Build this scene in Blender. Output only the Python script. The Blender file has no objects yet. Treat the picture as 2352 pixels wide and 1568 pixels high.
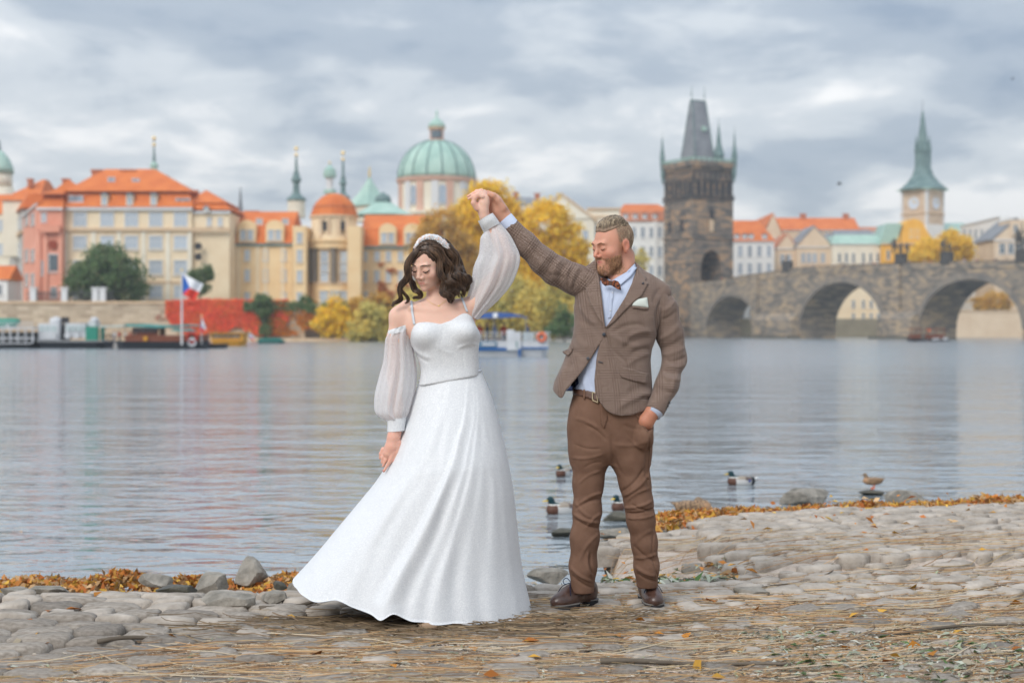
import bpy, bmesh, math, random
import numpy as np
from mathutils import Vector, Matrix, geometry
from mathutils.bvhtree import BVHTree
random.seed(7)
RS = np.random.RandomState(7)
SC = bpy.context.scene
COL = SC.collection
R = math.radians

# ------------------------------------------------------------------ camera, sky, sun, exposure
CZ, F, U0, V0 = 1.33, 3266.0, 1176.0, 759.0     # eye height, focal length and centre in 2352 px photo units
cam_d = bpy.data.cameras.new('camera'); cam = bpy.data.objects.new('camera', cam_d); COL.objects.link(cam)
cam.location = (0, 0, CZ); cam.rotation_euler = (R(90), 0, 0)
cam_d.sensor_width = 36; cam_d.lens = 36 * F / 2352; cam_d.shift_y = -25 / 2352
cam_d.clip_start = .1; cam_d.clip_end = 3000
cam_d.dof.use_dof = True; cam_d.dof.focus_distance = 6.6; cam_d.dof.aperture_fstop = 2.3
SC.camera = cam
SC.view_settings.view_transform = 'Standard'; SC.view_settings.look = 'None'
SC.view_settings.exposure = 0.55; SC.view_settings.gamma = 1.0
SC.cycles.max_bounces = 6; SC.cycles.transparent_max_bounces = 12; SC.cycles.caustics_reflective = False
SC.cycles.caustics_refractive = False; SC.cycles.use_denoising = True
SC.cycles.sample_clamp_indirect = 4

wd = bpy.data.worlds.new('World'); SC.world = wd; wd.use_nodes = True
nt = wd.node_tree; nt.nodes.clear()
def NN(t, typ, **kw):
    n = t.nodes.new(typ)
    for k, v in kw.items():
        if k.startswith('i_'):
            key = k[2:]; key = int(key) if key.isdigit() else key.replace('_', ' ')
            n.inputs[key].default_value = v
        else: setattr(n, k, v)
    return n
def LK(t, a, b): t.links.new(a, b)
def ramp(t, fac, stops, interp='LINEAR'):
    r = t.nodes.new('ShaderNodeValToRGB'); r.color_ramp.interpolation = interp
    e = r.color_ramp.elements
    while len(e) < len(stops): e.new(.5)
    for k, (p, c) in enumerate(stops):
        e[k].position = p; e[k].color = (*c, 1) if len(c) == 3 else c
    LK(t, fac, r.inputs[0]); return r.outputs[0]
def mth(t, op, a, b=None, c=None):
    n = t.nodes.new('ShaderNodeMath'); n.operation = op
    for i, x in enumerate((a, b, c)):
        if x is None: continue
        if isinstance(x, (int, float)): n.inputs[i].default_value = x
        else: LK(t, x, n.inputs[i])
    return n.outputs[0]
def mixc(t, f, a, b, blend='MIX'):
    n = t.nodes.new('ShaderNodeMix'); n.data_type = 'RGBA'; n.blend_type = blend
    for i, x in ((0, f), (6, a), (7, b)):
        if isinstance(x, (int, float)): n.inputs[i].default_value = x
        elif isinstance(x, tuple): n.inputs[i].default_value = (*x, 1) if len(x) == 3 else x
        else: LK(t, x, n.inputs[i])
    return n.outputs[2]
sky = NN(nt, 'ShaderNodeTexSky', sky_type='NISHITA', sun_disc=False, sun_elevation=R(38), sun_rotation=R(212))
tc = NN(nt, 'ShaderNodeTexCoord'); sep = NN(nt, 'ShaderNodeSeparateXYZ'); LK(nt, tc.outputs['Generated'], sep.inputs[0])
zz = mth(nt, 'MAXIMUM', sep.outputs[2], 0.0)
den = mth(nt, 'ADD', zz, .24)
cx = mth(nt, 'DIVIDE', sep.outputs[0], den); cy = mth(nt, 'DIVIDE', sep.outputs[1], den)
cmb = NN(nt, 'ShaderNodeCombineXYZ'); LK(nt, cx, cmb.inputs[0]); LK(nt, cy, cmb.inputs[1])
n1 = NN(nt, 'ShaderNodeTexNoise', i_Scale=1.15, i_Detail=6.0, i_Roughness=.5, i_Distortion=.3); LK(nt, cmb.outputs[0], n1.inputs['Vector'])
mp = NN(nt, 'ShaderNodeMapping'); mp.inputs['Location'].default_value = (3.7, 1.2, 5); LK(nt, cmb.outputs[0], mp.inputs[0])
n2 = NN(nt, 'ShaderNodeTexNoise', i_Scale=3.4, i_Detail=8.0, i_Roughness=.55, i_Distortion=.25); LK(nt, mp.outputs[0], n2.inputs['Vector'])
cl = mth(nt, 'ADD', mth(nt, 'MULTIPLY', n1.outputs[0], .62), mth(nt, 'MULTIPLY', n2.outputs[0], .38))
# overcast sky: slate undersides of the cloud deck, paler between and towards the horizon
hz = mth(nt, 'MULTIPLY', mth(nt, 'SUBTRACT', 1.0, mth(nt, 'MINIMUM', mth(nt, 'MULTIPLY', zz, 5.2), 1.0)), .13)
cl2 = mth(nt, 'ADD', cl, hz)
ccol = ramp(nt, cl2, [(.39, (1.75, 2.2, 2.85)), (.48, (2.6, 3.0, 3.5)), (.55, (3.9, 4.2, 4.5)), (.63, (6.0, 6.0, 6.0))], 'EASE')
SKYB = 1.0
up = mth(nt, 'ADD', 1.0, mth(nt, 'MULTIPLY', zz, 1.5))
vm = NN(nt, 'ShaderNodeVectorMath', operation='SCALE'); LK(nt, ccol, vm.inputs[0]); LK(nt, up, vm.inputs['Scale'])
skc = mixc(nt, .94, sky.outputs[0], vm.outputs[0])
bg = NN(nt, 'ShaderNodeBackground', i_Strength=.1); LK(nt, skc, bg.inputs[0])
wo = NN(nt, 'ShaderNodeOutputWorld'); LK(nt, bg.outputs[0], wo.inputs[0])
sun_d = bpy.data.lights.new('sun', 'SUN'); sun_d.energy = 1.5; sun_d.angle = R(28); sun_d.color = (1, .96, .9)
sun = bpy.data.objects.new('sun', sun_d); COL.objects.link(sun); sun.rotation_euler = (R(52), 0, R(-32))

# ------------------------------------------------------------------ helpers
def W(u, v, y=6.65): return Vector(((u - U0) / F * y, y, CZ - (v - V0) / F * y))
def Z(v, y): return CZ - (v - V0) / F * y
def X(u, y): return (u - U0) / F * y

def bsdf(name):
    m = bpy.data.materials.new(name); m.use_nodes = True
    t = m.node_tree; return m, t, t.nodes['Principled BSDF']
def mat(name, c, c2=None, scale=1.0, rough=.8, bump=0, bscale=None, metal=0, rnd=0, detail=5, obj=True, spec=.3, lo=.35, hi=.65, stretch=None, trans=0):
    """noise-varied principled material; rnd = brightness variation from object to object"""
    m, t, b = bsdf(name)
    b.inputs['Roughness'].default_value = rough; b.inputs['Metallic'].default_value = metal
    b.inputs['Specular IOR Level'].default_value = spec
    co = NN(t, 'ShaderNodeTexCoord').outputs['Object']
    if stretch:
        mp = NN(t, 'ShaderNodeMapping'); mp.inputs['Scale'].default_value = stretch; LK(t, co, mp.inputs[0]); co = mp.outputs[0]
    out = None
    if c2 is not None:
        n = NN(t, 'ShaderNodeTexNoise', i_Scale=scale, i_Detail=float(detail), i_Roughness=.6); LK(t, co, n.inputs['Vector'])
        out = ramp(t, n.outputs[0], [(lo, c), (hi, c2)])
    if rnd:
        oi = NN(t, 'ShaderNodeObjectInfo')
        k = mth(t, 'ADD', 1 - rnd, mth(t, 'MULTIPLY', oi.outputs['Random'], 2 * rnd))
        vm = NN(t, 'ShaderNodeVectorMath', operation='SCALE'); LK(t, k, vm.inputs['Scale'])
        if out is None: vm.inputs[0].default_value = c
        else: LK(t, out, vm.inputs[0])
        out = vm.outputs[0]
    if out is None: b.inputs['Base Color'].default_value = (*c, 1)
    else: LK(t, out, b.inputs['Base Color'])
    if bump:
        n = NN(t, 'ShaderNodeTexNoise', i_Scale=float(bscale or scale * 4), i_Detail=6.0); LK(t, co, n.inputs['Vector'])
        bp = NN(t, 'ShaderNodeBump', i_Strength=1.0, i_Distance=bump); LK(t, n.outputs[0], bp.inputs['Height']); LK(t, bp.outputs[0], b.inputs['Normal'])
    return m

ORG = {}
def tag(o, label=None, cat=None, group=None, kind=None):
    if label: o['label'] = label
    if cat: o['category'] = cat
    if group: o['group'] = group
    if kind: o['kind'] = kind
    return o
def thing(name, label, cat, loc=(0, 0, 0), group=None):
    o = bpy.data.objects.new(name, None); o.empty_display_size = .2; COL.objects.link(o); o.location = loc
    ORG[o.name] = Vector(loc); return tag(o, label, cat, group)
def org(p): return ORG.get(p.name, Vector((0, 0, 0))) if p is not None else Vector((0, 0, 0))
def link(me, name, parent=None, origin=None, m=None, smooth=False, loc=None):
    """link a mesh whose vertices are in world coordinates; its own origin becomes parent's origin or 'origin'"""
    off = org(parent) if parent is not None else Vector(origin or (0, 0, 0))
    if off.length > 0: me.transform(Matrix.Translation(-off))
    o = bpy.data.objects.new(name, me); COL.objects.link(o)
    if parent is not None: o.parent = parent
    else: o.location = off
    ORG[o.name] = off
    if m is not None and not len(me.materials): me.materials.append(m)
    if smooth: me.polygons.foreach_set('use_smooth', np.ones(len(me.polygons), bool))
    return o
def place(me, name, parent, loc, rz=0, scale=None):
    """shared mesh at a world location under parent"""
    o = bpy.data.objects.new(name, me); COL.objects.link(o)
    o.parent = parent; o.location = Vector(loc) - org(parent); o.rotation_euler = (0, 0, rz)
    if scale: o.scale = scale
    ORG[o.name] = Vector(loc); return o
def pydata(name, V, Fc, m=None):
    me = bpy.data.meshes.new(name); V = np.asarray(V, np.float32)
    if isinstance(Fc, np.ndarray):
        n, k = Fc.shape
        me.vertices.add(len(V)); me.vertices.foreach_set('co', V.ravel())
        me.loops.add(n * k); me.loops.foreach_set('vertex_index', Fc.astype(np.int32).ravel())
        me.polygons.add(n); me.polygons.foreach_set('loop_start', np.arange(0, n * k, k, dtype=np.int32))
        me.update(calc_edges=True)
    else: me.from_pydata([tuple(v) for v in V], [], Fc); me.update()
    if m is not None: me.materials.append(m)
    return me

class MB:
    def __init__(s): s.v = []; s.f = []; s.mi = []; s.cur = 0
    def add(s, vs, fs):
        o = len(s.v); s.v += [tuple(v) for v in vs]; s.f += [tuple(i + o for i in f) for f in fs]; s.mi += [s.cur] * len(fs); return s
    def box(s, x0, x1, y0, y1, z0, z1, T=None):
        vs = [Vector(p) for p in ((x0, y0, z0), (x1, y0, z0), (x1, y1, z0), (x0, y1, z0), (x0, y0, z1), (x1, y0, z1), (x1, y1, z1), (x0, y1, z1))]
        if T: vs = [T @ v for v in vs]
        return s.add(vs, [(0, 3, 2, 1), (4, 5, 6, 7), (0, 1, 5, 4), (1, 2, 6, 5), (2, 3, 7, 6), (3, 0, 4, 7)])
    def frus(s, r0, r1, z0, z1, T=None):
        """frustum from rect r0=(x0,x1,y0,y1) at z0 to r1 at z1"""
        q = lambda r, z: [Vector(p) for p in ((r[0], r[2], z), (r[1], r[2], z), (r[1], r[3], z), (r[0], r[3], z))]
        vs = q(r0, z0) + q(r1, z1)
        if T: vs = [T @ v for v in vs]
        return s.add(vs, [(0, 3, 2, 1), (4, 5, 6, 7), (0, 1, 5, 4), (1, 2, 6, 5), (2, 3, 7, 6), (3, 0, 4, 7)])
    def prism(s, poly, y0, y1, T=None):
        """poly in (x,z), extruded along y"""
        n = len(poly); vs = [Vector((x, y0, z)) for x, z in poly] + [Vector((x, y1, z)) for x, z in poly]
        if T: vs = [T @ v for v in vs]
        return s.add(vs, [tuple(range(n)), tuple(range(2 * n - 1, n - 1, -1))] + [(i, i + n, (i + 1) % n + n, (i + 1) % n) for i in range(n)])
    def lathe(s, prof, n=16, c=(0, 0), cap=True, T=None, a0=0):
        """prof = [(r,z)]"""
        vs = []
        for r, z in prof:
            for k in range(n):
                a = 2 * math.pi * k / n + a0; vs.append(Vector((c[0] + r * math.cos(a), c[1] + r * math.sin(a), z)))
        if T: vs = [T @ v for v in vs]
        fs = [(j * n + k, j * n + (k + 1) % n, (j + 1) * n + (k + 1) % n, (j + 1) * n + k) for j in range(len(prof) - 1) for k in range(n)]
        if cap: fs += [tuple(range(n - 1, -1, -1)), tuple(range((len(prof) - 1) * n, len(prof) * n))]
        return s.add(vs, fs)
    def tube(s, pts, rs, n=6, cap=True):
        pts = [Vector(p) for p in pts]
        if isinstance(rs, (int, float)): rs = [rs] * len(pts)
        vs = []; up = Vector((.13, .21, 1)).normalized()
        for i, p in enumerate(pts):
            d = (pts[min(i + 1, len(pts) - 1)] - pts[max(i - 1, 0)]).normalized()
            a = d.cross(up)
            if a.length < 1e-3: a = d.cross(Vector((1, 0, 0)))
            a.normalize(); b = d.cross(a)
            for k in range(n):
                t = 2 * math.pi * k / n; vs.append(p + (a * math.cos(t) + b * math.sin(t)) * rs[i])
        fs = [(j * n + k, j * n + (k + 1) % n, (j + 1) * n + (k + 1) % n, (j + 1) * n + k) for j in range(len(pts) - 1) for k in range(n)]
        if cap: fs += [tuple(range(n - 1, -1, -1)), tuple(range((len(pts) - 1) * n, len(pts) * n))]
        return s.add(vs, fs)
    def build(s, name, m, parent=None, origin=None, smooth=False):
        me = pydata(name, s.v, s.f)
        for mm in (m if isinstance(m, (list, tuple)) else [m]): me.materials.append(mm)
        if isinstance(m, (list, tuple)): me.polygons.foreach_set('material_index', np.array(s.mi, np.int32))
        if parent is None and origin is None:
            a = np.array(s.v); origin = (float(a[:, 0].mean()), float(a[:, 1].mean()), float(a[:, 2].min()))
        return link(me, name, parent, origin, smooth=smooth)
def copy_tree(o, parent=None):
    c = o.copy(); COL.objects.link(c)
    if parent is not None: c.parent = parent
    for ch in o.children: copy_tree(ch, c)
    return c

# ---- signed-distance modelling: smooth unions meshed by surface nets
def smin(a, b, k):
    h = np.clip(.5 + .5 * (b - a) / k, 0, 1); return b + (a - b) * h - k * h * (1 - h)
def smax(a, b, k): return -smin(-a, -b, k)
def ell(P, c, r):
    c = np.asarray(c, np.float32); r = np.asarray(r, np.float32)
    q = (P - c) / r; k = np.sqrt((q * q).sum(1)); g = np.sqrt(((q / r) ** 2).sum(1)) + 1e-9
    return k * (k - 1) / g
def cap_(P, a, b, ra, rb=None):
    rb = ra if rb is None else rb
    a = np.asarray(a, np.float32); b = np.asarray(b, np.float32); ba = b - a
    t = np.clip(((P - a) @ ba) / (ba @ ba + 1e-12), 0, 1)
    return np.linalg.norm(P - a - t[:, None] * ba, axis=1) - (ra + (rb - ra) * t)
def chain(P, pts, k=.02):
    """pts = [(x,y,z,r)...]"""
    d = None
    for p, q in zip(pts[:-1], pts[1:]):
        e = cap_(P, p[:3], q[:3], p[3], q[3]); d = e if d is None else smin(d, e, k)
    return d
def herm(x, xs, ys):
    xs = np.asarray(xs, float); ys = np.asarray(ys, float)
    m = np.gradient(ys, xs); i = np.clip(np.searchsorted(xs, x) - 1, 0, len(xs) - 2)
    h = xs[i + 1] - xs[i]; t = np.clip((x - xs[i]) / h, 0, 1)
    return ((2 * t**3 - 3 * t**2 + 1) * ys[i] + (t**3 - 2 * t**2 + t) * h * m[i] + (-2 * t**3 + 3 * t**2) * ys[i + 1] + (t**3 - t**2) * h * m[i + 1])
def loftz(P, rows, n=2.3):
    """rows = [(z, cx, cy, rx, ry)] ascending z; superelliptic sections"""
    rows = sorted(rows); zs = [r[0] for r in rows]; z = P[:, 2]
    cx, cy, rx, ry = (herm(z, zs, [r[k] for r in rows]) for k in (1, 2, 3, 4))
    q = (np.abs((P[:, 0] - cx) / rx) ** n + np.abs((P[:, 1] - cy) / ry) ** n) ** (1 / n)
    d = (q - 1) * np.minimum(rx, ry)
    return np.maximum(d, np.maximum(zs[0] - z, z - zs[-1]))
def poly2(px, pz, poly):
    """signed distance to a polygon in the x-z plane (negative inside)"""
    d = np.full(px.shape, 1e9); s = np.ones(px.shape); n = len(poly)
    for i in range(n):
        ax, az = poly[i]; bx, bz = poly[i - 1]; ex, ez = bx - ax, bz - az; wx, wz = px - ax, pz - az
        t = np.clip((wx * ex + wz * ez) / (ex * ex + ez * ez + 1e-12), 0, 1)
        d = np.minimum(d, (wx - ex * t) ** 2 + (wz - ez * t) ** 2)
        c1 = pz >= az; c2 = pz < bz; c3 = ex * wz > ez * wx
        s = np.where((c1 & c2 & c3) | (~c1 & ~c2 & ~c3), -s, s)
    return s * np.sqrt(d)
def snet(f, lo, hi, h):
    lo = np.array(lo, float); hi = np.array(hi, float); K = 4
    nb = np.maximum(np.ceil((hi - lo) / (h * K)).astype(int), 1)
    cg = np.stack(np.meshgrid(*[lo[i] + (np.arange(nb[i]) + .5) * h * K for i in range(3)], indexing='ij'), -1).reshape(-1, 3).astype(np.float32)
    cv = f(cg).reshape(nb)
    N = nb * K
    A = np.repeat(np.repeat(np.repeat(cv, K, 0), K, 1), K, 2).astype(np.float32)
    A = np.where(A > 0, 1., -1.).astype(np.float32)
    act = np.argwhere(np.abs(cv) < h * K * 1.9)
    off = np.stack(np.meshgrid(*[np.arange(K)] * 3, indexing='ij'), -1).reshape(-1, 3)
    for s0 in range(0, len(act), 6000):
        a = act[s0:s0 + 6000]; idx = (a[:, None, :] * K + off[None]).reshape(-1, 3)
        A[idx[:, 0], idx[:, 1], idx[:, 2]] = f((lo + (idx + .5) * h).astype(np.float32))
    ins = A < 0
    cs = [(i, j, k) for i in (0, 1) for j in (0, 1) for k in (0, 1)]
    sl = lambda B, c: B[c[0]:N[0] - 1 + c[0], c[1]:N[1] - 1 + c[1], c[2]:N[2] - 1 + c[2]]
    cnt = sum(sl(ins, c).astype(np.int8) for c in cs)
    mask = (cnt > 0) & (cnt < 8); cell = np.argwhere(mask)
    vals = np.stack([A[cell[:, 0] + c[0], cell[:, 1] + c[1], cell[:, 2] + c[2]] for c in cs], 1)
    acc = np.zeros((len(cell), 3)); num = np.zeros(len(cell))
    for a in range(8):
        for b in range(a + 1, 8):
            if sum(abs(cs[a][i] - cs[b][i]) for i in range(3)) != 1: continue
            va, vb = vals[:, a], vals[:, b]; x = (va < 0) != (vb < 0)
            t = np.where(x, va / np.where(x, va - vb, 1), 0)
            p = np.array(cs[a]) + t[:, None] * (np.array(cs[b]) - np.array(cs[a])); acc += p * x[:, None]; num += x
    V = lo + (cell + acc / num[:, None] + .5) * h
    vid = -np.ones(mask.shape, np.int64); vid[mask] = np.arange(len(cell))
    Fs = []
    for ax in range(3):
        b, c = (ax + 1) % 3, (ax + 2) % 3
        s0 = [slice(None)] * 3; s1 = [slice(None)] * 3; s0[ax] = slice(0, N[ax] - 1); s1[ax] = slice(1, N[ax])
        e = ins[tuple(s0)] != ins[tuple(s1)]; E = np.argwhere(e)
        E = E[(E[:, b] > 0) & (E[:, c] > 0) & (E[:, b] < N[b] - 1) & (E[:, c] < N[c] - 1)]
        if not len(E): continue
        sgn = ins[tuple(s0)][tuple(E.T)]; q = []
        for db, dc in ((-1, -1), (0, -1), (0, 0), (-1, 0)):
            G = E.copy(); G[:, b] += db; G[:, c] += dc; q.append(vid[G[:, 0], G[:, 1], G[:, 2]])
        q = np.stack(q, 1); q = np.where(sgn[:, None], q, q[:, ::-1]); Fs.append(q[(q >= 0).all(1)])
    return V, np.concatenate(Fs)
def vnorm(V, Fq):
    n = np.cross(V[Fq[:, 2]] - V[Fq[:, 0]], V[Fq[:, 3]] - V[Fq[:, 1]]); out = np.zeros_like(V)
    for k in range(4): np.add.at(out, Fq[:, k], n)
    return out / (np.linalg.norm(out, axis=1)[:, None] + 1e-12)
def relax(V, Fq, it=2, a=.5):
    for _ in range(it):
        s = np.zeros_like(V); c = np.zeros(len(V))
        for k in range(4):
            i, j = Fq[:, k], Fq[:, (k + 1) % 4]
            np.add.at(s, i, V[j]); np.add.at(c, i, 1); np.add.at(s, j, V[i]); np.add.at(c, j, 1)
        V = V * (1 - a) + a * s / np.maximum(c, 1)[:, None]
    return V
def paint(me, C, name='col'):
    at = me.color_attributes.new(name, 'FLOAT_COLOR', 'POINT')
    at.data.foreach_set('color', np.concatenate([np.clip(C, 0, None), np.ones((len(C), 1))], 1).astype(np.float32).ravel())
def vecattr(me, name, A):
    at = me.attributes.new(name, 'FLOAT_VECTOR', 'POINT'); at.data.foreach_set('vector', np.asarray(A, np.float32).ravel())
def folds(V, Nn, items, y=6.65):
    """soft ridges and creases: items = (u0,v0,u1,v1,width,amp) in photo units at distance y; moved along the normal, camera side only"""
    uu = V[:, 0] / V[:, 1] * F + U0; vv = V0 + (CZ - V[:, 2]) / V[:, 1] * F
    d = np.zeros(len(V)); front = np.clip(-Nn[:, 1] * 2 + .3, 0, 1)
    for u0, v0, u1, v1, w, a in items:
        ex, ez = u1 - u0, v1 - v0; L2 = ex * ex + ez * ez; t = ((uu - u0) * ex + (vv - v0) * ez) / L2; tc = np.clip(t, 0, 1)
        bend = math.sqrt(L2) * .08 * np.sin(tc * math.pi)
        nx, nz = -ez / math.sqrt(L2), ex / math.sqrt(L2)
        dist = np.hypot(uu - u0 - ex * tc - nx * bend, vv - v0 - ez * tc - nz * bend)
        d += a * np.exp(-(dist / w) ** 2) * np.clip(np.minimum(tc, 1 - tc) * 6 + .25, 0, 1)
    return V + Nn * (d * front)[:, None]
def sinnoise(P, f, seed=0, oct=3):
    r = np.random.RandomState(seed); o = np.zeros(len(P)); a = 1.
    for _ in range(oct):
        for _ in range(3):
            k = r.normal(size=3); k *= f / np.linalg.norm(k); o += a * np.sin(P @ k + r.rand() * 6.28 + 1.3 * np.sin(P @ np.roll(k, 1) + r.rand() * 6))
        f *= 2.1; a *= .5
    return o / 5
# ------------------------------------------------------------------ far side: materials
WZ = -.30                                            # water level
m_cream = mat('cream_render', (.76, .6, .4), (.82, .68, .48), .25, .85, .01)
m_cream2 = mat('pale_render', (.74, .67, .54), (.82, .76, .63), .25, .85, .01)
m_yell = mat('yellow_render', (.78, .55, .3), (.84, .64, .38), .3, .85, .01)
m_pink = mat('salmon_render', (.72, .3, .2), (.8, .38, .27), .3, .85, .01)
m_white = mat('white_render', (.78, .77, .74), (.85, .84, .81), .3, .85, .01)
m_ochre = mat('ochre_render', (.8, .4, .05), (.86, .48, .08), .3, .85, .01)
m_beige = mat('beige_render', (.64, .48, .33), (.72, .57, .41), .3, .85, .01)
m_grey = mat('grey_render', (.4, .38, .35), (.5, .47, .43), .3, .85, .01)
m_trim = mat('stone_trim', (.6, .42, .26), (.66, .5, .34), .6, .8)
m_trimw = mat('white_trim', (.66, .66, .66), None, rough=.7)
def roofmat(name, a, b):
    m, t, bs = bsdf(name); bs.inputs['Roughness'].default_value = .75
    co = NN(t, 'ShaderNodeTexCoord').outputs['Object']
    n = NN(t, 'ShaderNodeTexNoise', i_Scale=.5, i_Detail=8.0); LK(t, co, n.inputs['Vector'])
    w = NN(t, 'ShaderNodeTexWave', i_Scale=1.0, i_Distortion=.3, bands_direction='Z'); LK(t, co, w.inputs['Vector'])
    c = ramp(t, n.outputs[0], [(.3, a), (.7, b)])
    LK(t, c, bs.inputs['Base Color'])
    bp = NN(t, 'ShaderNodeBump', i_Distance=.08, i_Strength=.6); LK(t, w.outputs[0], bp.inputs['Height']); LK(t, bp.outputs[0], bs.inputs['Normal'])
    return m
m_tile = roofmat('orange_tiles', (.56, .125, .02), (.68, .19, .035))
m_tile2 = roofmat('old_red_tiles', (.4, .13, .06), (.56, .22, .11))
m_patina = mat('green_copper', (.3, .46, .4), (.44, .6, .52), .3, .6)
m_patina_d = mat('dark_green_copper', (.1, .17, .17), (.17, .25, .245), .5, .6)
m_slate = mat('slate_roof', (.17, .18, .2), (.25, .26, .28), .4, .55)
m_gold = mat('gilding', (.85, .62, .25), None, rough=.35, metal=.6)
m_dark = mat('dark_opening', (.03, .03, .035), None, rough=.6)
m_pane = mat('window_glass', (.3, .36, .43), None, rough=.15, rnd=.25, spec=.6)  # base colour carries the reflected horizon and river
m_panel = mat('painted_sky_glass', (.44, .5, .56), None, rough=.15, rnd=.18, spec=.6)  # paler still: reflected sky painted into the base colour
m_paned = mat('dim_window_glass', (.1, .13, .15), None, rough=.15, rnd=.3, spec=.6)
m_brick = mat('chimney_brick', (.42, .14, .07), (.5, .2, .1), 1, .85)
def blocky(name, cs, bw, bh, scale_noise=.3):
    m, t, bs = bsdf(name); bs.inputs['Roughness'].default_value = .85
    g = NN(t, 'ShaderNodeTexCoord').outputs['Object']
    s = NN(t, 'ShaderNodeSeparateXYZ'); LK(t, g, s.inputs[0])
    h = mth(t, 'ADD', s.outputs[0], mth(t, 'MULTIPLY', s.outputs[1], -.6)); cb = NN(t, 'ShaderNodeCombineXYZ'); LK(t, h, cb.inputs[0]); LK(t, s.outputs[2], cb.inputs[1])
    br = NN(t, 'ShaderNodeTexBrick', i_Scale=1.0, i_Mortar_Size=.03, i_Brick_Width=bw, i_Row_Height=bh, i_Bias=0.0)
    LK(t, cb.outputs[0], br.inputs['Vector']); br.inputs['Color1'].default_value = (0, 0, 0, 1); br.inputs['Color2'].default_value = (1, 1, 1, 1); br.inputs['Mortar'].default_value = (.3, .3, .3, 1)
    n = NN(t, 'ShaderNodeTexNoise', i_Scale=scale_noise, i_Detail=6.0); LK(t, g, n.inputs['Vector'])
    f = mth(t, 'ADD', mth(t, 'MULTIPLY', br.outputs[0], .36), mth(t, 'MULTIPLY', n.outputs[0], .64))
    LK(t, ramp(t, f, cs), bs.inputs['Base Color'])
    bp = NN(t, 'ShaderNodeBump', i_Distance=.1, i_Strength=.7); LK(t, br.outputs[0], bp.inputs['Height']); LK(t, bp.outputs[0], bs.inputs['Normal'])
    return m
m_tower = blocky('sooty_sandstone', [(.28, (.08, .075, .07)), (.43, (.15, .125, .105)), (.54, (.23, .175, .13)), (.7, (.46, .28, .15))], 1.5, .6)
m_towerd = blocky('black_sandstone', [(.3, (.035, .035, .038)), (.5, (.065, .058, .055)), (.7, (.2, .13, .085))], 1.3, .6)
m_bridge = blocky('bridge_sandstone', [(.26, (.13, .12, .11)), (.42, (.21, .185, .155)), (.54, (.31, .25, .19)), (.72, (.48, .35, .22))], 1.3, .5, .3)
m_quay = blocky('quay_stone', [(.3, (.36, .28, .2)), (.5, (.48, .39, .28)), (.7, (.58, .48, .36))], 1.6, .6)

# window kit: frame mesh shared by size, pane as its child
WCACHE = {}
def win_mesh(w, h, style):
    key = (round(w, 1), round(h, 1), style)
    if key in WCACHE: return WCACHE[key]
    f = MB(); s = .16 if w > 1.2 else .1
    hw = w / 2
    f.box(-hw - s, -hw, -.14, .03, -s, h); f.box(hw, hw + s, -.14, .03, -s, h)
    f.box(-hw - s - .1, hw + s + .1, -.22, .03, -s - .16, -s)
    if style == 'arch':
        n = 8
        for k in range(n):
            a, b = math.pi * k / n, math.pi * (k + 1) / n; ro = hw + s
            f.prism([(hw * math.cos(a), h + hw * math.sin(a)), (ro * math.cos(a), h + ro * math.sin(a)), (ro * math.cos(b), h + ro * math.sin(b)), (hw * math.cos(b), h + hw * math.sin(b))], -.14, .03)
        pane = [(-hw, 0), (hw, 0)] + [(hw * math.cos(math.pi * k / n), h + hw * math.sin(math.pi * k / n)) for k in range(n + 1)]
        top = h + hw
    else:
        f.box(-hw - s - .08, hw + s + .08, -.2, .03, h, h + s); pane = [(-hw, 0), (hw, 0), (hw, h), (-hw, h)]; top = h
    t = .07
    nm = {'quad': 3, 'arch': 1, 'plain': 1, 'none': 0, 'slit': 0}[style]
    for k in range(nm):
        x = -hw + w * (k + 1) / (nm + 1); f.box(x - t / 2, x + t / 2, -.09, -.03, 0, top - .02)
    if nm: f.box(-hw, hw, -.085, -.035, h * .62 - t / 2, h * .62 + t / 2)
    me = pydata('window_frame', f.v, f.f, m_trimw)
    p = MB().prism(pane, -.05, -.01); mp = {}
    for g in (m_pane, m_panel, m_paned): mp[g.name] = pydata('pane', p.v, p.f, g)
    WCACHE[key] = (me, mp); return WCACHE[key]

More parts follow.
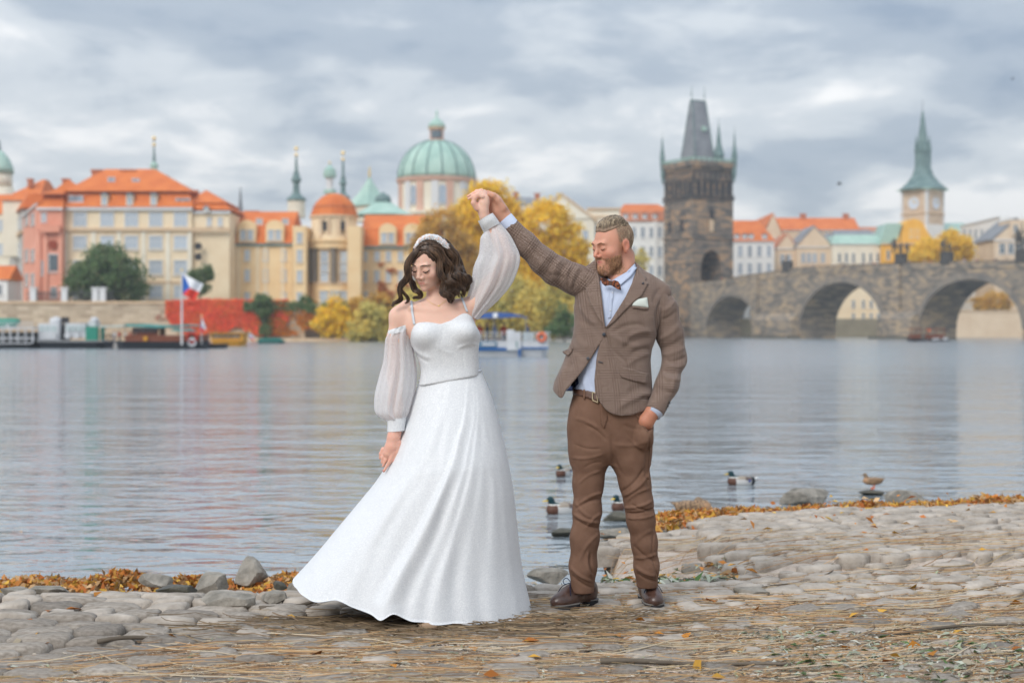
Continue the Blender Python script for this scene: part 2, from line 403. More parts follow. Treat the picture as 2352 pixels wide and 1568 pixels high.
class Bld:
    def __init__(s, name, label, u0, y0, u1, y1, depth, base=4.0, group=None, cat='building'):
        s.P0 = Vector((X(u0, y0), y0, 0)); s.P1 = Vector((X(u1, y1), y1, 0)); s.ex = (s.P1 - s.P0); s.L = s.ex.length; s.ex.normalize()
        s.rz = math.atan2(s.ex.y, s.ex.x); s.T = Matrix.Translation(s.P0) @ Matrix.Rotation(s.rz, 4, 'Z'); s.D = depth; s.base = base
        s.ym = (y0 + y1) / 2; s.root = thing(name, label, cat, (s.P0.x, s.P0.y, base), group)
    def x(s, u):
        k = (u - U0) / F; ey = s.ex.y; ex = s.ex.x      # P0.x+ex*t = k*(P0.y+ey*t)
        return (k * s.P0.y - s.P0.x) / (ex - k * ey)
    def z(s, v, u=None):
        y = s.ym if u is None else s.P0.y + s.ex.y * s.x(u); return Z(v, y)
    def box(s, name, m, x0, x1, y0, y1, z0, z1, parent=None): return MB().box(x0, x1, y0, y1, z0, z1, s.T).build(name, m, parent or s.root)
    def wall(s, z1, m, x0=0, x1=None, y0=0, name='wall', z0=None): return s.box(name, m, x0, s.L if x1 is None else x1, y0, s.D, s.base if z0 is None else z0, z1)
    def frus(s, name, m, r0, r1, z0, z1): return MB().frus(r0, r1, z0, z1, s.T).build(name, m, s.root)
    def hip(s, z0, z1, m, x0=0, x1=None, over=.5, y0=0, y1=None, rl=None, ins=None):
        x1 = s.L if x1 is None else x1; y1 = s.D if y1 is None else y1; ins = (y1 - y0) / 2 if ins is None else ins; ym = (y0 + y1) / 2
        return s.frus('roof', m, (x0 - over, x1 + over, y0 - over, y1 + over), (x0 + ins, x1 - ins, ym - .1, ym + .1), z0, z1)
    def gable(s, z0, z1, m, x0=0, x1=None, over=.4, y0=0, y1=None):
        """ridge parallel to the front"""
        x1 = s.L if x1 is None else x1; y1 = s.D if y1 is None else y1; ym = (y0 + y1) / 2
        return s.frus('roof', m, (x0 - over, x1 + over, y0 - over, y1 + over), (x0 - over, x1 + over, ym - .1, ym + .1), z0, z1)
    def win(s, x, z, w, h, style='plain', g=None, y=0, dz=None):
        me, mp = win_mesh(w, h, style); o = place(me, 'window', s.root, s.T @ Vector((x, y, z)), s.rz)
        p = bpy.data.objects.new('pane', mp[(g or m_pane).name]); COL.objects.link(p); p.parent = o; return o
    def wins(s, us, vrows, wu, style='plain', g=None, y=0):
        """window grid from photo columns us and rows [(vtop,vbottom)]"""
        for u in us:
            for vt, vb in vrows:
                z0, z1 = s.z(vb, u), s.z(vt, u); w = abs(s.x(u + wu / 2) - s.x(u - wu / 2)); s.win(s.x(u), z0, w, z1 - z0, style, g, y)
    def band(s, z, m, h=.5, p=.35, x0=-.2, x1=None, name='cornice', y0=0): return s.box(name, m, x0, (s.L + .2) if x1 is None else x1, y0 - p, y0 - .002, z, z + h)
    def chimney(s, x, y, z0, z1, w=1.6):
        c = MB().box(x - w / 2, x + w / 2, y, y + 1.2, z0, z1, s.T).box(x - w / 2 - .15, x + w / 2 + .15, y - .15, y + 1.35, z1, z1 + .3, s.T).build('chimney', m_brick, s.root)
    def dormer(s, x, z0, z1, w, y, arch=False, m=None, roofm=None):
        d = MB().box(x - w / 2, x + w / 2, y, y + 2.5, z0, z1, s.T)
        if arch: d.prism([(x + w / 2 * math.cos(math.pi * k / 8), z1 + .003 + w * .42 * math.sin(math.pi * k / 8)) for k in range(9)], y, y + 2.5, s.T)
        o = d.build('dormer', m or m_cream, s.root)
        if not arch: MB().prism([(x - w / 2 - .2, z1), (x + w / 2 + .2, z1), (x, z1 + w * .4)], y - .2, y + 2.5, s.T).build('dormer_roof', roofm or m_patina, o)
        nw = 2 if w > 2.5 else 1; ww = w / nw * .5
        for k in range(nw):
            me, mp = win_mesh(ww, (z1 - z0) * .6, 'none'); q = place(me, 'window', o, s.T @ Vector((x + (k - (nw - 1) / 2) * w * .4, y, z0 + (z1 - z0) * .22)), s.rz)
            pn = bpy.data.objects.new('pane', mp[m_pane.name]); COL.objects.link(pn); pn.parent = None
            # a dormer is a part, its window a sub-part: the pane is merged into the window
            bpy.data.objects.remove(pn)
            g = MB().box(-ww / 2, ww / 2, -.05, -.01, 0, (z1 - z0) * .6); me2 = me.copy(); bm = bmesh.new(); bm.from_mesh(me2)
            b2 = bmesh.new(); t2 = pydata('t', g.v, g.f); n0 = len(bm.faces); bm.from_mesh(t2); bm.faces.ensure_lookup_table()
            for f in bm.faces[n0:]: f.material_index = 1
            bm.to_mesh(me2); me2.materials.append(m_panel); q.data = me2
        return o

# ------------------------------------------------------------------ river, far bank, quay
def water():
    m, t, b = bsdf('river_water')
    b.inputs['Base Color'].default_value = (.24, .275, .3, 1); b.inputs['Roughness'].default_value = .04; b.inputs['IOR'].default_value = 1.9
    co = NN(t, 'ShaderNodeTexCoord').outputs['Object']
    def nz(sc, det, st, dist=.0):
        mp = NN(t, 'ShaderNodeMapping'); mp.inputs['Scale'].default_value = st; mp.inputs['Rotation'].default_value = (0, 0, R(9)); LK(t, co, mp.inputs[0])
        n = NN(t, 'ShaderNodeTexNoise', i_Scale=sc, i_Detail=det, i_Roughness=.5, i_Distortion=dist); LK(t, mp.outputs[0], n.inputs['Vector']); return n.outputs[0]
    h = mth(t, 'ADD', mth(t, 'MULTIPLY', nz(1.5, 2.5, (.75, 1.5, 1), .5), .062), mth(t, 'MULTIPLY', nz(5.0, 2.5, (.8, 1.3, 1), .3), .017))
    h = mth(t, 'ADD', h, mth(t, 'MULTIPLY', nz(.28, 1.0, (.6, 1.3, 1)), .10))
    h = mth(t, 'ADD', h, mth(t, 'MULTIPLY', nz(14.0, 2.0, (.7, 1.2, 1)), .0012))
    s_ = NN(t, 'ShaderNodeSeparateXYZ'); LK(t, co, s_.inputs[0])          # sheltered near the bank, wind-ruffled out in the river
    mr = NN(t, 'ShaderNodeMapRange'); mr.inputs['From Min'].default_value = 12; mr.inputs['From Max'].default_value = 75; LK(t, s_.outputs[1], mr.inputs['Value']); w_ = mr.outputs[0]
    LK(t, mth(t, 'ADD', .04, mth(t, 'MULTIPLY', w_, .12)), b.inputs['Roughness']); h = mth(t, 'MULTIPLY', h, mth(t, 'ADD', 1.0, mth(t, 'MULTIPLY', w_, 1.3)))
    bp = NN(t, 'ShaderNodeBump', i_Distance=1.0, i_Strength=1.0); LK(t, h, bp.inputs['Height']); LK(t, bp.outputs[0], b.inputs['Normal'])
    xs = np.linspace(-260, 330, 60); ys = np.concatenate([np.linspace(5, 40, 36), np.linspace(44, 420, 60)])
    V = np.array([(x, y, WZ) for y in ys for x in xs]); n = len(xs)
    Q = np.array([(j * n + i, j * n + i + 1, (j + 1) * n + i + 1, (j + 1) * n + i) for j in range(len(ys) - 1) for i in range(n - 1)])
    o = link(pydata('river', V, Q, m), 'river'); tag(o, kind='structure')
water()
def bank_poly(pts, z, name, m, y1=900):
    b = MB(); n = len(pts); vs = [(x, y, z) for x, y in pts] + [(pts[-1][0] * 1.5 + 60, y1, z + 6), (pts[0][0] * 1.5 - 60, y1, z + 6)]
    vs2 = [(x, y, -3) for x, y, _ in vs]; k = len(vs)
    b.add(vs + vs2, [tuple(range(k))] + [(i, (i + 1) % k, (i + 1) % k + k, i + k) for i in range(k)])
    return tag(b.build(name, m, origin=(0, 0, 0)), kind='structure')
m_earth = mat('bank_earth', (.2, .17, .12), (.3, .26, .18), .2, .95)
bank_poly([(-230, 216.5), (X(700, 216.5), 216.5), (X(1000, 240), 240), (X(1560, 331), 331), (X(1700, 345), 345), (330, 345)], 4.2, 'far_bank', m_earth)
# quay wall: segments, coping and ashlar
def wallrun(name, label, P, z0, z1, m, th=1.2, cat='wall', cope=None):
    root = thing(name, label, cat, (P[0][0], P[0][1], z0))
    for (x0, y0), (x1, y1) in zip(P[:-1], P[1:]):
        d = Vector((x1 - x0, y1 - y0, 0)); L = d.length; T = Matrix.Translation((x0, y0, 0)) @ Matrix.Rotation(math.atan2(d.y, d.x), 4, 'Z')
        MB().box(0, L, 0, th, z0, z1, T).build('wall_section', m, root)
        if cope: MB().box(-.1, L + .1, -.2, th + .2, z1, z1 + .35, T).build('coping', cope, root)
    return root
qz = Z(697, 215)
wallrun('quay_wall', 'tall sandstone embankment wall rising behind the moored boats', [(-230, 215), (X(390, 215), 215), (X(700, 215), 215)], -1, qz, m_quay, cope=m_trim)
wallrun('quay_wall', 'lower brown embankment wall running behind the trees to the bridge tower', [(X(700, 215) + .05, 215), (X(1000, 238), 238), (X(1560, 330), 330), (X(1640, 333), 333)], -1, Z(742, 215), mat('brown_wall', (.16, .13, .11), (.3, .24, .18), .4, .9), cope=m_trim)
# stone balustrade with white posts above the quay
bal = thing('balustrade', 'dark railing with pale stone posts on top of the embankment wall below the salmon house', 'railing', (X(70, 215), 215, qz + .35))
for u in (75, 147, 218, 235): MB().box(X(u, 215) - .45, X(u, 215) + .45, 215, 215.8, qz + .35, qz + 2.2).box(X(u, 215) - .6, X(u, 215) + .6, 214.9, 215.9, qz + 2.2, qz + 2.45).build('post', m_trimw, bal)
rb = MB(); rb.box(X(60, 215), X(260, 215), 215.3, 215.45, qz + 1.6, qz + 1.75)
for k in range(60): x = X(60, 215) + k * .22; rb.box(x, x + .06, 215.33, 215.42, qz + .35, qz + 1.6)
rb.build('railing', mat('iron', (.06, .06, .07), rough=.6), bal)

# ------------------------------------------------------------------ left bank houses
A = Bld('apartment_building', 'large cream corner building with orange mansard roof behind the green tree', 143, 228, 525, 228, 15)
xa = A.x(440); za = A.z(478); A.wall(za, m_cream, 0, xa); A.wall(A.z(487), m_cream, xa + .001, A.L, .6, 'wing_wall')
A.band(A.z(531), m_trim, .55, .4, 0); A.band(za - .35, m_trimw, .5, .5, -.3, xa + .2); A.band(A.z(650), m_trim, .3, .2, 0, xa)
A.band(A.z(490), m_trimw, .4, .4, xa, name='cornice', y0=.6)
A.wins([184, 246, 302, 358, 415], [(489, 520), (543, 571), (599, 629), (657, 684)], 27, 'quad', m_panel)
for u in (479, 504):
    A.wins([u], [(500, 516)], 8, 'plain', m_panel, y=.6)
for v in (566, 590): MB().lathe([(A.L * .022, .6), (A.L * .022, .45)], 14, T=A.T @ Matrix.Translation((A.x(457), 0, A.z(v))) @ Matrix.Rotation(R(90), 4, 'X')).build('oculus', m_dark, A.root)
for u in (150, 215, 274, 330, 386, 436): A.box('pilaster', m_cream2, A.x(u) - .35, A.x(u) + .35, -.15, 0, A.base, A.z(532))
zb = A.z(442); A.frus('mansard', m_tile, (-.7, xa + .5, -.6, 15.6), (1.0, xa - .7, 1.1, 14), za + .15, zb)
A.frus('eaves_band', m_tile2, (.8, xa - .5, .9, 14.2), (.8, xa - .5, .9, 14.2), zb, zb + .25)
A.frus('roof', m_tile, (.2, xa - .1, .3, 14.8), (A.x(212), A.x(330), 7.2, 7.8), zb + .25, A.z(394) + 1.2)
xw0, xw1 = A.x(436), A.x(512); A.frus('mansard', m_tile, (xa - 1, A.L + .4, 0, 13), (xa - .3, A.L - .9, 1.2, 12), A.z(487) + .4, A.z(465))
A.frus('roof', m_tile, (xa - .9, A.L - .4, .8, 12.4), (A.x(454), A.x(456), 6, 6.4), A.z(465) + .003, A.z(437) + .6)
for u in (241, 299, 354): A.dormer(A.x(u), za + .25, A.z(449), 1.15, -.35, roofm=m_slate)
A.dormer(A.x(474), A.z(486), A.z(477), .9, -.1, roofm=m_slate)
for u, v in ((166, 462), (182, 462), (412, 468), (427, 468), (243, 415), (300, 418)):
    A.win(A.x(u), A.z(v), 1.0, .8, 'none', m_pane, y=(.15 if v > 440 else 3.2))
for u, v0, v1, w in ((194, 383, 410, 1.6), (269, 383, 400, 2.4), (346, 397, 420, 1.9), (424, 432, 450, 1.0)): A.chimney(A.x(u), 6.5, A.z(v1), A.z(v0), w)

Pk = Bld('townhouse', 'salmon pink townhouse with round niche and balcony beside the big cream building', 88, 226.5, 142.5, 226.5, 14)
zp = Pk.z(478); Pk.wall(zp, m_pink); Pk.band(Pk.z(527), m_pink, .5, .5); Pk.band(zp - .3, m_trimw, .35, .5)
Pk.box('balcony', m_pink, Pk.x(96), Pk.x(141), -1.0, -.503, Pk.z(534), Pk.z(516))
MB().lathe([(.72, .4), (.72, .1)], 16, T=Pk.T @ Matrix.Translation((Pk.x(123), 0, Pk.z(562))) @ Matrix.Rotation(R(90), 4, 'X')).build('round_niche', mat('red_niche', (.3, .06, .03), rough=.9), Pk.root)
Pk.wins([124], [(585, 622)], 20, 'none', m_paned); Pk.wins([124], [(660, 682)], 12, 'plain', m_paned); Pk.wins([101], [(490, 508), (600, 630)], 9, 'plain', m_panel)
for u in (90, 106, 139): Pk.box('pilaster', m_pink, Pk.x(u) - .3, Pk.x(u) + .3, -.3, 0, 4, Pk.z(534))
Pk.frus('mansard', m_tile, (-.4, Pk.L + .3, -.5, 14), (.6, Pk.L - .2, 1.2, 13), zp, Pk.z(446)); Pk.hip(Pk.z(446) + .003, Pk.z(420), m_tile, .4, over=.3, ins=2)
Pk.chimney(Pk.x(113), 8, Pk.z(430), Pk.z(402), .9); Pk.chimney(Pk.x(118), 9, Pk.z(440), Pk.z(420), .6)
Ps = Bld('townhouse', 'narrow salmon side wing receding beside the pink townhouse', 53, 252, 87.5, 226.6, 10)
Ps.wall(Ps.z(482, 70), m_pink); Ps.wins([62, 76], [(493, 515), (575, 598), (630, 655)], 7, 'plain', m_paned); Ps.band(Ps.z(482, 70) - .3, m_trimw, .3, .4); Ps.hip(Ps.z(482, 70), Ps.z(425), m_tile, ins=2.5, over=.4)
Gy = Bld('townhouse', 'grey house with regular window bands receding at far left', 22, 282, 52.8, 253, 10)
Gy.wall(Gy.z(490, 40), m_grey); Gy.wins([29, 37, 45], [(500, 525), (560, 590), (612, 640), (655, 685)], 5, 'plain', m_panel); Gy.band(Gy.z(545, 40), m_trim, .5, .4)
Gy.frus('mansard', m_tile, (-.5, Gy.L + .5, -.5, 10), (.6, Gy.L - .5, 1, 9), Gy.z(490, 40), Gy.z(456, 40))
Gt = Bld('house', 'house with steep pyramid roof of orange tiles at far left', 6, 262, 84, 262, 16, base=15)
Gt.wall(Gt.z(460), m_cream2); Gt.frus('roof', m_tile, (-.6, Gt.L + .6, -.5, 16.5), (Gt.x(70), Gt.x(76), 7, 9), Gt.z(460), Gt.z(403)); Gt.chimney(Gt.x(55), 3, Gt.z(425), Gt.z(410), .8)
Gc = Bld('townhouse', 'cream house front cut by the left edge of the photo', -60, 285, 21.5, 283, 12)
Gc.wall(Gc.z(492), m_cream2); Gc.wins([-30, -15, 3, 14], [(505, 530), (560, 585), (610, 640)], 8, 'plain', m_panel); Gc.gable(Gc.z(492), Gc.z(440), m_tile)
Gw = Bld('house', 'small white house with orange roof standing on the quay at far left', -40, 219, 17, 219, 6)
Gw.wall(Gw.z(642), m_white); Gw.gable(Gw.z(642), Gw.z(608), m_tile); Gw.wins([-20, 0], [(655, 675)], 8, 'plain', m_paned)

# long wing with arched dormers
Lw = Bld('college_building', 'long yellow wing with arched dormers left of the rotunda', 525.5, 234, 671, 234, 13)
zl = Lw.z(562); Lw.wall(zl, m_yell); Lw.band(zl - .2, m_patina_d, .4, .4)
Lw.wins([531, 568, 610, 652], [(575, 597), (620, 644), (672, 700)], 10, 'plain', m_panel)
Lw.frus('mansard', m_tile, (0, Lw.L, -.4, 13), (0, Lw.L, 1.2, 12), zl + .2, Lw.z(520)); Lw.frus('roof', m_tile, (0, Lw.L, 1.1, 12.1), (0, Lw.L, 6.4, 6.6), Lw.z(520), Lw.z(487) + .6)
for u in (568, 632): Lw.dormer(Lw.x(u), zl + .3, Lw.z(523), 3.0, -.5, True, m_yell)
for u in (548, 592, 610, 650): Lw.box('pilaster', m_cream, Lw.x(u) - .3, Lw.x(u) + .3, -.12, 0, 4, zl - .2)
for u in (591, 651): Lw.win(Lw.x(u), Lw.z(511), .9, .7, 'none', m_panel, y=1.9)
Lw.chimney(Lw.x(560), 7, Lw.z(495), Lw.z(480), 2.2)
Rw = Bld('college_building', 'yellow wing with red creeper right of the rotunda, half hidden by yellow trees', 829, 236, 1010, 236, 13)
zr = Rw.z(568); Rw.wall(zr, m_yell); Rw.band(zr - .2, m_patina_d, .4, .4)
Rw.wins([838, 866, 892, 920, 950], [(578, 598), (622, 646), (670, 695)], 10, 'plain', m_panel)
Rw.frus('mansard', m_tile, (0, Rw.L, -.4, 13), (0, Rw.L, 1.2, 12), zr + .2, Rw.z(526)); Rw.frus('roof', m_tile, (0, Rw.L, 1.1, 12.1), (0, Rw.L, 6.4, 6.6), Rw.z(526), Rw.z(495) + .6)
for u in (891, 947): Rw.dormer(Rw.x(u), zr + .3, Rw.z(530), 2.9, -.5, True, m_yell)
# rotunda with columns
def rotunda():
    b = Bld('rotunda', 'domed rotunda with tall columns and orange cupola between the two yellow wings', 672, 231, 828.5, 231, 14)
    for x0, x1, n in ((0, b.x(703), 0), (b.x(829) - 2.2, b.L, 1)): MB().box(x0, x1, 0, 13, 4, b.z(519), b.T).build('side_block', m_yell, b.root)
    b.wins([688], [(535, 556), (575, 600), (622, 646), (672, 700)], 10, 'plain', m_panel)
    c = (X(766, 236), 237); r = 62 / F * 231; zf = lambda v: Z(v, 231)
    L = lambda nm, prof, m, n=40: MB().lathe([(a * r, zf(v)) for a, v in prof], n, c).build(nm, m, b.root, smooth=False)
    L('drum_base', [(1.0, 706), (1.0, 650)], m_yell); L('entablature', [(1.03, 568), (1.03, 556), (1.1, 553), (1.1, 548)], m_yell); L('cella', [(.88, 650), (.88, 568)], m_yell)
    L('balcony', [(1.03, 652), (1.03, 646)], m_trim); L('upper_drum', [(.86, 548), (.86, 495)], m_cream); L('parapet', [(.98, 548), (.98, 538), (.94, 538)], m_cream)
    L('cornice', [(.93, 495), (.93, 490)], m_trim)
    L('cupola', [(.9, 490), (.86, 480), (.8, 470)], m_tile, 12); L('cupola_ring', [(.83, 470), (.83, 468)], m_tile2, 12)
    L('cupola_top', [(.8, 468), (.7, 458), (.52, 447), (.34, 440), (.18, 437)], m_tile, 12)
    for k, uc in enumerate((706, 716, 763, 811, 822)):
        a = -math.acos(max(-1, min(1, (X(uc, 231) - c[0]) / (r * .97))))
        MB().lathe([(.62, zf(646)), (.55, zf(640)), (.5, zf(574)), (.7, zf(568))], 10, (c[0] + math.cos(a) * r * .97, c[1] + math.sin(a) * r * .97)).build('column', mat('column_stone', (.2, .17, .14)) if k == 0 else bpy.data.materials['column_stone'], b.root)
    for u in (741, 784, 766):
        for vt, vb, w in ((576, 600, 1.1), (604, 622, 1.1), (625, 648, 1.1), (668, 700, 1.2)):
            if u == 766 and vt < 660: continue
            x = X(u, 231); y = c[1] - math.sqrt((r * (.89 if vt < 660 else 1.01)) ** 2 - (x - c[0]) ** 2)
            me, mp = win_mesh(w, zf(vt) - zf(vb), 'plain'); o = place(me, 'window', b.root, (x, y - .1, zf(vb))); p = bpy.data.objects.new('pane', mp[m_panel.name]); COL.objects.link(p); p.parent = o
    for u in (741, 784): MB().lathe([(.75, .5), (.75, .2)], 14, T=Matrix.Translation((X(u, 231), c[1] - r * .78, zf(516))) @ Matrix.Rotation(R(90), 4, 'X')).build('oval_window', m_dark, b.root)
    for u in (733, 751, 775, 793): x = X(u, 231); MB().box(x - .25, x + .25, c[1] - r * .92, c[1] - r * .85, zf(546), zf(497)).build('pilaster', m_trim, b.root)
rotunda()

# ------------------------------------------------------------------ domes and spires
def spire(label, u, y, parts, n=12, name='spire', cat='church spire'):
    """parts: (part name, material, [(half width in photo units, v)...])"""
    root = thing(name, label, cat, (X(u, y), y, Z(parts[0][2][0][1], y)))
    for nm, m, prof in parts: MB().lathe([(w / F * y, Z(v, y)) for w, v in prof], n, (X(u, y), y)).build(nm, m, root, smooth=n > 16)
    return root
ball = lambda v, r: [(r * .3, v + r), (r * .85, v + r * .6), (r, v), (r * .85, v - r * .6), (r * .3, v - r)]
spire('green church dome with dark finial cut by the left edge of the photo', -3, 300, [('drum', m_cream2, [(34, 500), (34, 432)]), ('upper_drum', m_cream2, [(30, 432), (30, 398)]), ('dome', m_patina, [(34, 398), (32, 385), (24, 365), (12, 350), (4, 345)]), ('finial', m_patina_d, [(5, 345), (3, 325), (1, 322)])], 24, 'church_dome', 'church dome')
spire('thin green spire with two gilt balls above the cream building roof', 354, 262, [('lantern', m_patina, [(9, 425), (9, 398), (13, 396), (8, 388), (10, 380), (5, 372)]), ('needle', m_patina_d, [(4, 372), (2, 345), (1.2, 322)]), ('gilt_ball', m_gold, ball(333, 4.2)), ('gilt_ball', m_gold, ball(318, 4.6))])
spire('dark needle spire showing over the orange roof left of the rotunda', 552.4, 300, [('needle', m_slate, [(6, 490), (5, 478), (3.5, 460), (1, 430)])])
def baroque(label, u, y, v0, vb, vt, s, gold_v, base):
    return spire(label, u, y, [('roof_base', m_cream2 if base else m_patina, [(20 * s, v0), (20 * s, vb + 6 * s)]), ('bell', m_patina_d, [(23 * s, vb + 6 * s), (21 * s, vb), (11 * s, vb - 8 * s), (9 * s, vb - 12 * s)]),
        ('lantern', m_patina_d, [(8 * s, vb - 12 * s), (7 * s, vb - 34 * s), (11 * s, vb - 38 * s), (11 * s, vb - 44 * s), (7 * s, vb - 52 * s), (6, vb - 60 * s)]),
        ('needle', m_patina_d, [(4 * s, vb - 60 * s), (2.6, vt + 10), (1.4, vt)]), ('gilt_ball', m_gold, ball(gold_v + 14, 4)), ('gilt_ball', m_gold, ball(gold_v, 4.4)), ('gilt_star', m_gold, [(1.6, gold_v + 4), (1.2, gold_v - 6)])])
baroque('tall baroque green spire with gilt finial left of the rotunda', 680.6, 275, 500, 455, 358, 1.0, 342, True)
baroque('slim green spire with gilt finial between rotunda and big dome', 788, 290, 500, 452, 368, .75, 352, False)
spire('small green lantern dome rising behind the orange cupola', 757.5, 262, [('lantern', m_trimw, [(8, 445), (8, 406)]), ('lantern_ring', m_patina, [(14, 445), (14, 436)]), ('cap', m_patina, [(14, 408), (15, 400), (13, 390), (6, 383), (1.5, 380), (1.2, 372)]), ('gilt_ball', m_gold, ball(374, 3))] + [], 14, 'lantern_dome', 'church lantern')
spire('green pyramid tower roof with gilt finial beside the big dome', 848.6, 280, [('tower_wall', m_cream2, [(44, 510), (44, 472)]), ('roof', m_patina, [(52, 474), (24, 442), (9, 420), (2.5, 408)]), ('gilt_finial', m_gold, [(1.5, 410), (3, 400), (2.5, 394), (1, 383)])], 4, 'tower_roof', 'church tower')
spire('low green cone roof with small cupola in front of the big dome', 880, 268, [('roof', m_patina, [(72, 496), (46, 482), (18, 465)]), ('cupola', m_patina_d, [(19, 465), (19, 459), (15, 450), (6, 445), (1, 441)])], 16, 'cone_roof', 'church roof')
def bigdome():
    y = 300; u = 998.5; c = (X(u, y), y + 8)
    root = thing('domed_church', 'big green ribbed dome on pink and cream drum above the yellow tree', 'church', (c[0], c[1], 4))
    s = y / F; L = lambda nm, pr, m, n=48, sm=True: MB().lathe([(w * s * 1.027, Z(v, y)) for w, v in pr], n, c).build(nm, m, root, smooth=sm)
    m_pk = mat('pale_pink_render', (.6, .36, .27), (.68, .45, .35), .3, .85)
    L('base', [(94, 640), (94, 492), (99, 490), (99, 484)], m_cream2, sm=False); L('drum', [(86, 484), (86, 414)], m_cream2, sm=False); L('cornice', [(90, 414), (93, 408), (93, 404)], m_pk, sm=False)
    dome = [(90 * math.cos(a), 403 - 93 * math.sin(a) * 1.0) for a in [k / 14 * math.pi / 2 * .87 for k in range(15)]]
    L('dome', dome, m_patina); L('lantern_base', [(22, 318), (22, 311), (19, 310)], m_pk, 16, False); L('lantern', [(16, 311), (16, 284)], m_pk, 8, False); L('lantern_cornice', [(20, 285), (20, 281)], m_trim, 16, False)
    L('lantern_cap', [(20, 281), (18, 272), (11, 264), (4, 260), (2, 250), (3, 247), (.8, 238)], m_patina, 20)
    for k in range(16):
        a = 2 * math.pi * (k + .5) / 16; pts = [(c[0] + math.cos(a) * w * s * 1.03, c[1] + math.sin(a) * w * s * 1.03, Z(v, y)) for w, v in dome]
        MB().tube(pts, .16, 5).build('rib', m_patina_d, root)
    for k in range(16):
        a = 2 * math.pi * k / 16; T = Matrix.Translation((c[0], c[1], 0)) @ Matrix.Rotation(a, 4, 'Z'); rr = 86 * s * 1.02
        MB().box(-.75, .75, -rr - .35, -rr + .3, Z(484, y), Z(414, y), T).build('pilaster', m_pk if k % 2 else m_trimw, root)
    for k in range(8):
        a = 2 * math.pi * (k + .26) / 8; T = Matrix.Translation((c[0], c[1], 0)) @ Matrix.Rotation(a, 4, 'Z'); rr = 86 * s * 1.035
        me, mp = win_mesh(1.45, Z(430, y) - Z(464, y), 'arch'); o = place(me, 'window', root, T @ Vector((0, -rr, Z(466, y))), a); p = bpy.data.objects.new('pane', mp[m_pane.name]); COL.objects.link(p); p.parent = o
    for a in (-100, -80, -60, -120): MB().box(-.35, .35, -16 * s - .25, -16 * s, Z(307, y), Z(290, y), Matrix.Translation((c[0], c[1], 0)) @ Matrix.Rotation(R(a + 90), 4, 'Z')).build('lantern_window', m_paned, root)
bigdome()

# ------------------------------------------------------------------ houses between the big trees and the tower
g1 = Bld('house', 'pale house with low grey hipped roof and chimneys above the yellow tree', 1150, 300, 1262, 300, 12)
g1.wall(g1.z(470), m_white); g1.hip(g1.z(470), g1.z(447), m_slate, ins=4); g1.chimney(g1.x(1185), 4, g1.z(462), g1.z(440), 1.0); g1.chimney(g1.x(1235), 4, g1.z(462), g1.z(443), 1.0); g1.wins([1165, 1190, 1215, 1240], [(485, 505), (530, 550)], 9)
g2 = Bld('church', 'cream church front with large triangular pediment above the yellow tree', 1225, 290, 1366, 290, 18)
g2.wall(g2.z(502), m_cream2); MB().prism([(g2.x(1222), g2.z(502)), (g2.x(1368), g2.z(502)), (g2.x(1288), g2.z(446))], -.3, 18, g2.T).build('pediment', m_cream2, g2.root)
for a, b in (((1218, 504), (1288, 442)), ((1288, 442), (1372, 504))):
    MB().prism([(g2.x(a[0]), g2.z(a[1])), (g2.x(b[0]), g2.z(b[1])), (g2.x(b[0]), g2.z(b[1] + 6)), (g2.x(a[0]), g2.z(a[1] + 6))], -.6, 18.5, g2.T).build('roof_edge', m_trim, g2.root)
MB().lathe([(.9, .4), (.9, .1)], 14, T=g2.T @ Matrix.Translation((g2.x(1293), 0, g2.z(478))) @ Matrix.Rotation(R(90), 4, 'X')).build('oculus', m_white, g2.root); g2.wins([1320, 1345], [(530, 560), (600, 630)], 10)
g3 = Bld('palace', 'cream palace wing with flat roofline behind the man\'s head', 1350, 296, 1424, 296, 14)
g3.wall(g3.z(480), m_cream2); g3.band(g3.z(500), m_trim, .4, .3); g3.wins([1365, 1385, 1405], [(520, 545), (575, 600), (640, 665)], 9); g3.band(g3.z(482), m_trim, .4, .4)
g4 = Bld('townhouse', 'white townhouse with orange tiled roof and white dormers left of the stone tower', 1420, 345, 1545, 345, 14)
g4.wall(g4.z(508), m_white); g4.frus('mansard', m_tile2, (-.4, g4.L + .4, -.4, 14), (.3, g4.L, 1.3, 13), g4.z(508), g4.z(484)); g4.frus('roof', m_tile, (.3, g4.L, 1.3, 13), (2, g4.L - 3, 7, 7.4), g4.z(484), g4.z(463))
for u in (1437, 1459, 1481, 1504): g4.dormer(g4.x(u), g4.z(504), g4.z(492), 1.2, .1, m=m_white, roofm=m_tile2)
g4.wins([1437, 1456, 1476, 1496, 1515], [(522, 544), (566, 588), (610, 632), (655, 675)], 8, 'plain', m_pane); g4.box('pilaster', m_white, g4.x(1505) - .5, g4.x(1505) + .5, -.3, 0, 4, g4.z(508))

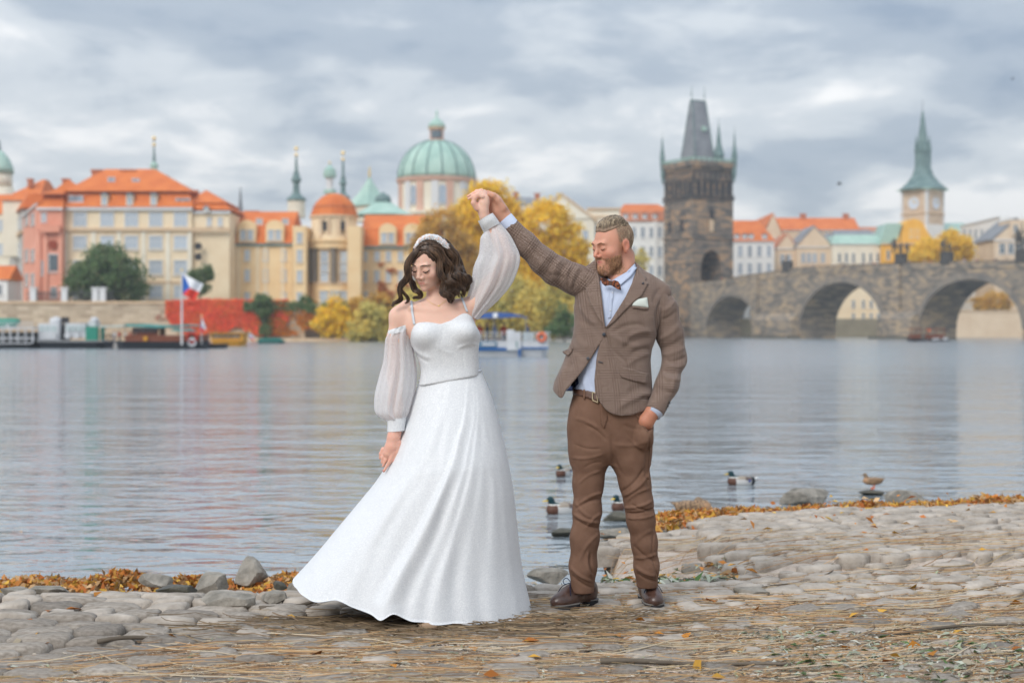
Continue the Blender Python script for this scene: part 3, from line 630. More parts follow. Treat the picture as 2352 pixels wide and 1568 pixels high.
# ------------------------------------------------------------------ bridge tower
def tower():
    phi = R(29.7); w = 11.6; C = Vector((X(1592.7, 328), 328, 0)); T = Matrix.Translation(C) @ Matrix.Rotation(phi, 4, 'Z')   # local x along the right face, y inward
    root = thing('bridge_tower', 'tall blackened gothic bridge tower with steep slate wedge roof', 'tower', (C.x, C.y, WZ)); zf = lambda v: Z(v, 331)
    B = lambda nm, m, *a, p=None: MB().box(*a, T).build(nm, m, p or root)
    # body with a pointed passage through the right face
    ax0, ax1 = 2.2, 8.3; zt = zf(574); zs = zf(618); zg = zf(655)
    mid = (ax0 + ax1) / 2
    arch = [(ax0, zg), (ax0, zs)] + [(mid - (mid - ax0) * math.cos(t * math.pi / 2) ** 1.15, zs + (zt - zs) * math.sin(t * math.pi / 2) ** .9) for t in (.2, .4, .6, .8, 1)] + \
           [(mid + (mid - ax0) * math.cos(t * math.pi / 2) ** 1.15, zs + (zt - zs) * math.sin(t * math.pi / 2) ** .9) for t in (.8, .6, .4, .2)] + [(ax1, zs), (ax1, zg)]
    hw = 0
    MB().prism([(0, WZ - 1), (w, WZ - 1), (w, zg), *arch[::-1], (0, zg)][:3] + arch[::-1] + [(0, zg)], 0, w, T).build('passage_storey', m_tower, root) if False else None
    outer = [(0, WZ - 1), (w, WZ - 1), (w, zf(566)), (0, zf(566))]
    # built as left pier, right pier and the masonry over the arch
    MB().prism([(0, WZ - 1), (ax0, WZ - 1), (ax0, zs)] + arch[2:7] + [(mid, zf(566)), (0, zf(566))], 0, w, T).build('passage_pier', m_tower, root)
    MB().prism([(ax1, WZ - 1), (w, WZ - 1), (w, zf(566)), (mid, zf(566)), (mid, zt)] + arch[7:11] + [(ax1, zs)], 0, w, T).build('passage_pier', m_tower, root)
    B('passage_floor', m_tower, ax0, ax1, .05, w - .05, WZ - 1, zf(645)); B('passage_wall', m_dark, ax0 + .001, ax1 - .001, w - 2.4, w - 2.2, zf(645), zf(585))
    B('lower_body', m_tower, 0, w, 0, w, zf(566), zf(458)); B('upper_body', m_towerd, .12, w - .12, .12, w - .12, zf(458), zf(391))
    for v, p in ((548, .22), (458, .3), (452, .2), (418, .16)): B('string_course', m_towerd if v < 460 else m_tower, -p, w + p, -p, w + p, zf(v), zf(v) + .45)
    MB().frus((0, w, 0, w), (-.55, w + .55, -.55, w + .55), zf(393), zf(383), T).build('corbel', m_tower, root)
    # open parapet gallery
    B('gallery_floor', m_tower, -.6, w + .6, -.6, w + .6, zf(383), zf(379) )
    for side in range(4):
        Ts = T @ Matrix.Translation((w / 2, w / 2, 0)) @ Matrix.Rotation(side * math.pi / 2, 4, 'Z') @ Matrix.Translation((-w / 2, -w / 2, 0))
        MB().box(-.6, w + .6, -.62, -.3, zf(379), zf(371.5), Ts).build('parapet', m_tower, root)
        for k in range(9):
            x = -.6 + k * (w + 1.2 - .6) / 8; MB().box(x, x + .6, -.6, -.3, zf(371.5), zf(366), Ts).build('merlon', m_patina, root)
        MB().box(-.75, w + .75, -.72, -.25, zf(366), zf(364), Ts).build('parapet_coping', m_patina, root)
        # blind arcade and niches, windows
        for k in range(6):
            x = 1.0 + k * 1.75; MB().box(x, x + .95, -.05, .25, zf(452), zf(421), Ts).prism([(x, zf(421)), (x + .95, zf(421)), (x + .47, zf(415))], -.05, .25, Ts).build('niche', m_dark, root)
            MB().box(x - .5, x - .28, -.25, .2, zf(452), zf(416), Ts).build('pilaster', m_tower, root)
        for k in range(7):
            x = .9 + k * 1.5; MB().box(x, x + .55, -.07, .2, zf(411), zf(398), Ts).build('niche', m_tower, root)
        for x in ((5.2,) if side == 0 else (2.6, 7.2)):
            MB().box(x - .7, x + .7, -.06, .2, zf(503 if side == 0 else 530), zf(484 if side == 0 else 510), Ts).prism([(x - .7, zf(484 if side == 0 else 510)), (x + .7, zf(484 if side == 0 else 510)), (x, zf(477 if side == 0 else 503))], -.06, .2, Ts).build('pointed_window', m_dark, root)
            MB().box(x - 1.0, x - .72, -.2, .1, zf(535), zf(482), Ts).box(x + .72, x + 1.0, -.2, .1, zf(535), zf(482), Ts).build('window_jamb', m_tower, root)
    MB().prism([(5.2 - .6, zf(532)), (5.8, zf(532)), (5.8, zf(508)), (5.2, zf(503)), (4.6, zf(508))], -.12, .1, T).build('sculpture_panel', m_trim, root)
    # wedge roof, ridge along the right face
    zr0, zr1 = zf(366), zf(226); i0 = 1.0
    MB().frus((2.7, w - 3.2, 2.7, w - 2.7), (3.8, 7.6, w / 2 - .4, w / 2 + .4), zf(379) + .01, zr1, T).build('roof', m_slate, root)
    MB().box(3.7, 7.7, w / 2 - .45, w / 2 + .45, zr1, zr1 + .3, T).build('ridge', m_patina_d, root)
    for sgn in (0, 1):
        x0, x1 = (2.65, 3.75) if sgn == 0 else (w - 3.15, 7.65)
        for yy0, yy1 in ((2.65, w / 2 - .45), (w - 2.65, w / 2 + .45)): MB().tube([T @ Vector((x0, yy0, zf(379))), T @ Vector((x1, yy1, zr1))], .13, 4).build('hip', m_patina_d, root)
    for x in (3.8, 7.6):
        MB().tube([T @ Vector((x, w / 2, zr1)), T @ Vector((x, w / 2, zf(190)))], [.1, .04], 5).lathe([(.02, zf(212)), (.25, zf(210)), (.02, zf(207))], 8, ((T @ Vector((x, w / 2, 0))).x, (T @ Vector((x, w / 2, 0))).y)).build('finial', m_patina_d, root)
    MB().box(5.6, 6.6, 3.6, 4.6, zf(296), zf(286), T).build('roof_dormer', m_patina, root)
    for x, y, r, vb, vt in ((w + .2, -.2, .6, 372, 300), (w - .3, w - .3, .6, 372, 300), (-.3, w + .2, .55, 372, 306), (w - 1.6, 3.4, 1.15, 366, 276)):
        p = T @ Vector((x, y, 0)); t_ = MB().lathe([(r, zf(vb) - (1.2 if r > 1 else 0)), (r, zf(vb - 12)), (r * 1.25, zf(vb - 13)), (r * .55, zf(vb - 40)), (.08, zf(vt))], 8, (p.x, p.y)).lathe([(.04, zf(vt)), (.04, zf(vt - 12))], 5, (p.x, p.y)); t_.build('turret', m_patina_d, root)
    for x, y in ((w + .05, -.25), (-.25, w + .05)):
        p = T @ Vector((x, y, 0)); MB().lathe([(.2, zf(415)), (.55, zf(395)), (.55, zf(372))], 8, (p.x, p.y)).build('corner_turret', m_patina_d, root)
tower()

# ------------------------------------------------------------------ stone bridge
BD = Vector((.4955, -.8686, 0)); BN = Vector((-.8686, -.4955, 0)); BP = Vector((42.3, 322.5, 0))
def s_of(u): k = (u - U0) / F; return (k * BP.y - BP.x) / (BD.x - k * BD.y)
def bridge():
    ang = math.atan2(BD.y, BD.x); T = Matrix.Translation(BP) @ Matrix.Rotation(ang, 4, 'Z')      # local x along the bridge, y = towards far side
    root = thing('stone_bridge', 'old sandstone arch bridge with statues running from the tower to the right edge', 'bridge', (BP.x, BP.y, WZ))
    ys = lambda s: BP.y + BD.y * s; zz_ = lambda v, s: Z(v, ys(s))
    tops = [(-3, 12.2), (s_of(1620), zz_(647, s_of(1620))), (s_of(1700), zz_(636, s_of(1700))), (s_of(1830), zz_(617, s_of(1830))), (s_of(2050), zz_(606, s_of(2050))), (s_of(2240), zz_(601, s_of(2240))), (s_of(2352), zz_(598, s_of(2352))), (150, 13.6)]
    xt = [a for a, _ in tops]; zt = [b for _, b in tops]; top = lambda s: float(herm(np.array([s]), xt, zt)[0])
    arcs = [(1624, 1738, 680), (1838, 2028, 648), (2112, 2348, 641)]
    arcs = [(s_of(a), s_of(b), zz_(v, s_of((a + b) / 2)), .6) for a, b, v in arcs] + [(93, 115, 10.2, .6), (122, 143, 9.8, .6)]
    poly = [(-3, -1.5)]; rings = []
    for a, b, zc, k in arcs:
        m_ = (a + b) / 2; hw = (b - a) / 2; zs = max(1.6, zc - hw * .92)
        c = [(m_ - hw * math.cos(t), zs + (zc - zs) * math.sin(t)) for t in [math.pi * i / 22 for i in range(23)]]
        rings.append((m_, hw, zs, zc)); poly += [(a, -1.5)] + c + [(b, -1.5)]
    poly += [(150, -1.5), (150, 12.4)]; N = 26
    poly += [(s, top(s) - 1.1) for s in np.linspace(150, -3, N)]
    WD = 9.6
    b = MB().prism(poly, 0, WD, T); me = pydata('t', b.v, b.f); bm = bmesh.new(); bm.from_mesh(me); bmesh.ops.triangulate(bm, faces=bm.faces[:], ngon_method='EAR_CLIP'); bm.to_mesh(me); me.materials.append(m_bridge)
    link(me, 'arcade', root)
    for m_, hw, zs, zc in rings:
        r = MB(); n = 22
        for i in range(n):
            q = []
            for (k, t) in ((1.0, i), (1.1, i), (1.1, i + 1), (1.0, i + 1)):
                t = math.pi * t / n; q.append((m_ - hw * k * math.cos(t), zs + (zc - zs) * (k if k == 1 else 1 + .1 * hw / (zc - zs)) * math.sin(t)))
            r.prism(q, -.16, .1, T)
        r.build('arch_ring', mat('ring_stone', (.16, .15, .14), (.3, .25, .2), .5) if 'ring_stone' not in bpy.data.materials else bpy.data.materials['ring_stone'], root)
    for y0, nm in ((-.12, 'parapet'), (WD - .3, 'parapet')):
        p = [(s, top(s) - 1.1) for s in np.linspace(-3, 150, N)] + [(s, top(s)) for s in np.linspace(150, -3, N)]
        q = MB(); sx = np.linspace(-3, 150, N)
        for a, c in zip(sx[:-1], sx[1:]): q.prism([(a, top(a) - 1.15), (c, top(c) - 1.15), (c, top(c)), (a, top(a))], y0, y0 + .42, T)
        q.build(nm, m_bridge, root)
        q = MB()
        for a, c in zip(sx[:-1], sx[1:]): q.prism([(a, top(a)), (c, top(c)), (c, top(c) + .16), (a, top(a) + .16)], y0 - .1, y0 + .52, T)
        q.build('parapet_coping', m_trim if False else m_tower, root)
    # piers with pointed cutwaters and buttress strips
    for ua, ub in ((1742, 1832), (2032, 2108)):
        a, c = s_of(ua), s_of(ub); w = c - a
        MB().prism([(0, 0), (w, 0), (w * .82, -2.6), (w * .18, -2.6)], 0, 1, T @ Matrix.Translation((a, -0.01, -1.5)) @ Matrix.Rotation(R(90), 4, 'X') @ Matrix.Scale(1, 4)) if False else None
        pr = MB(); z0, z1, z2 = -1.5, 3.6, 5.0
        base = [(a - .4, -.02), (a - .1, -1.8), ((a + c) / 2, -3.2), (c + .1, -1.8), (c + .4, -.02)]
        vs = [T @ Vector((x, y, z0)) for x, y in base] + [T @ Vector((x, y, z1)) for x, y in base] + [T @ Vector((x, min(y, 0) * .1 - .02, z2)) for x, y in base]
        fs = [(i, i + 1, i + 6, i + 5) for i in range(4)] + [(i + 5, i + 6, i + 11, i + 10) for i in range(4)]
        pr.add(vs, fs).build('cutwater', m_bridge, root)
        MB().box(a - .8, c + .8, -3.6, 0, -1.5, WZ + .55, T).build('pier_footing', mat('wet_stone', (.09, .09, .08), (.16, .15, .12), .6) if 'wet_stone' not in bpy.data.materials else bpy.data.materials['wet_stone'], root)
    for u in (1735, 2060): a = s_of(u); MB().box(a - 1.1, a + 1.1, -.5, 0, 3, top(a) - .2, T).build('buttress', m_bridge, root)
    return root, T, top
BR, BT, btop = bridge()

# ------------------------------------------------------------------ little figures, statues
def figure_sdf(P, arm=0):
    d = chain(P, [(0, 0, .95, .13), (0, 0, 1.15, .13), (0, 0, 1.4, .15)], .05)
    d = smin(d, ell(P, (0, 0, 1.38), (.22, .12, .12)), .06)
    for s in (-1, 1):
        d = smin(d, chain(P, [(s * .09, 0, .92, .09), (s * .1, -.02, .5, .065), (s * .11, 0, .08, .05)], .03), .04)
        d = smin(d, cap_(P, (s * .11, 0, .05), (s * .12, -.15, .04), .045), .03)
        e = (s * .27, 0, 1.12); h = (s * .24, -.14, .9) if not (arm and s > 0) else (s * .34, -.1, 1.72)
        if arm and s > 0: e = (.36, -.02, 1.42)
        d = smin(d, chain(P, [(s * .2, 0, 1.42, .06), (*e, .05), (*h, .04)], .03), .03)
    d = smin(d, cap_(P, (0, 0, 1.45), (0, 0, 1.56), .055), .03)
    return smin(d, ell(P, (0, -.01, 1.67), (.085, .1, .12)), .02)
FIG = {}
def figure_mesh(top, legs, arm=0, hair=(.05, .035, .025), skin=(.5, .28, .2)):
    if ('g', arm) not in FIG: FIG['g', arm] = snet(lambda P: figure_sdf(P, arm), (-.45, -.28, -.02), (.5, .25, 1.85), .045)
    V, Q = FIG['g', arm]; me = pydata('body', V, Q[:, ::1]); C = np.zeros((len(V), 3)); z = V[:, 2]; xx = np.abs(V[:, 0])
    C[:] = top; C[z < .95] = legs; C[(z < .1)] = (.03, .03, .03)
    C[(xx > .2) & (z < .97) & (z > .8)] = skin
    if arm: C[(V[:, 0] > .2) & (z > 1.62)] = skin
    C[(z > 1.52) & (xx < .12)] = skin; C[(z > 1.68) & (xx < .14) & ((V[:, 1] > -.04) | (z > 1.73))] = hair
    paint(me, C); me.polygons.foreach_set('use_smooth', np.ones(len(me.polygons), bool)); me.materials.append(m_vc); return me
def vcmat(name, rough=.75, sss=0, bump=0, bs=40, spec=.35):
    m, t, b = bsdf(name); b.inputs['Roughness'].default_value = rough; b.inputs['Specular IOR Level'].default_value = spec
    a = NN(t, 'ShaderNodeVertexColor', layer_name='col'); LK(t, a.outputs[0], b.inputs['Base Color'])
    if sss: b.inputs['Subsurface Weight'].default_value = sss; b.inputs['Subsurface Radius'].default_value = (1, .35, .2); b.inputs['Subsurface Scale'].default_value = .008
    if bump:
        n = NN(t, 'ShaderNodeTexNoise', i_Scale=float(bs), i_Detail=4.0); LK(t, NN(t, 'ShaderNodeTexCoord').outputs['Object'], n.inputs['Vector'])
        bp = NN(t, 'ShaderNodeBump', i_Distance=bump, i_Strength=1.0); LK(t, n.outputs[0], bp.inputs['Height']); LK(t, bp.outputs[0], b.inputs['Normal'])
    return m
m_vc = vcmat('painted_cloth')
def person(label, loc, me, rz=0, s=1.0, group=None):
    o = bpy.data.objects.new('person', me); COL.objects.link(o); o.location = loc; o.rotation_euler = (0, 0, rz); o.scale = (s,) * 3
    ORG[o.name] = Vector(loc); return tag(o, label, 'person', group)
m_stat = mat('black_statue_stone', (.05, .05, .05), (.1, .095, .09), 2, .8)
def statue(label, u, n=2, h=4.6, tall=True):
    s = s_of(u); p = BT @ Vector((s, .2, 0)); z = btop(s)
    root = thing('statue', label, 'statue', (p.x, p.y, z))
    MB().box(-1.1, 1.1, -.5, .7, z - .3, z + 1.9, Matrix.Translation((p.x, p.y, 0)) @ Matrix.Rotation(math.atan2(BD.y, BD.x), 4, 'Z')).build('pedestal', m_stat, root)
    V, Q = FIG['g', 1] if ('g', 1) in FIG else snet(lambda P: figure_sdf(P, 1), (-.45, -.28, -.02), (.5, .25, 1.85), .045); FIG['g', 1] = (V, Q)
    for k in range(n):
        sc = h / 1.85 * (.62 if k == 0 and tall else .45); Vv = V.copy(); cl = Vv[:, 2] < 1.2
        Vv[cl, 0] = Vv[cl, 0] * 1.5; Vv[cl, 1] *= 1.6                      # robes
        Vv = Vv * sc * [1.15, 1.15, 1] + [p.x + (k - (n - 1) / 2) * 1.2, p.y, z + 1.9]
        link(pydata('figure', Vv, Q, m_stat), 'figure', root, smooth=True)
    if tall: MB().tube([(p.x, p.y, z + 1.9), (p.x, p.y, z + 1.9 + h * .75)], .09, 5).build('staff', m_stat, root)
figure_mesh((.1, .1, .1), (.1, .1, .1), 1)
statue('black baroque statue group on the bridge in front of the orange gabled house', 2067, 3, 5.0)
statue('dark statue group on the bridge in front of the yellow tree', 2172, 2, 4.2)
statue('black statue on tall pedestal at the right edge on the bridge', 2346, 2, 6.0)
statue('small statue on the bridge parapet near the tower', 1806, 1, 3.0, False)
palette = [((.5, .08, .05), (.05, .06, .1)), ((.05, .07, .15), (.04, .04, .05)), ((.6, .6, .6), (.06, .08, .14)), ((.08, .08, .08), (.1, .1, .12)), ((.1, .15, .3), (.05, .05, .06)), ((.65, .4, .08), (.1, .08, .07)), ((.35, .3, .25), (.05, .05, .05))]
PM = [figure_mesh(a, b) for a, b in palette]; cn = ['red', 'navy', 'white', 'black', 'blue', 'yellow', 'tan']
for i in range(42):
    g_ = i // 7; k = i % 7; u = 1650 + 115 * g_ + 16 * ((k * 3) % 7) + 5 * (i % 3); s = s_of(u); p = BT @ Vector((s, .9 + (i % 5) * .55, 0))
    person('distant walker in %s top on the bridge, %s' % (cn[k], ['close to the stone tower', 'above the pier right of the first arch', 'above the middle arch', 'just left of the first statue group', 'between the two big statue groups', 'near the right edge of the photo'][g_]), (p.x, p.y, btop(s) - 1.1 + .001), PM[k], rz=i * 1.3, group='people walking across the stone bridge')

# ------------------------------------------------------------------ houses behind the bridge
def H(name, label, u0, u1, y, depth, vt, m, roof=None, vr=None, rm=None, wins=None, base=4.2, y1=None, cat='house'):
    b = Bld(name, label, u0, y, u1, y1 or y, depth, base, cat=cat); b.wall(b.z(vt), m); b.band(b.z(vt) - .3, m_trimw, .3, .3)
    if roof == 'gable': b.gable(b.z(vt), b.z(vr), rm)
    elif roof == 'hip': b.hip(b.z(vt), b.z(vr), rm, ins=min(depth / 2, b.L / 2.2))
    elif roof == 'front':   # ridge perpendicular, pointed gable facing the river
        xm = b.L / 2; MB().prism([(0, b.z(vt)), (b.L, b.z(vt)), (xm, b.z(vr))], 0, depth, b.T).build('gable', m, b.root)
        MB().prism([(-.5, b.z(vt) - .2), (xm, b.z(vr) + .1), (b.L + .5, b.z(vt) - .2), (b.L + .5, b.z(vt) + .2), (xm, b.z(vr) + .6), (-.5, b.z(vt) + .2)][::-1], .4, depth + .4, b.T).build('roof', rm, b.root)
    if wins: b.wins(*wins)
    return b
b1 = H('townhouse', 'white townhouse with steep orange roof right of the stone tower', 1686, 1778, 372, 14, 554, m_white, None, wins=([1700, 1722, 1744, 1766], [(565, 588), (605, 628)], 8, 'plain', m_pane))
b1.frus('roof', m_tile, (-.5, b1.L + .5, -.4, 14), (-.5, b1.L - 3.2, 6, 6.4), b1.z(554), b1.z(506) + .4)
for u in (1693, 1711, 1726, 1757): b1.dormer(b1.x(u), b1.z(549), b1.z(538), 1.3, .3, m=m_white, roofm=m_tile2)
b2 = H('townhouse', 'tall beige gable end with long orange roof behind the bridge', 1752, 1800, 400, 30, 545, m_beige, 'front', 493, m_tile)
b2b = H('townhouse', 'long low orange tiled roof house behind the bridge between tower and clock tower', 1780, 1972, 418, 14, 528, m_beige, 'gable', 496, m_tile, ([1850, 1875, 1900, 1925, 1950], [(535, 550)], 9))
b2b.chimney(b2b.x(1855), 6, b2b.z(500), b2b.z(489), 1.6); b2b.chimney(b2b.x(1955), 6, b2b.z(505), b2b.z(489), 1.6)
b3 = H('house', 'small beige house with pinkish pyramid gable behind the bridge', 1784, 1832, 385, 12, 570, m_beige, 'front', 540, m_tile2, ([1797, 1812], [(585, 605)], 8))
b4 = H('house', 'beige house with round stepped gable behind the bridge', 1830, 1912, 383, 14, 566, m_beige, 'front', 522, m_slate, ([1845, 1858, 1871, 1890], [(582, 602)], 8))
b5 = H('townhouse', 'cream town palace with grey green mansard roof and arched windows behind the bridge', 1913, 2027, 380, 14, 560, m_cream2, None, wins=([1928, 1944, 1960, 1983, 2000, 2016], [(584, 602)], 5.5, 'arch', m_paned))
b5.frus('mansard', m_patina, (-.4, b5.L + .4, -.4, 14), (1, b5.L - 1, 2, 12), b5.z(560), b5.z(538)); b5.frus('roof', m_slate, (1, b5.L - 1, 2, 12), (2, b5.L - 2, 6.8, 7.2), b5.z(538), b5.z(524))
b6 = H('townhouse', 'long old red tiled roof house left of the clock tower', 1960, 2045, 420, 12, 530, m_cream2, 'gable', 518, m_tile2)
b7 = Bld('townhouse', 'bright ochre house with curved baroque gable below the clock tower', 2026, 378, 2152, 378, 12, 4.2); b7.wall(b7.z(560), m_ochre)
x_ = b7.x; z_ = b7.z; MB().prism([(x_(2055), z_(561)), (x_(2150), z_(561)), (x_(2142), z_(548)), (x_(2130), z_(532)), (x_(2120), z_(512)), (x_(2110), z_(505)), (x_(2099), z_(502)), (x_(2088), z_(505)), (x_(2080), z_(514)), (x_(2072), z_(535)), (x_(2062), z_(550))], -.1, 11, b7.T).build('gable', m_ochre, b7.root)
b7.wins([2093, 2107], [(527, 545)], 5, 'plain', m_paned); b7.wins([2040, 2090, 2110, 2135], [(575, 595)], 6, 'plain', m_paned); b7.band(b7.z(562), m_trim, .4, .4)
MB().prism([(x_(2020), z_(562)), (x_(2060), z_(562)), (x_(2075), z_(512)), (x_(2040), z_(512))], 1, 11, b7.T).build('side_roof', m_patina, b7.root)
def clock_tower():
    y = 390; C = Vector((X(2129, y), y, 0)); phi = R(31); T = Matrix.Translation(C) @ Matrix.Rotation(phi, 4, 'Z')
    # wider clock face turned to the left, narrower to the right
    wl, wr = 8.6, 6.6; zf = lambda v: Z(v, y + 2)
    root = thing('clock_tower', 'clock tower with flared green copper spire at right behind the bridge', 'tower', (C.x, C.y, 4.2))
    T = Matrix.Translation(C) @ Matrix.Rotation(R(40), 4, 'Z'); w = 8.2
    m_ct = mat('clock_tower_render', (.56, .42, .3), (.66, .52, .38), .4, .85)
    MB().box(0, w, 0, w, 4.2, zf(515), T).build('lower_body', m_white, root); MB().box(0, w, 0, w, zf(515), zf(432), T).build('body', m_ct, root)
    for side in (0, 3):
        Ts = T @ Matrix.Translation((w / 2, w / 2, 0)) @ Matrix.Rotation(side * math.pi / 2, 4, 'Z') @ Matrix.Translation((-w / 2, -w / 2, 0))
        MB().box(-.1, .6, -.14, .1, zf(515), zf(432), Ts).build('corner_strip', m_trimw, root); MB().box(w - .6, w + .1, -.14, .1, zf(515), zf(432), Ts).build('corner_strip', m_trimw, root)
        MB().box(-.2, w + .2, -.3, .1, zf(491), zf(489), Ts).build('cornice', m_trim, root)
        Tc = Ts @ Matrix.Translation((w / 2, -.05, zf(466))) @ Matrix.Rotation(R(90), 4, 'X')
        cl_ = MB().lathe([(1.75, 0), (1.75, .16)], 28, T=Tc).build('clock_face', mat('clock_white', (.62, .68, .78), rough=.5) if side == 0 else bpy.data.materials['clock_white'], root)
        MB().lathe([(1.95, -.02), (1.95, .12), (1.76, .12), (1.76, -.02)], 28, T=Tc, cap=False).build('clock_rim', m_trim, cl_)
        hd = MB(); q = Tc @ Matrix.Translation((0, 0, .2))
        for a, l, t in ((R(100), 1.3, .1), (R(20), .9, .14)): hd.box(0, l, -t, t, 0, .05, q @ Matrix.Rotation(a, 4, 'Z'))
        for k in range(12): hd.box(1.35, 1.6, -.06, .06, -.02, .03, q @ Matrix.Rotation(k * math.pi / 6, 4, 'Z'))
        hd.build('clock_hands', m_gold, cl_)
    c = T @ Vector((w / 2, w / 2, 0)); s = (y + 4) / F; rt = 1.414
    pr = [(57, 433), (50, 427), (36, 415), (25, 400), (19, 383), (16, 360), (13, 330), (9, 300), (5, 272), (1.5, 250)]
    MB().lathe([(a * s * .99, zf(v)) for a, v in pr], 8, (c.x, c.y), a0=R(40 + 22.5)).build('spire', m_patina_d, root)
    MB().lathe([(59 * s, zf(436)), (59 * s, zf(433))], 4, (c.x, c.y), a0=R(40 + 45)).build('eaves', m_patina, root)
    MB().tube([(c.x, c.y, zf(252)), (c.x, c.y, zf(224))], [.12, .05], 5).build('finial', m_slate, root)
    for du, vt in ((-16, 305), (15, 305), (-7, 322), (9, 318), (0, 330)):
        MB().lathe([(3.2 * s, zf(384)), (3.4 * s, zf(345)), (4.6 * s, zf(343)), (.3 * s, zf(vt))], 6, (c.x + du * s, c.y - 2.0 + abs(du) * .1)).build('turret', m_patina_d, root)
clock_tower()
b8 = H('townhouse', 'pale house with long green copper roof right of the clock tower', 2130, 2228, 400, 14, 532, m_cream2, 'gable', 508, m_patina)
b9 = H('palace', 'white stone palace with rows of windows at right behind the bridge', 2206, 2296, 392, 14, 508, m_white, None, wins=([2216, 2229, 2242, 2256, 2270], [(528, 548), (566, 586)], 6, 'plain', m_pane), y1=360)
b10 = H('townhouse', 'ochre stepped gable townhouse at the right edge behind the bridge', 2284, 2390, 345, 14, 550, m_beige, 'front', 505, m_slate, ([2302, 2322, 2342], [(560, 582)], 12, 'plain', m_paned))
b10.box('attic', m_beige, b10.x(2320), b10.x(2370), -.2, 8, b10.z(545), b10.z(505)); b10.wins([2332], [(518, 532)], 8, 'plain', m_paned, y=-.2)
b11 = H('house', 'low white house row on the quay seen beyond the bridge near the tower', 1690, 1830, 352, 8, 690, m_white, 'gable', 672, m_tile2, ([1705, 1725, 1745], [(710, 730)], 8))
b12 = Bld('house', 'cream house with dark arched windows seen through the middle bridge arch', 1900, 352, 2046, 352, 10, -.2); b12.wall(b12.z(686), m_cream); MB().prism([(b12.x(1925), b12.z(686)), (b12.x(2028), b12.z(686)), (b12.x(1990), b12.z(664)), (b12.x(1972), b12.z(655)), (b12.x(1955), b12.z(664))], 0, 9, b12.T).build('gable', m_cream, b12.root)
b12.wins([1960, 1983, 2001, 2017], [(692, 706), (722, 737)], 5.5, 'arch', m_dark if False else m_paned)
MB().prism([(b12.x(2005) + 2.6 * math.cos(math.pi * k / 10), WZ + 2.3 * math.sin(math.pi * k / 10)) for k in range(11)], -.08, .1, b12.T).build('boat_arch', m_dark, b12.root)
wallrun('garden_wall', 'plain cream wall seen through the right bridge arch', [(X(2140, 330), 330), (X(2420, 330), 330)], -1, Z(716, 330), m_beige, cope=m_trim)
# ------------------------------------------------------------------ foliage
def leafmat(name, trans=.5, rough=.6):
    m, t, b = bsdf(name); b.inputs['Roughness'].default_value = rough; b.inputs['Specular IOR Level'].default_value = .2
    a = NN(t, 'ShaderNodeVertexColor', layer_name='col'); LK(t, a.outputs[0], b.inputs['Base Color'])
    tr = NN(t, 'ShaderNodeBsdfTranslucent'); LK(t, a.outputs[0], tr.inputs[0]); mx = NN(t, 'ShaderNodeMixShader', i_0=trans)
    LK(t, b.outputs[0], mx.inputs[1]); LK(t, tr.outputs[0], mx.inputs[2]); LK(t, mx.outputs[0], t.nodes['Material Output'].inputs[0]); return m
m_leaf = leafmat('leaves')
m_bark = mat('bark', (.1, .08, .06), (.17, .14, .11), 2, .95, .02)
def leafset(P, size, C, name='crown', flat=None, parent=None, aspect=.6, mt=None, up=None):
    """P (n,3) centres, size array, C (n,3); flat = normal vector the leaves roughly lie against"""
    n = len(P); a = RS.normal(size=(n, 3)); a /= np.linalg.norm(a, axis=1)[:, None]
    b = RS.normal(size=(n, 3))
    if flat is not None: f = np.array(flat) * np.ones((n, 3)); a -= (a * f).sum(1)[:, None] * f * .8; a /= np.linalg.norm(a, axis=1)[:, None]; b = np.cross(f + RS.normal(size=(n, 3)) * .35, a)
    else: b = np.cross(a, b)
    b /= np.linalg.norm(b, axis=1)[:, None]
    s = np.asarray(size) * np.ones(n); a *= s[:, None]; b *= (s * aspect)[:, None]
    nn = np.cross(a, b); nn /= np.linalg.norm(nn, axis=1)[:, None] + 1e-9; lift = nn * (s * .25)[:, None]
    V = np.stack([P - a, P + b * .9 - a * .1 + lift, P + a, P - b * .9 - a * .1 + lift], 1).reshape(-1, 3)
    Q = np.arange(4 * n).reshape(-1, 4); me = pydata(name, V, Q, mt or m_leaf); paint(me, np.repeat(C, 4, 0)); return link(me, name, parent, None if parent else tuple(P.min(0)))
def palette_cols(P, cols, f=.5, seed=3):
    k = sinnoise(P, f, seed) * .5 + .5 + RS.normal(size=len(P)) * .22; k = np.clip(k, 0, .999) * (len(cols) - 1); i = k.astype(int); w = (k - i)[:, None]
    c = np.array(cols); return (c[i] * (1 - w) + c[np.minimum(i + 1, len(c) - 1)] * w) * (.75 + .5 * RS.rand(len(P), 1))
def clumps(ells, N, csz):
    """ells: (cx,cy,cz,rx,ry,rz); clumps fill the shells unevenly"""
    vol = np.array([e[3] * e[4] * e[5] for e in ells]) ** (2 / 3); out = []
    for e, w in zip(ells, vol / vol.sum()):
        n = int(N * w); m_ = max(6, n // 45); d = RS.normal(size=(m_, 3)); d /= np.linalg.norm(d, axis=1)[:, None]
        c = d * (RS.uniform(.45, 1.0, (m_, 1)) ** .4) * np.array(e[3:]) + np.array(e[:3]); r = csz * RS.uniform(.6, 1.5, m_)
        i = RS.randint(0, m_, n); q = RS.normal(size=(n, 3)) * .5; out.append(c[i] + q * r[i][:, None] * np.array([1, 1, .75]))
    return np.concatenate(out)
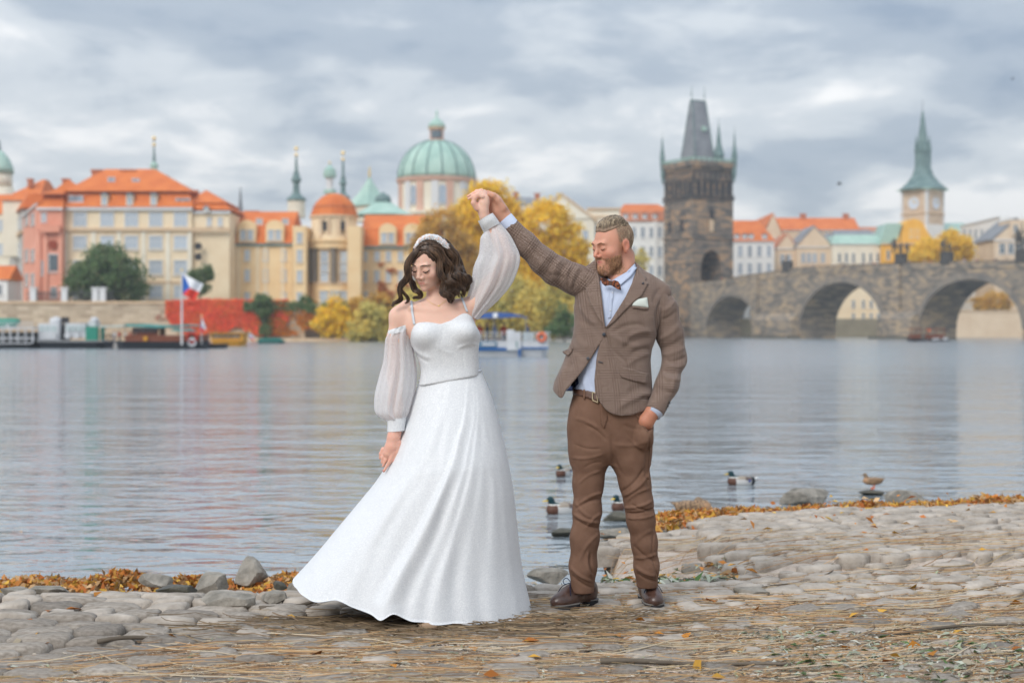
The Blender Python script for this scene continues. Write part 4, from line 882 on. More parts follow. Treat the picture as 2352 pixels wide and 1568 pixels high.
def tree(name, label, ell_uv, y, base_v, cols, N=7000, size=.34, csz=1.3, trunk_u=None, zb=None, droop=False, cat='tree', group=None):
    """ell_uv: [(u,v,ru,rv)] crown lobes in photo units"""
    k = y / F; es = [(X(u, y) if True else 0, y + RS.uniform(-.25, .25) * ru * k, Z(v, y), ru * k, ru * k * .85, rv * k) for u, v, ru, rv in ell_uv]
    tu = trunk_u if trunk_u is not None else ell_uv[0][0]; tx = X(tu, y); z0 = zb if zb is not None else Z(base_v, y)
    root = thing(name, label, cat, (tx, y, z0), group); P = clumps(es, N, csz)
    if droop: P[:, 2] -= np.abs(RS.normal(size=len(P))) * csz * .9
    P = P[P[:, 2] > z0 + .2]
    ce = np.array(es[0][:3]) + [0, 4, -2]; fn = P - ce; fn /= np.linalg.norm(fn, axis=1)[:, None]; fn = fn + RS.normal(size=fn.shape) * .45 + [0, 0, .3]; fn /= np.linalg.norm(fn, axis=1)[:, None]
    leafset(P, size * RS.uniform(.6, 1.3, len(P)), palette_cols(P, cols, 1.0 / max(csz, .5)), 'crown', parent=root, flat=fn)
    t = MB(); top = Vector(es[0][:3]); r0 = max(.12, (top.z - z0) * .03)
    t.tube([(tx, y, z0 - .3), (tx + .1, y, z0 + (top.z - z0) * .35), ((tx + top.x) / 2, y, z0 + (top.z - z0) * .7), tuple(top)], [r0 * 1.25, r0, r0 * .75, r0 * .3], 7)
    t.build('trunk', m_bark, root, smooth=True)
    for e in es:
        for _ in range(2):
            s = Vector((tx, y, z0 + (top.z - z0) * random.uniform(.3, .6))); q = Vector(e[:3]) + Vector((random.uniform(-.6, .6) * e[3], random.uniform(-.5, .5) * e[4], random.uniform(-.1, .6) * e[5])); mdl = (s + q) / 2 + Vector((0, 0, -.1 * (q - s).length))
            MB().tube([s, mdl, q], [r0 * .5, r0 * .33, r0 * .1], 5).build('limb', m_bark, root)
    return root
YEL = [(.74, .46, .05), (.92, .62, .04), (.95, .7, .06), (.95, .64, .04), (.85, .66, .14)]
ORB = [(.42, .28, .12), (.62, .38, .09), (.76, .46, .08), (.72, .5, .15)]
OLV = [(.42, .4, .14), (.66, .57, .18), (.84, .68, .2), (.86, .64, .13)]
GRN = [(.07, .13, .055), (.11, .19, .07), (.17, .26, .1), (.28, .28, .15)]
tree('broadleaf_tree', 'round dark green tree standing on the embankment in front of the cream building', [(243, 630, 62, 58), (195, 648, 46, 45), (290, 640, 44, 56), (240, 590, 40, 30), (300, 670, 28, 30)], 220, 702, GRN, 9000, .36, 1.0, 250)
tree('young_tree', 'small slender green tree right of the big flag before the cream building', [(460, 640, 22, 26), (474, 625, 12, 20), (452, 660, 14, 14)], 222, 698, GRN, 1500, .3, .7)
tree('autumn_tree', 'brownish orange autumn tree left of the tallest yellow tree', [(1018, 545, 50, 62), (1000, 620, 48, 60), (1050, 600, 40, 70), (975, 560, 24, 40)], 222, 745, ORB, 8000, .36, 1.2, 1020)
tree('yellow_tree', 'tallest golden yellow tree rising behind the joined hands', [(1120, 480, 55, 60), (1085, 500, 40, 55), (1165, 520, 50, 62), (1125, 580, 70, 75), (1110, 440, 26, 22), (1190, 600, 50, 60)], 234, 745, YEL, 16000, .38, 1.2, 1125)
tree('yellow_tree', 'broad golden yellow tree in front of the church pediment', [(1255, 520, 52, 58), (1300, 575, 50, 58), (1225, 590, 50, 60), (1262, 640, 66, 60), (1320, 620, 28, 40)], 230, 745, YEL, 15000, .38, 1.2, 1262)
tree('willow_tree', 'olive yellow weeping tree by the water behind the blue canopy boat', [(1170, 690, 60, 62), (1230, 705, 62, 60), (1120, 700, 48, 62), (1275, 690, 44, 58)], 205, 790, OLV, 12000, .34, 1.1, 1200, droop=True)
tree('willow_tree', 'pale olive tree at the water edge behind the woman\'s shoulder', [(1000, 700, 60, 60), (1060, 690, 50, 60), (950, 715, 40, 48)], 208, 790, OLV, 9000, .34, 1.1, 1000, droop=True)
tree('shrub', 'dark green shrub at the water edge between the man and the yellow trees', [(1296, 735, 18, 30), (1285, 755, 20, 18)], 200, 782, GRN, 1200, .3, .7, cat='shrub')
tree('shrub', 'yellow autumn bush growing against the wall below the rotunda', [(765, 715, 30, 28), (750, 745, 24, 26), (785, 745, 22, 28)], 211, 790, YEL, 3500, .3, .8, cat='shrub')
tree('shrub', 'olive bush by the water right of the yellow bush below the rotunda', [(850, 735, 32, 38), (830, 760, 28, 26), (880, 750, 26, 36)], 209, 790, OLV, 4500, .3, .8, cat='shrub')
tree('shrub', 'rusty orange bush on the wall between rotunda and the woman\'s hair', [(822, 705, 26, 20), (870, 700, 30, 18)], 213, 760, ORB, 2500, .3, .8, cat='shrub')
tree('shrub', 'dark green round shrub on the wall below the yellow wing', [(700, 697, 22, 14)], 216, 712, GRN, 900, .28, .6, cat='shrub')
tree('climbing_tree', 'narrow dark green tree climbing the red wall', [(602, 702, 18, 20), (607, 735, 8, 34), (594, 688, 12, 10)], 213.5, 786, GRN, 1800, .28, .6, 607)
tree('yellow_tree', 'small golden tree in front of the white palace behind the bridge', [(2195, 562, 30, 34), (2175, 572, 28, 32), (2214, 576, 18, 28)], 350, 640, YEL, 8000, .42, 1.1, 2190)
tree('yellow_tree', 'dull orange bushy tree in front of the ochre gabled house behind the bridge', [(2135, 578, 26, 28), (2112, 590, 22, 22), (2155, 590, 22, 24)], 352, 640, YEL, 6000, .42, 1.1, 2135)
tree('yellow_tree', 'rust coloured tree hanging over the wall seen through the right bridge arch', [(2290, 690, 34, 20), (2250, 700, 22, 14)], 338, 725, ORB, 2500, .4, 1.0, 2290)
tree('yellow_tree', 'thin pale yellow tree beside the white townhouse left of the tower', [(1455, 640, 22, 55), (1470, 600, 14, 30)], 285, 745, OLV, 2200, .36, 1.0, 1460)
# ivy and creepers
def creeper(label, u0, u1, y, dens, N, cols, parent_name='creeper'):
    root = thing(parent_name, label, 'climbing plant', (X(u0, y), y, 0)); P = []
    u = RS.uniform(u0, u1, N * 3); v = RS.uniform(600, 785, N * 3); keep = dens(u, v) > RS.rand(N * 3); u = u[keep][:N]; v = v[keep][:N]
    P = np.stack([(u - U0) / F * y, y - np.abs(RS.normal(size=len(u))) * .16, CZ - (v - V0) / F * y], 1)
    leafset(P, .24 * RS.uniform(.6, 1.4, len(P)), palette_cols(P, cols, .7, 9), 'foliage', flat=(0, -1, 0), parent=root)
nz2 = lambda u, v, f, s: sinnoise(np.stack([u * f, v * f * 1.4, u * 0], 1), 1.0, s)
def d_red(u, v):
    top = 689 + 4 * nz2(u, v * 0, .09, 1); bot = np.interp(u, [380, 400, 430, 470, 560, 600, 640, 662], [720, 745, 770, 768, 752, 772, 768, 735]) + 10 * nz2(u, v, .08, 2)
    return np.where((v > top) & (v < bot), np.clip(1.15 + nz2(u, v, .12, 4) * .5 - .35 * (u > 575), 0, 1), 0)
creeper('bright red creeper covering the embankment wall behind the flagpole', 382, 662, 214.7, d_red, 15000, [(.9, .12, .07), (.95, .17, .09), (.9, .2, .08), (.9, .32, .08)])
def d_og(u, v): return np.where((v > 692) & (v < 770), np.clip(nz2(u, v, .07, 7) * 1.6 + .1, 0, 1), 0)
creeper('patchy orange creeper on the wall right of the narrow dark tree', 612, 740, 214.4, d_og, 2500, [(.6, .2, .03), (.66, .28, .04), (.4, .1, .04)])
creeper('dark green creeper hanging from the wall top below the yellow wing', 560, 960, 214.2, lambda u, v: np.where((v > 694 + 4 * nz2(u, v, .05, 3)) & (v < 716 + 12 * nz2(u, v * 0, .06, 5)), np.clip(.6 + nz2(u, v, .07, 8), 0, 1), 0), 5000, GRN)
creeper('rust red creeper on the yellow facade right of the rotunda', 870, 940, 235.6, lambda u, v: np.where((v < 690) & (nz2(u, v, .055, 11) > -.05), np.clip(nz2(u, v, .05, 13) * 2, 0, 1), 0), 3500, [(.55, .16, .06), (.62, .24, .08), (.4, .1, .05)])
creeper('faint reddish creeper on the pale embankment wall left of the red creeper', 325, 382, 214.7, lambda u, v: np.where((v > 700) & (v < 735), np.clip(nz2(u, v, .09, 15) * 1.2, 0, .5), 0), 500, [(.5, .16, .1), (.5, .25, .18)])

# ------------------------------------------------------------------ boats
def pm(name, c, rough=.5): return mat(name, c, tuple(x * .8 for x in c), .8, rough)
p_black = pm('black_hull_paint', (.03, .035, .045)); p_white = pm('white_boat_paint', (.62, .63, .65), .4); p_green = pm('green_boat_paint', (.03, .27, .19)); p_teal = pm('teal_awning', (.1, .32, .3), .7)
p_brown = pm('varnished_wood', (.2, .06, .03)); p_blue = pm('blue_boat_paint', (.0, .1, .33), .4); p_canopy = pm('blue_canopy', (.06, .13, .36), .7); p_grey = pm('grey_deck', (.3, .31, .32)); p_yel = pm('yellow_boat_paint', (.62, .3, .03)); p_red = pm('red_paint', (.45, .03, .02)); p_org = pm('orange_plastic', (.8, .16, .05))
p_glass = mat('boat_window', (.45, .52, .52), rough=.15, spec=.6)
def hull(u0, u1, y, vw, vt, beam, bow=(.08, .08), flare=1.0, stripe=None):
    """planked hull between photo columns; vw waterline row, vt deck row"""
    x0, x1 = X(u0, y), X(u1, y); L = x1 - x0; z0, z1 = WZ - .35, Z(vt, y); n = 14; vs = []; b = MB()
    for i in range(n + 1):
        t = i / n; w = beam / 2 * min(1, (t / max(bow[0], 1e-3)) ** .6 if t < bow[0] else 1, ((1 - t) / max(bow[1], 1e-3)) ** .6 if 1 - t < bow[1] else 1); w = max(w, .04)
        x = x0 + L * t; sh = .12 * (z1 - WZ) * (2 * t - 1) ** 4
        vs += [(x + (.25 if t == 0 else -.25 if t == 1 else 0), y - w * .75, z0), (x, y - w, z1 + sh), (x, y + w, z1 + sh), (x + (.25 if t == 0 else -.25 if t == 1 else 0), y + w * .75, z0)]
    fs = []
    for i in range(n):
        a = i * 4; fs += [(a, a + 4, a + 5, a + 1), (a + 1, a + 5, a + 6, a + 2), (a + 2, a + 6, a + 7, a + 3)]
    fs += [(0, 1, 2, 3), (4 * n + 3, 4 * n + 2, 4 * n + 1, 4 * n)]
    return b.add(vs, fs)
def boat(name, label, u0, u1, y, vw, vt, beam, hm, **kw):
    root = thing(name, label, 'boat', (X(u0, y), y, WZ)); hull(u0, u1, y, vw, vt, beam, **kw).build('hull', hm, root); return root
def bx(root, nm, m, u0, u1, v0, v1, y, d0=-1, d1=1): return MB().box(X(u0, y), X(u1, y), y + d0, y + d1, Z(v1, y), Z(v0, y)).build(nm, m, root)
def post(root, u, v0, v1, y, r=.05, m=None, dy=0): MB().tube([(X(u, y), y + dy, Z(v1, y)), (X(u, y), y + dy, Z(v0, y))], r, 5).build('post', m or p_white, root)
def ring(root, u, v, y, m, R_=.36, r=.1):
    b = MB(); n = 14; vs = []
    for i in range(n):
        a = 2 * math.pi * i / n
        for k in range(6): c = 2 * math.pi * k / 6; vs.append((X(u, y) + math.cos(a) * (R_ + r * math.cos(c)), y + r * math.sin(c), Z(v, y) + math.sin(a) * (R_ + r * math.cos(c))))
    b.add(vs, [(i * 6 + k, ((i + 1) % n) * 6 + k, ((i + 1) % n) * 6 + (k + 1) % 6, i * 6 + (k + 1) % 6) for i in range(n) for k in range(6)]).build('life_ring', m, root, smooth=True)
yb = 132
r_ = boat('river_barge', 'long black restaurant barge with white open upper deck at far left', -130, 97, yb, 799, 786, 5, p_black, bow=(.02, .05))
bx(r_, 'rubbing_strake', p_white, -125, 95, 787, 789, yb, -2.6, -2.45); bx(r_, 'deck_house', mat('dark_cabin', (.06, .065, .07), rough=.4), -110, 88, 762, 785, yb, -1.8, 1.8)
bx(r_, 'roof_deck', p_white, -120, 94, 751, 755, yb, -2.3, 2.3)
for u in list(range(-110, 96, 17)): post(r_, u, 751, 787, yb, .07, dy=-2.2)
for u in list(range(-104, 90, 12)): bx(r_, 'white_table', p_white, u, u + 7, 774, 779, yb, -2.2, -1.6)
rb = MB()
for v in (739, 745): rb.box(X(-115, yb), X(92, yb), yb - 2.25, yb - 2.2, Z(v + 1, yb), Z(v, yb))
for u in range(-115, 93, 9): rb.box(X(u, yb), X(u, yb) + .05, yb - 2.25, yb - 2.2, Z(751, yb), Z(739, yb))
rb.build('rail', p_white, r_)
def dinghy():
    root = thing('inflatable_boat', 'green dinghy carried on the top deck of the far left barge', 'dinghy', (X(-5, yb), yb, Z(750, yb)))
    b = MB(); pts = [(X(u, yb), yb, Z(v, yb)) for u, v in ((-38, 737), (-20, 743), (10, 744), (34, 741), (46, 735))]; b.tube(pts, [.15, .5, .55, .45, .12], 8); b.build('hull', p_green, root, smooth=True)
    for u in (-10, 22): MB().box(X(u, yb) - .1, X(u, yb) + .1, yb - .5, yb + .5, Z(751, yb), Z(744, yb)).build('cradle', p_white, root)
dinghy()
r_ = boat('work_boat', 'dark hulled boat with white wheelhouse, radar dome and green cabin', 96, 262, yb, 797, 785, 4.4, p_black, bow=(.04, .1))
bx(r_, 'deck', p_grey, 100, 250, 781, 785, yb, -1.9, 1.9); bx(r_, 'wheelhouse', p_white, 99, 147, 743, 781, yb, -1.4, 1.4); bx(r_, 'cabin', p_white, 160, 206, 742, 776, yb, -1.3, 1.3); bx(r_, 'green_cabin', p_green, 206, 232, 750, 781, yb, -1.3, 1.3)
for u0, u1 in ((103, 113), (116, 126), (129, 141), (164, 172), (175, 183), (186, 195), (197, 203)): bx(r_, 'window', p_glass, u0, u1, 748, 761, yb, -1.44, -1.4)
bx(r_, 'white_panel', p_white, 104, 142, 764, 779, yb, -1.6, -1.41); bx(r_, 'dark_doorway', m_dark, 149, 158, 745, 780, yb, -.8, .6)
MB().lathe([(.12, Z(750, yb)), (.5, Z(746, yb)), (.62, Z(738, yb)), (.5, Z(731, yb)), (.1, Z(727, yb))], 16, (X(129, yb), yb)).build('radar_dome', p_white, r_, smooth=True)
bx(r_, 'funnel', m_dark, 144, 156, 728, 742, yb, -.4, .4); bx(r_, 'white_bridge', p_white, 207, 225, 738, 750, yb, -.8, .8); MB().lathe([(.35, Z(738, yb)), (.42, Z(734, yb)), (.2, Z(728, yb))], 12, (X(217, yb), yb)).build('search_light', p_white, r_)
for u in (168, 188): MB().lathe([(.3, 0), (.3, .2)], 12, T=Matrix.Translation((X(u, yb), yb - 1.5, Z(770, yb))) @ Matrix.Rotation(R(90), 4, 'X')).build('fender', p_white, r_)
for u in (240, 248, 256): post(r_, u, 765, 785, yb, .06, p_black)
yb = 128
r_ = boat('tour_boat', 'brown wooden tour boat with long teal awning and life ring under the big flag', 266, 482, yb, 797, 784, 4.2, p_black, bow=(.12, .14))
bx(r_, 'wood_bulwark', p_brown, 300, 470, 770, 785, yb, -1.9, 1.9); bx(r_, 'saloon', p_brown, 312, 372, 752, 771, yb, -1.3, 1.3)
for u0 in range(316, 368, 9): bx(r_, 'window', m_paned, u0, u0 + 6, 754, 763, yb, -1.34, -1.3)
a_ = MB(); a_.prism([(X(300, yb), Z(744, yb)), (X(305, yb), Z(750, yb)), (X(380, yb), Z(753, yb)), (X(452, yb), Z(748, yb)), (X(440, yb), Z(745, yb)), (X(380, yb), Z(747, yb)), (X(330, yb), Z(743.5, yb))][::-1], yb - 2, yb + 2).build('awning', p_teal, r_)
a_ = MB(); a_.prism([(X(236, yb), Z(752, yb)), (X(296, yb), Z(750, yb)), (X(296, yb), Z(746, yb)), (X(240, yb), Z(748, yb))], yb - 1.5, yb + 1.5).build('pale_awning', mat('pale_awning', (.5, .56, .52), rough=.8), r_)
MB().prism([(X(402, yb), Z(760, yb)), (X(458, yb), Z(761, yb)), (X(448, yb), Z(755, yb)), (X(415, yb), Z(754, yb))], yb - 2.1, yb - 1).build('small_awning', p_teal, r_)
for u in (242, 264, 292, 306, 376, 420, 446): post(r_, u, 750, 783, yb, .06, m_trim, -1.7)
bx(r_, 'yellow_box', p_yel, 343, 352, 772, 782, yb, -2.1, -1.92); ring(r_, 441, 775, yb - 2.2, p_red, .42, .12); ring(r_, 441, 786, yb - 2.2, p_white, .3, .12)
for i, (u, k) in enumerate(((272, 2), (283, 0), (296, 2), (306, 0), (322, 6))): person('standing passenger in %s top, %s on the brown tour boat' % (cn[k], ['nearest the pale awning post', 'second from the left', 'third from the left', 'beside the saloon', 'under the teal awning'][i]), (X(u, yb), yb - 1.2, Z(787, yb)), PM[k], rz=i, s=.62)
r_ = boat('yellow_boat', 'low yellow boat with a row of windows before the red creeper', 487, 567, 150, 796, 783, 3, p_yel, bow=(.1, .1)); bx(r_, 'cabin', p_yel, 490, 563, 766, 785, 150, -1.2, 1.2); bx(r_, 'roof', mat('dull_yellow', (.5, .24, .05)), 487, 567, 763.5, 766, 150, -1.4, 1.4)
for u0 in range(494, 558, 8): bx(r_, 'window', m_paned, u0, u0 + 5.5, 769, 776, 150, -1.24, -1.2)
r_ = boat('rowing_boat', 'low black boat lying under the yellow boat', 452, 525, 131, 795, 790, 1.8, p_black, bow=(.3, .3)); bx(r_, 'thwart', p_brown, 480, 484, 788, 789.5, 131, -.6, .6)
r_ = boat('covered_boat', 'small dark green covered boat moored at the foot of the dark narrow tree', 590, 655, 180, 789, 783, 2.4, pm('dark_green_tarp', (.03, .14, .12), .8), bow=(.2, .2)); MB().prism([(X(594, 180), Z(783, 180)), (X(652, 180), Z(783, 180)), (X(640, 180), Z(775, 180)), (X(600, 180), Z(776, 180))], 179, 181).build('cover', pm('green_tarp', (.04, .2, .17), .8), r_)
def jetty():
    root = thing('landing_stage', 'low stone landing stage at the foot of the embankment wall behind the boats', 'quay', (X(400, 214), 212, WZ))
    MB().box(X(-200, 213), X(960, 213), 210.5, 215, WZ - 1, WZ + .5).build('platform', m_trim, root)
jetty()
def flag(label, u, vt, vb, y, pts, pole_r=.07, polem=None):
    """pts: hoist top, fly top, fly bottom, hoist bottom in photo units"""
    root = thing('flagpole', label, 'flag', (X(u, y), y, Z(vb, y)))
    MB().tube([(X(u, y), y, Z(vb, y)), (X(u, y), y, Z(vt, y))], [pole_r, pole_r * .7], 8).build('pole', polem or p_white, root)
    MB().lathe([(.02, Z(vt, y) - .05), (pole_r * 2, Z(vt, y) + .05), (.02, Z(vt, y) + .2)], 8, (X(u, y), y)).build('finial', m_gold, root)
    a, b, c, d = [Vector((X(p[0], y), y, Z(p[1], y))) for p in pts]; n = 24; h = 12; vs = []; fs = []; mi = []
    L = (b - a).length
    for j in range(h + 1):
        for i in range(n + 1):
            s, t = i / n, j / h; p = a.lerp(b, s).lerp(d.lerp(c, s), t); p.y += math.sin(s * 8 + t * 1.5) * .09 * L * (.3 + s); vs.append(p)
    for j in range(h):
        for i in range(n):
            fs.append((j * (n + 1) + i, j * (n + 1) + i + 1, (j + 1) * (n + 1) + i + 1, (j + 1) * (n + 1) + i)); s, t = (i + .5) / n, (j + .5) / h
            mi.append(2 if s < min(t, 1 - t) * 1.0 else (0 if t < .5 else 1))
    me = pydata('flag_cloth', vs, fs)
    for q in FM: me.materials.append(q)
    me.polygons.foreach_set('material_index', np.array(mi, np.int32)); o = link(me, 'flag_cloth', root, smooth=True); return root
FM = [mat('flag_white', (.8, .8, .82), rough=.8), mat('flag_red', (.72, .05, .03), rough=.8), mat('flag_blue', (.02, .12, .45), rough=.8)]
flag('large white red and blue flag flying on a tall pole over the tour boat', 417.5, 622, 792, 125, [(418, 627), (466, 652), (447, 690), (419, 676)], .09, m_trimw)
flag('small white red and blue flag hanging from the stern of the tour boat', 463, 726, 790, 126, [(463, 728), (473, 752), (466, 766), (460, 758)], .04)
flag('small flag on the bow of the yellow boat', 573, 762, 790, 148, [(573, 764), (585, 775), (583, 784), (574, 776)], .04)
# passenger boat with the blue canopy
def passenger_boat():
    y = 90; q = 'white passenger boat with blue stripe and blue canopy between the couple'
    r = boat('passenger_boat', q, 1010, 1261, y, 818, 797, 2.6, p_white, bow=(.12, .04)); B = lambda nm, m, *a: bx(r, nm, m, *a)
    B('blue_stripe', p_blue, 1012, 1171, 797, 804, y, -1.36, -1.28); B('blue_stripe', p_blue, 1196, 1259, 796.5, 800.5, y, -1.36, -1.28); B('bulwark', p_white, 1015, 1258, 783, 797, y, -1.24, 1.24)
    B('name_board', pm('slate_blue', (.12, .22, .32)), 1060, 1142, 784, 796, y, -1.32, -1.26); B('board_lettering', p_white, 1108, 1138, 787.5, 792.5, y, -1.345, -1.325)
    B('gate_housing', p_white, 1164, 1196, 762, 803, y, -1.42, -.4); B('gate_slot', pm('green_slot', (.03, .2, .18)), 1185.5, 1188, 783, 797, y, -1.44, -1.425); B('fender', p_blue, 1190, 1196, 800, 817, y, -1.6, -1.4)
    MB().lathe([(.25, Z(764, y)), (.28, Z(760, y)), (.2, Z(757, y))], 12, (X(1173, y), y - .9)).build('vent_cowl', p_white, r)
    rb = MB()
    for v in (762, 768, 774, 780): rb.box(X(1020, y), X(1260, y), y - 1.28, y - 1.24, Z(v + 1, y), Z(v, y)).box(X(1020, y), X(1260, y), y + 1.2, y + 1.24, Z(v + 1, y), Z(v, y))
    for u in range(1020, 1262, 12): rb.box(X(u, y), X(u, y) + .035, y - 1.28, y - 1.24, Z(784, y), Z(761, y))
    rb.build('rail', p_white, r)
    B('screen', mat('misty_screen', (.55, .62, .64), rough=.3), 1200, 1224, 762, 783, y, -1.22, -1.2); B('screen', bpy.data.materials['misty_screen'], 1230, 1256, 762, 783, y, -1.22, -1.2)
    cn_ = MB(); top = [(1045, 727), (1080, 721.5), (1110, 719), (1140, 717.5), (1165, 718.5), (1190, 722), (1212, 730)]; bot = [(1210, 732), (1195, 727), (1160, 730), (1120, 731), (1080, 731), (1047, 731)]
    cn_.prism([(X(u, y), Z(v, y)) for u, v in bot[::-1] + top[::-1]], y - 1.3, y + 1.3).build('canopy', p_canopy, r)
    MB().lathe([(.16, 0), (.16, .06)], 12, T=Matrix.Translation((X(1138, y), y - 1.3, Z(724.5, y))) @ Matrix.Rotation(R(90), 4, 'X')).build('canopy_badge', FM[0], r)
    for u in (1055, 1135, 1208): post(r, u, 729, 783, y, .025, p_grey, -1.1); post(r, u, 729, 783, y, .025, p_grey, 1.1)
    ring(r, 1244, 774, y - 1.4, p_org, .24, .085)
    B('bench', p_brown, 1070, 1160, 776, 781, y, .2, .8)
    for i, (u, k, l) in enumerate(((1101, 0, 'passenger in dark jacket with bright red bag at left of the boat deck'), (1119, 3, 'dark haired passenger second from left under the canopy'), (1136, 4, 'passenger in pale hat and blue shirt under the canopy badge'), (1157, 0, 'passenger in red and black jacket beside the white gate housing'), (1212, 1, 'crew member in dark cap behind the stern screens'))):
        person(l, (X(u, y), y - .2 + .1 * i, Z(797, y)), PM[k], rz=i * 1.1, s=.86 if i < 4 else .84)
passenger_boat()
for i, (u0, u1, l) in enumerate(((2084, 2125, 'dark wooden boat with flat roof left of the two by the bridge pier'), (2122, 2180, 'dark boat with pale seats and orange lamp in front of the bridge pier'))):
    y = 215 + 6 * i; r_ = boat('wooden_boat', l, u0, u1, y, 783, 778, 2.2, p_black, bow=(.15, .15)); bx(r_, 'cabin_roof', p_brown, u0 + 4, u1 - 12, 753 + 2 * i, 755 + 2 * i, y, -.9, .9)
    for u in (u0 + 5, (u0 + u1) / 2 - 4, u1 - 14): post(r_, u, 754, 780, y, .07, p_brown, -.8)
    bx(r_, 'bench', p_brown, u0 + 5, u1 - 14, 768, 777, y, -.7, .7)
    if i: bx(r_, 'white_side_panel', p_white, 2137, 2152, 776, 780, y, -1.16, -1.1); bx(r_, 'white_side_panel', p_white, 2160, 2172, 775, 780, y, -1.16, -1.1); MB().lathe([(.05, Z(762, y)), (.25, Z(759, y)), (.05, Z(755, y))], 8, (X(2130, y), y - 1)).build('lamp', p_org, r_)
bv, bq = MB(), None
for u, v, s, l in ((1928, 423, 1.0, 'small dark bird flying in the sky between the two towers'), (2326, 182, .6, 'tiny bird high in the sky near the right edge')):
    y = 120; root = thing('flying_bird', l, 'bird', (X(u, y), y, Z(v, y))); c = Vector((X(u, y), y, Z(v, y)))
    MB().tube([c + Vector((-.22 * s, 0, 0)), c, c + Vector((.25 * s, 0, .02))], [.02, .07 * s, .01], 6).build('body', m_stat, root)
    for sg in (-1, 1): MB().add([c + Vector((-.08 * s, 0, .02)), c + Vector((.1 * s, 0, .02)), c + Vector((.05 * s, sg * .3 * s, .18 * s)), c + Vector((-.1, sg * .55 * s, .1 * s)), c + Vector((-.08 * s, sg * .3 * s, .15 * s))], [(0, 1, 2, 4), (4, 2, 3)]).build('wing', m_stat, root)
# ------------------------------------------------------------------ near bank
def row_g(x):                       # courses of stones run straight at left and swing away at right
    t = np.clip((np.asarray(x, float) - .1) / 1.0, 0, None); return np.where(t < 1, .32 * t * t, .32 + .72 * (t - 1))
SH = [(-9, 7.75), (-2.7, 7.5), (-1.3, 7.5), (-.1, 7.6), (.45, 7.72), (.62, 8.7), (.5, 9.3), (1.2, 10.0), (2.1, 10.45), (3.9, 10.9), (12, 12.4)]
def shore(x): return np.interp(x, [p[0] for p in SH], [p[1] for p in SH])
def ground_h(x, y):
    x = np.asarray(x, float); y = np.asarray(y, float); d = shore(x) - y
    z = np.where(d > .35, 0, np.where(d > -.25, -(.35 - d) * .35, -.21 - (-.25 - d) * .5)); z = np.maximum(z, -1.2)
    # leafy hollow between the two banks, higher paved slip at right
    hol = np.exp(-(((x - .75) / .55) ** 2 + ((y - 8.1) / .42) ** 2)); z = z - .16 * hol
    slip = .75 * np.clip((x - 1.15) / .15, 0, 1) * np.clip((y - 7.65 - row_g(x) * .25) / .1, 0, 1) * (d > .25); z = z + .075 * slip
    return z + .012 * np.sin(x * 1.7 + y) * np.sin(y * 2.1) - .004
m_soil = mat('sandy_soil', (.42, .34, .28), (.62, .54, .47), 9, .95, .012, 60, lo=.3, hi=.7)
xs = np.linspace(-7, 9, 260); ys = np.linspace(2.5, 13.5, 230); Xg, Yg = np.meshgrid(xs, ys); n = len(xs)
Zg = ground_h(Xg, Yg) + .008 * sinnoise(np.stack([Xg.ravel(), Yg.ravel(), 0 * Xg.ravel()], 1), 9, 5).reshape(Xg.shape) - .03
Q = (np.arange(len(ys) - 1)[:, None] * n + np.arange(n - 1)[None]).ravel(); Q = np.stack([Q, Q + 1, Q + n + 1, Q + n], 1)
ground = link(pydata('ground', np.stack([Xg.ravel(), Yg.ravel(), Zg.ravel()], 1), Q, m_soil), 'ground', smooth=True); tag(ground, kind='structure')
# riverbed and land continuing behind the camera
lb = MB(); lb.box(-60, 60, -60, 2.52, -1.5, -.04); tag(lb.build('lawn', mat('dry_ground', (.2, .17, .12), (.32, .28, .2), 3, .95), origin=(0, 0, 0)), kind='structure')

m_cob = mat('cobble', (.19, .16, .13), (.43, .38, .33), 8, .85, .006, 55, rnd=.28, lo=.25, hi=.75, spec=.25)
def stone_mesh(seed, nseg=10):
    r = np.random.RandomState(seed); rings = [(1.0, -.75), (1.03, .4), (1.0, .76), (.88, .94), (.5, 1.0)]; V = []; 
    ph = r.rand(4) * 6.28; am = r.uniform(.03, .1, 4); tilt = r.uniform(-.1, .1, 2)
    for rr, z in rings:
        for k in range(nseg):
            a = 2 * math.pi * k / nseg; e = 3.2; rad = (abs(math.cos(a)) ** e + abs(math.sin(a)) ** e) ** (-1 / e) * (1 + sum(am[i] * math.sin((i + 1) * a + ph[i]) for i in range(4))) * rr
            x, y = math.cos(a) * rad, math.sin(a) * rad; V.append((x * .5, y * .5, z * .5 + (x * tilt[0] + y * tilt[1]) * .5 + r.uniform(-.025, .025)))
    V.append((0, 0, .52)); m_ = len(rings)
    Fc = [(j * nseg + k, j * nseg + (k + 1) % nseg, (j + 1) * nseg + (k + 1) % nseg, (j + 1) * nseg + k) for j in range(m_ - 1) for k in range(nseg)] + [((m_ - 1) * nseg + k, (m_ - 1) * nseg + (k + 1) % nseg, len(V) - 1) for k in range(nseg)]
    return np.array(V), Fc
SM = [stone_mesh(s) for s in range(14)]; SME = []
for V, Fc in SM:
    me = pydata('cobblestone', V, Fc, m_cob); me.polygons.foreach_set('use_smooth', np.ones(len(me.polygons), bool)); SME.append(me)
stones = []; y0 = 4.6; rr_ = np.random.RandomState(4); row = 0
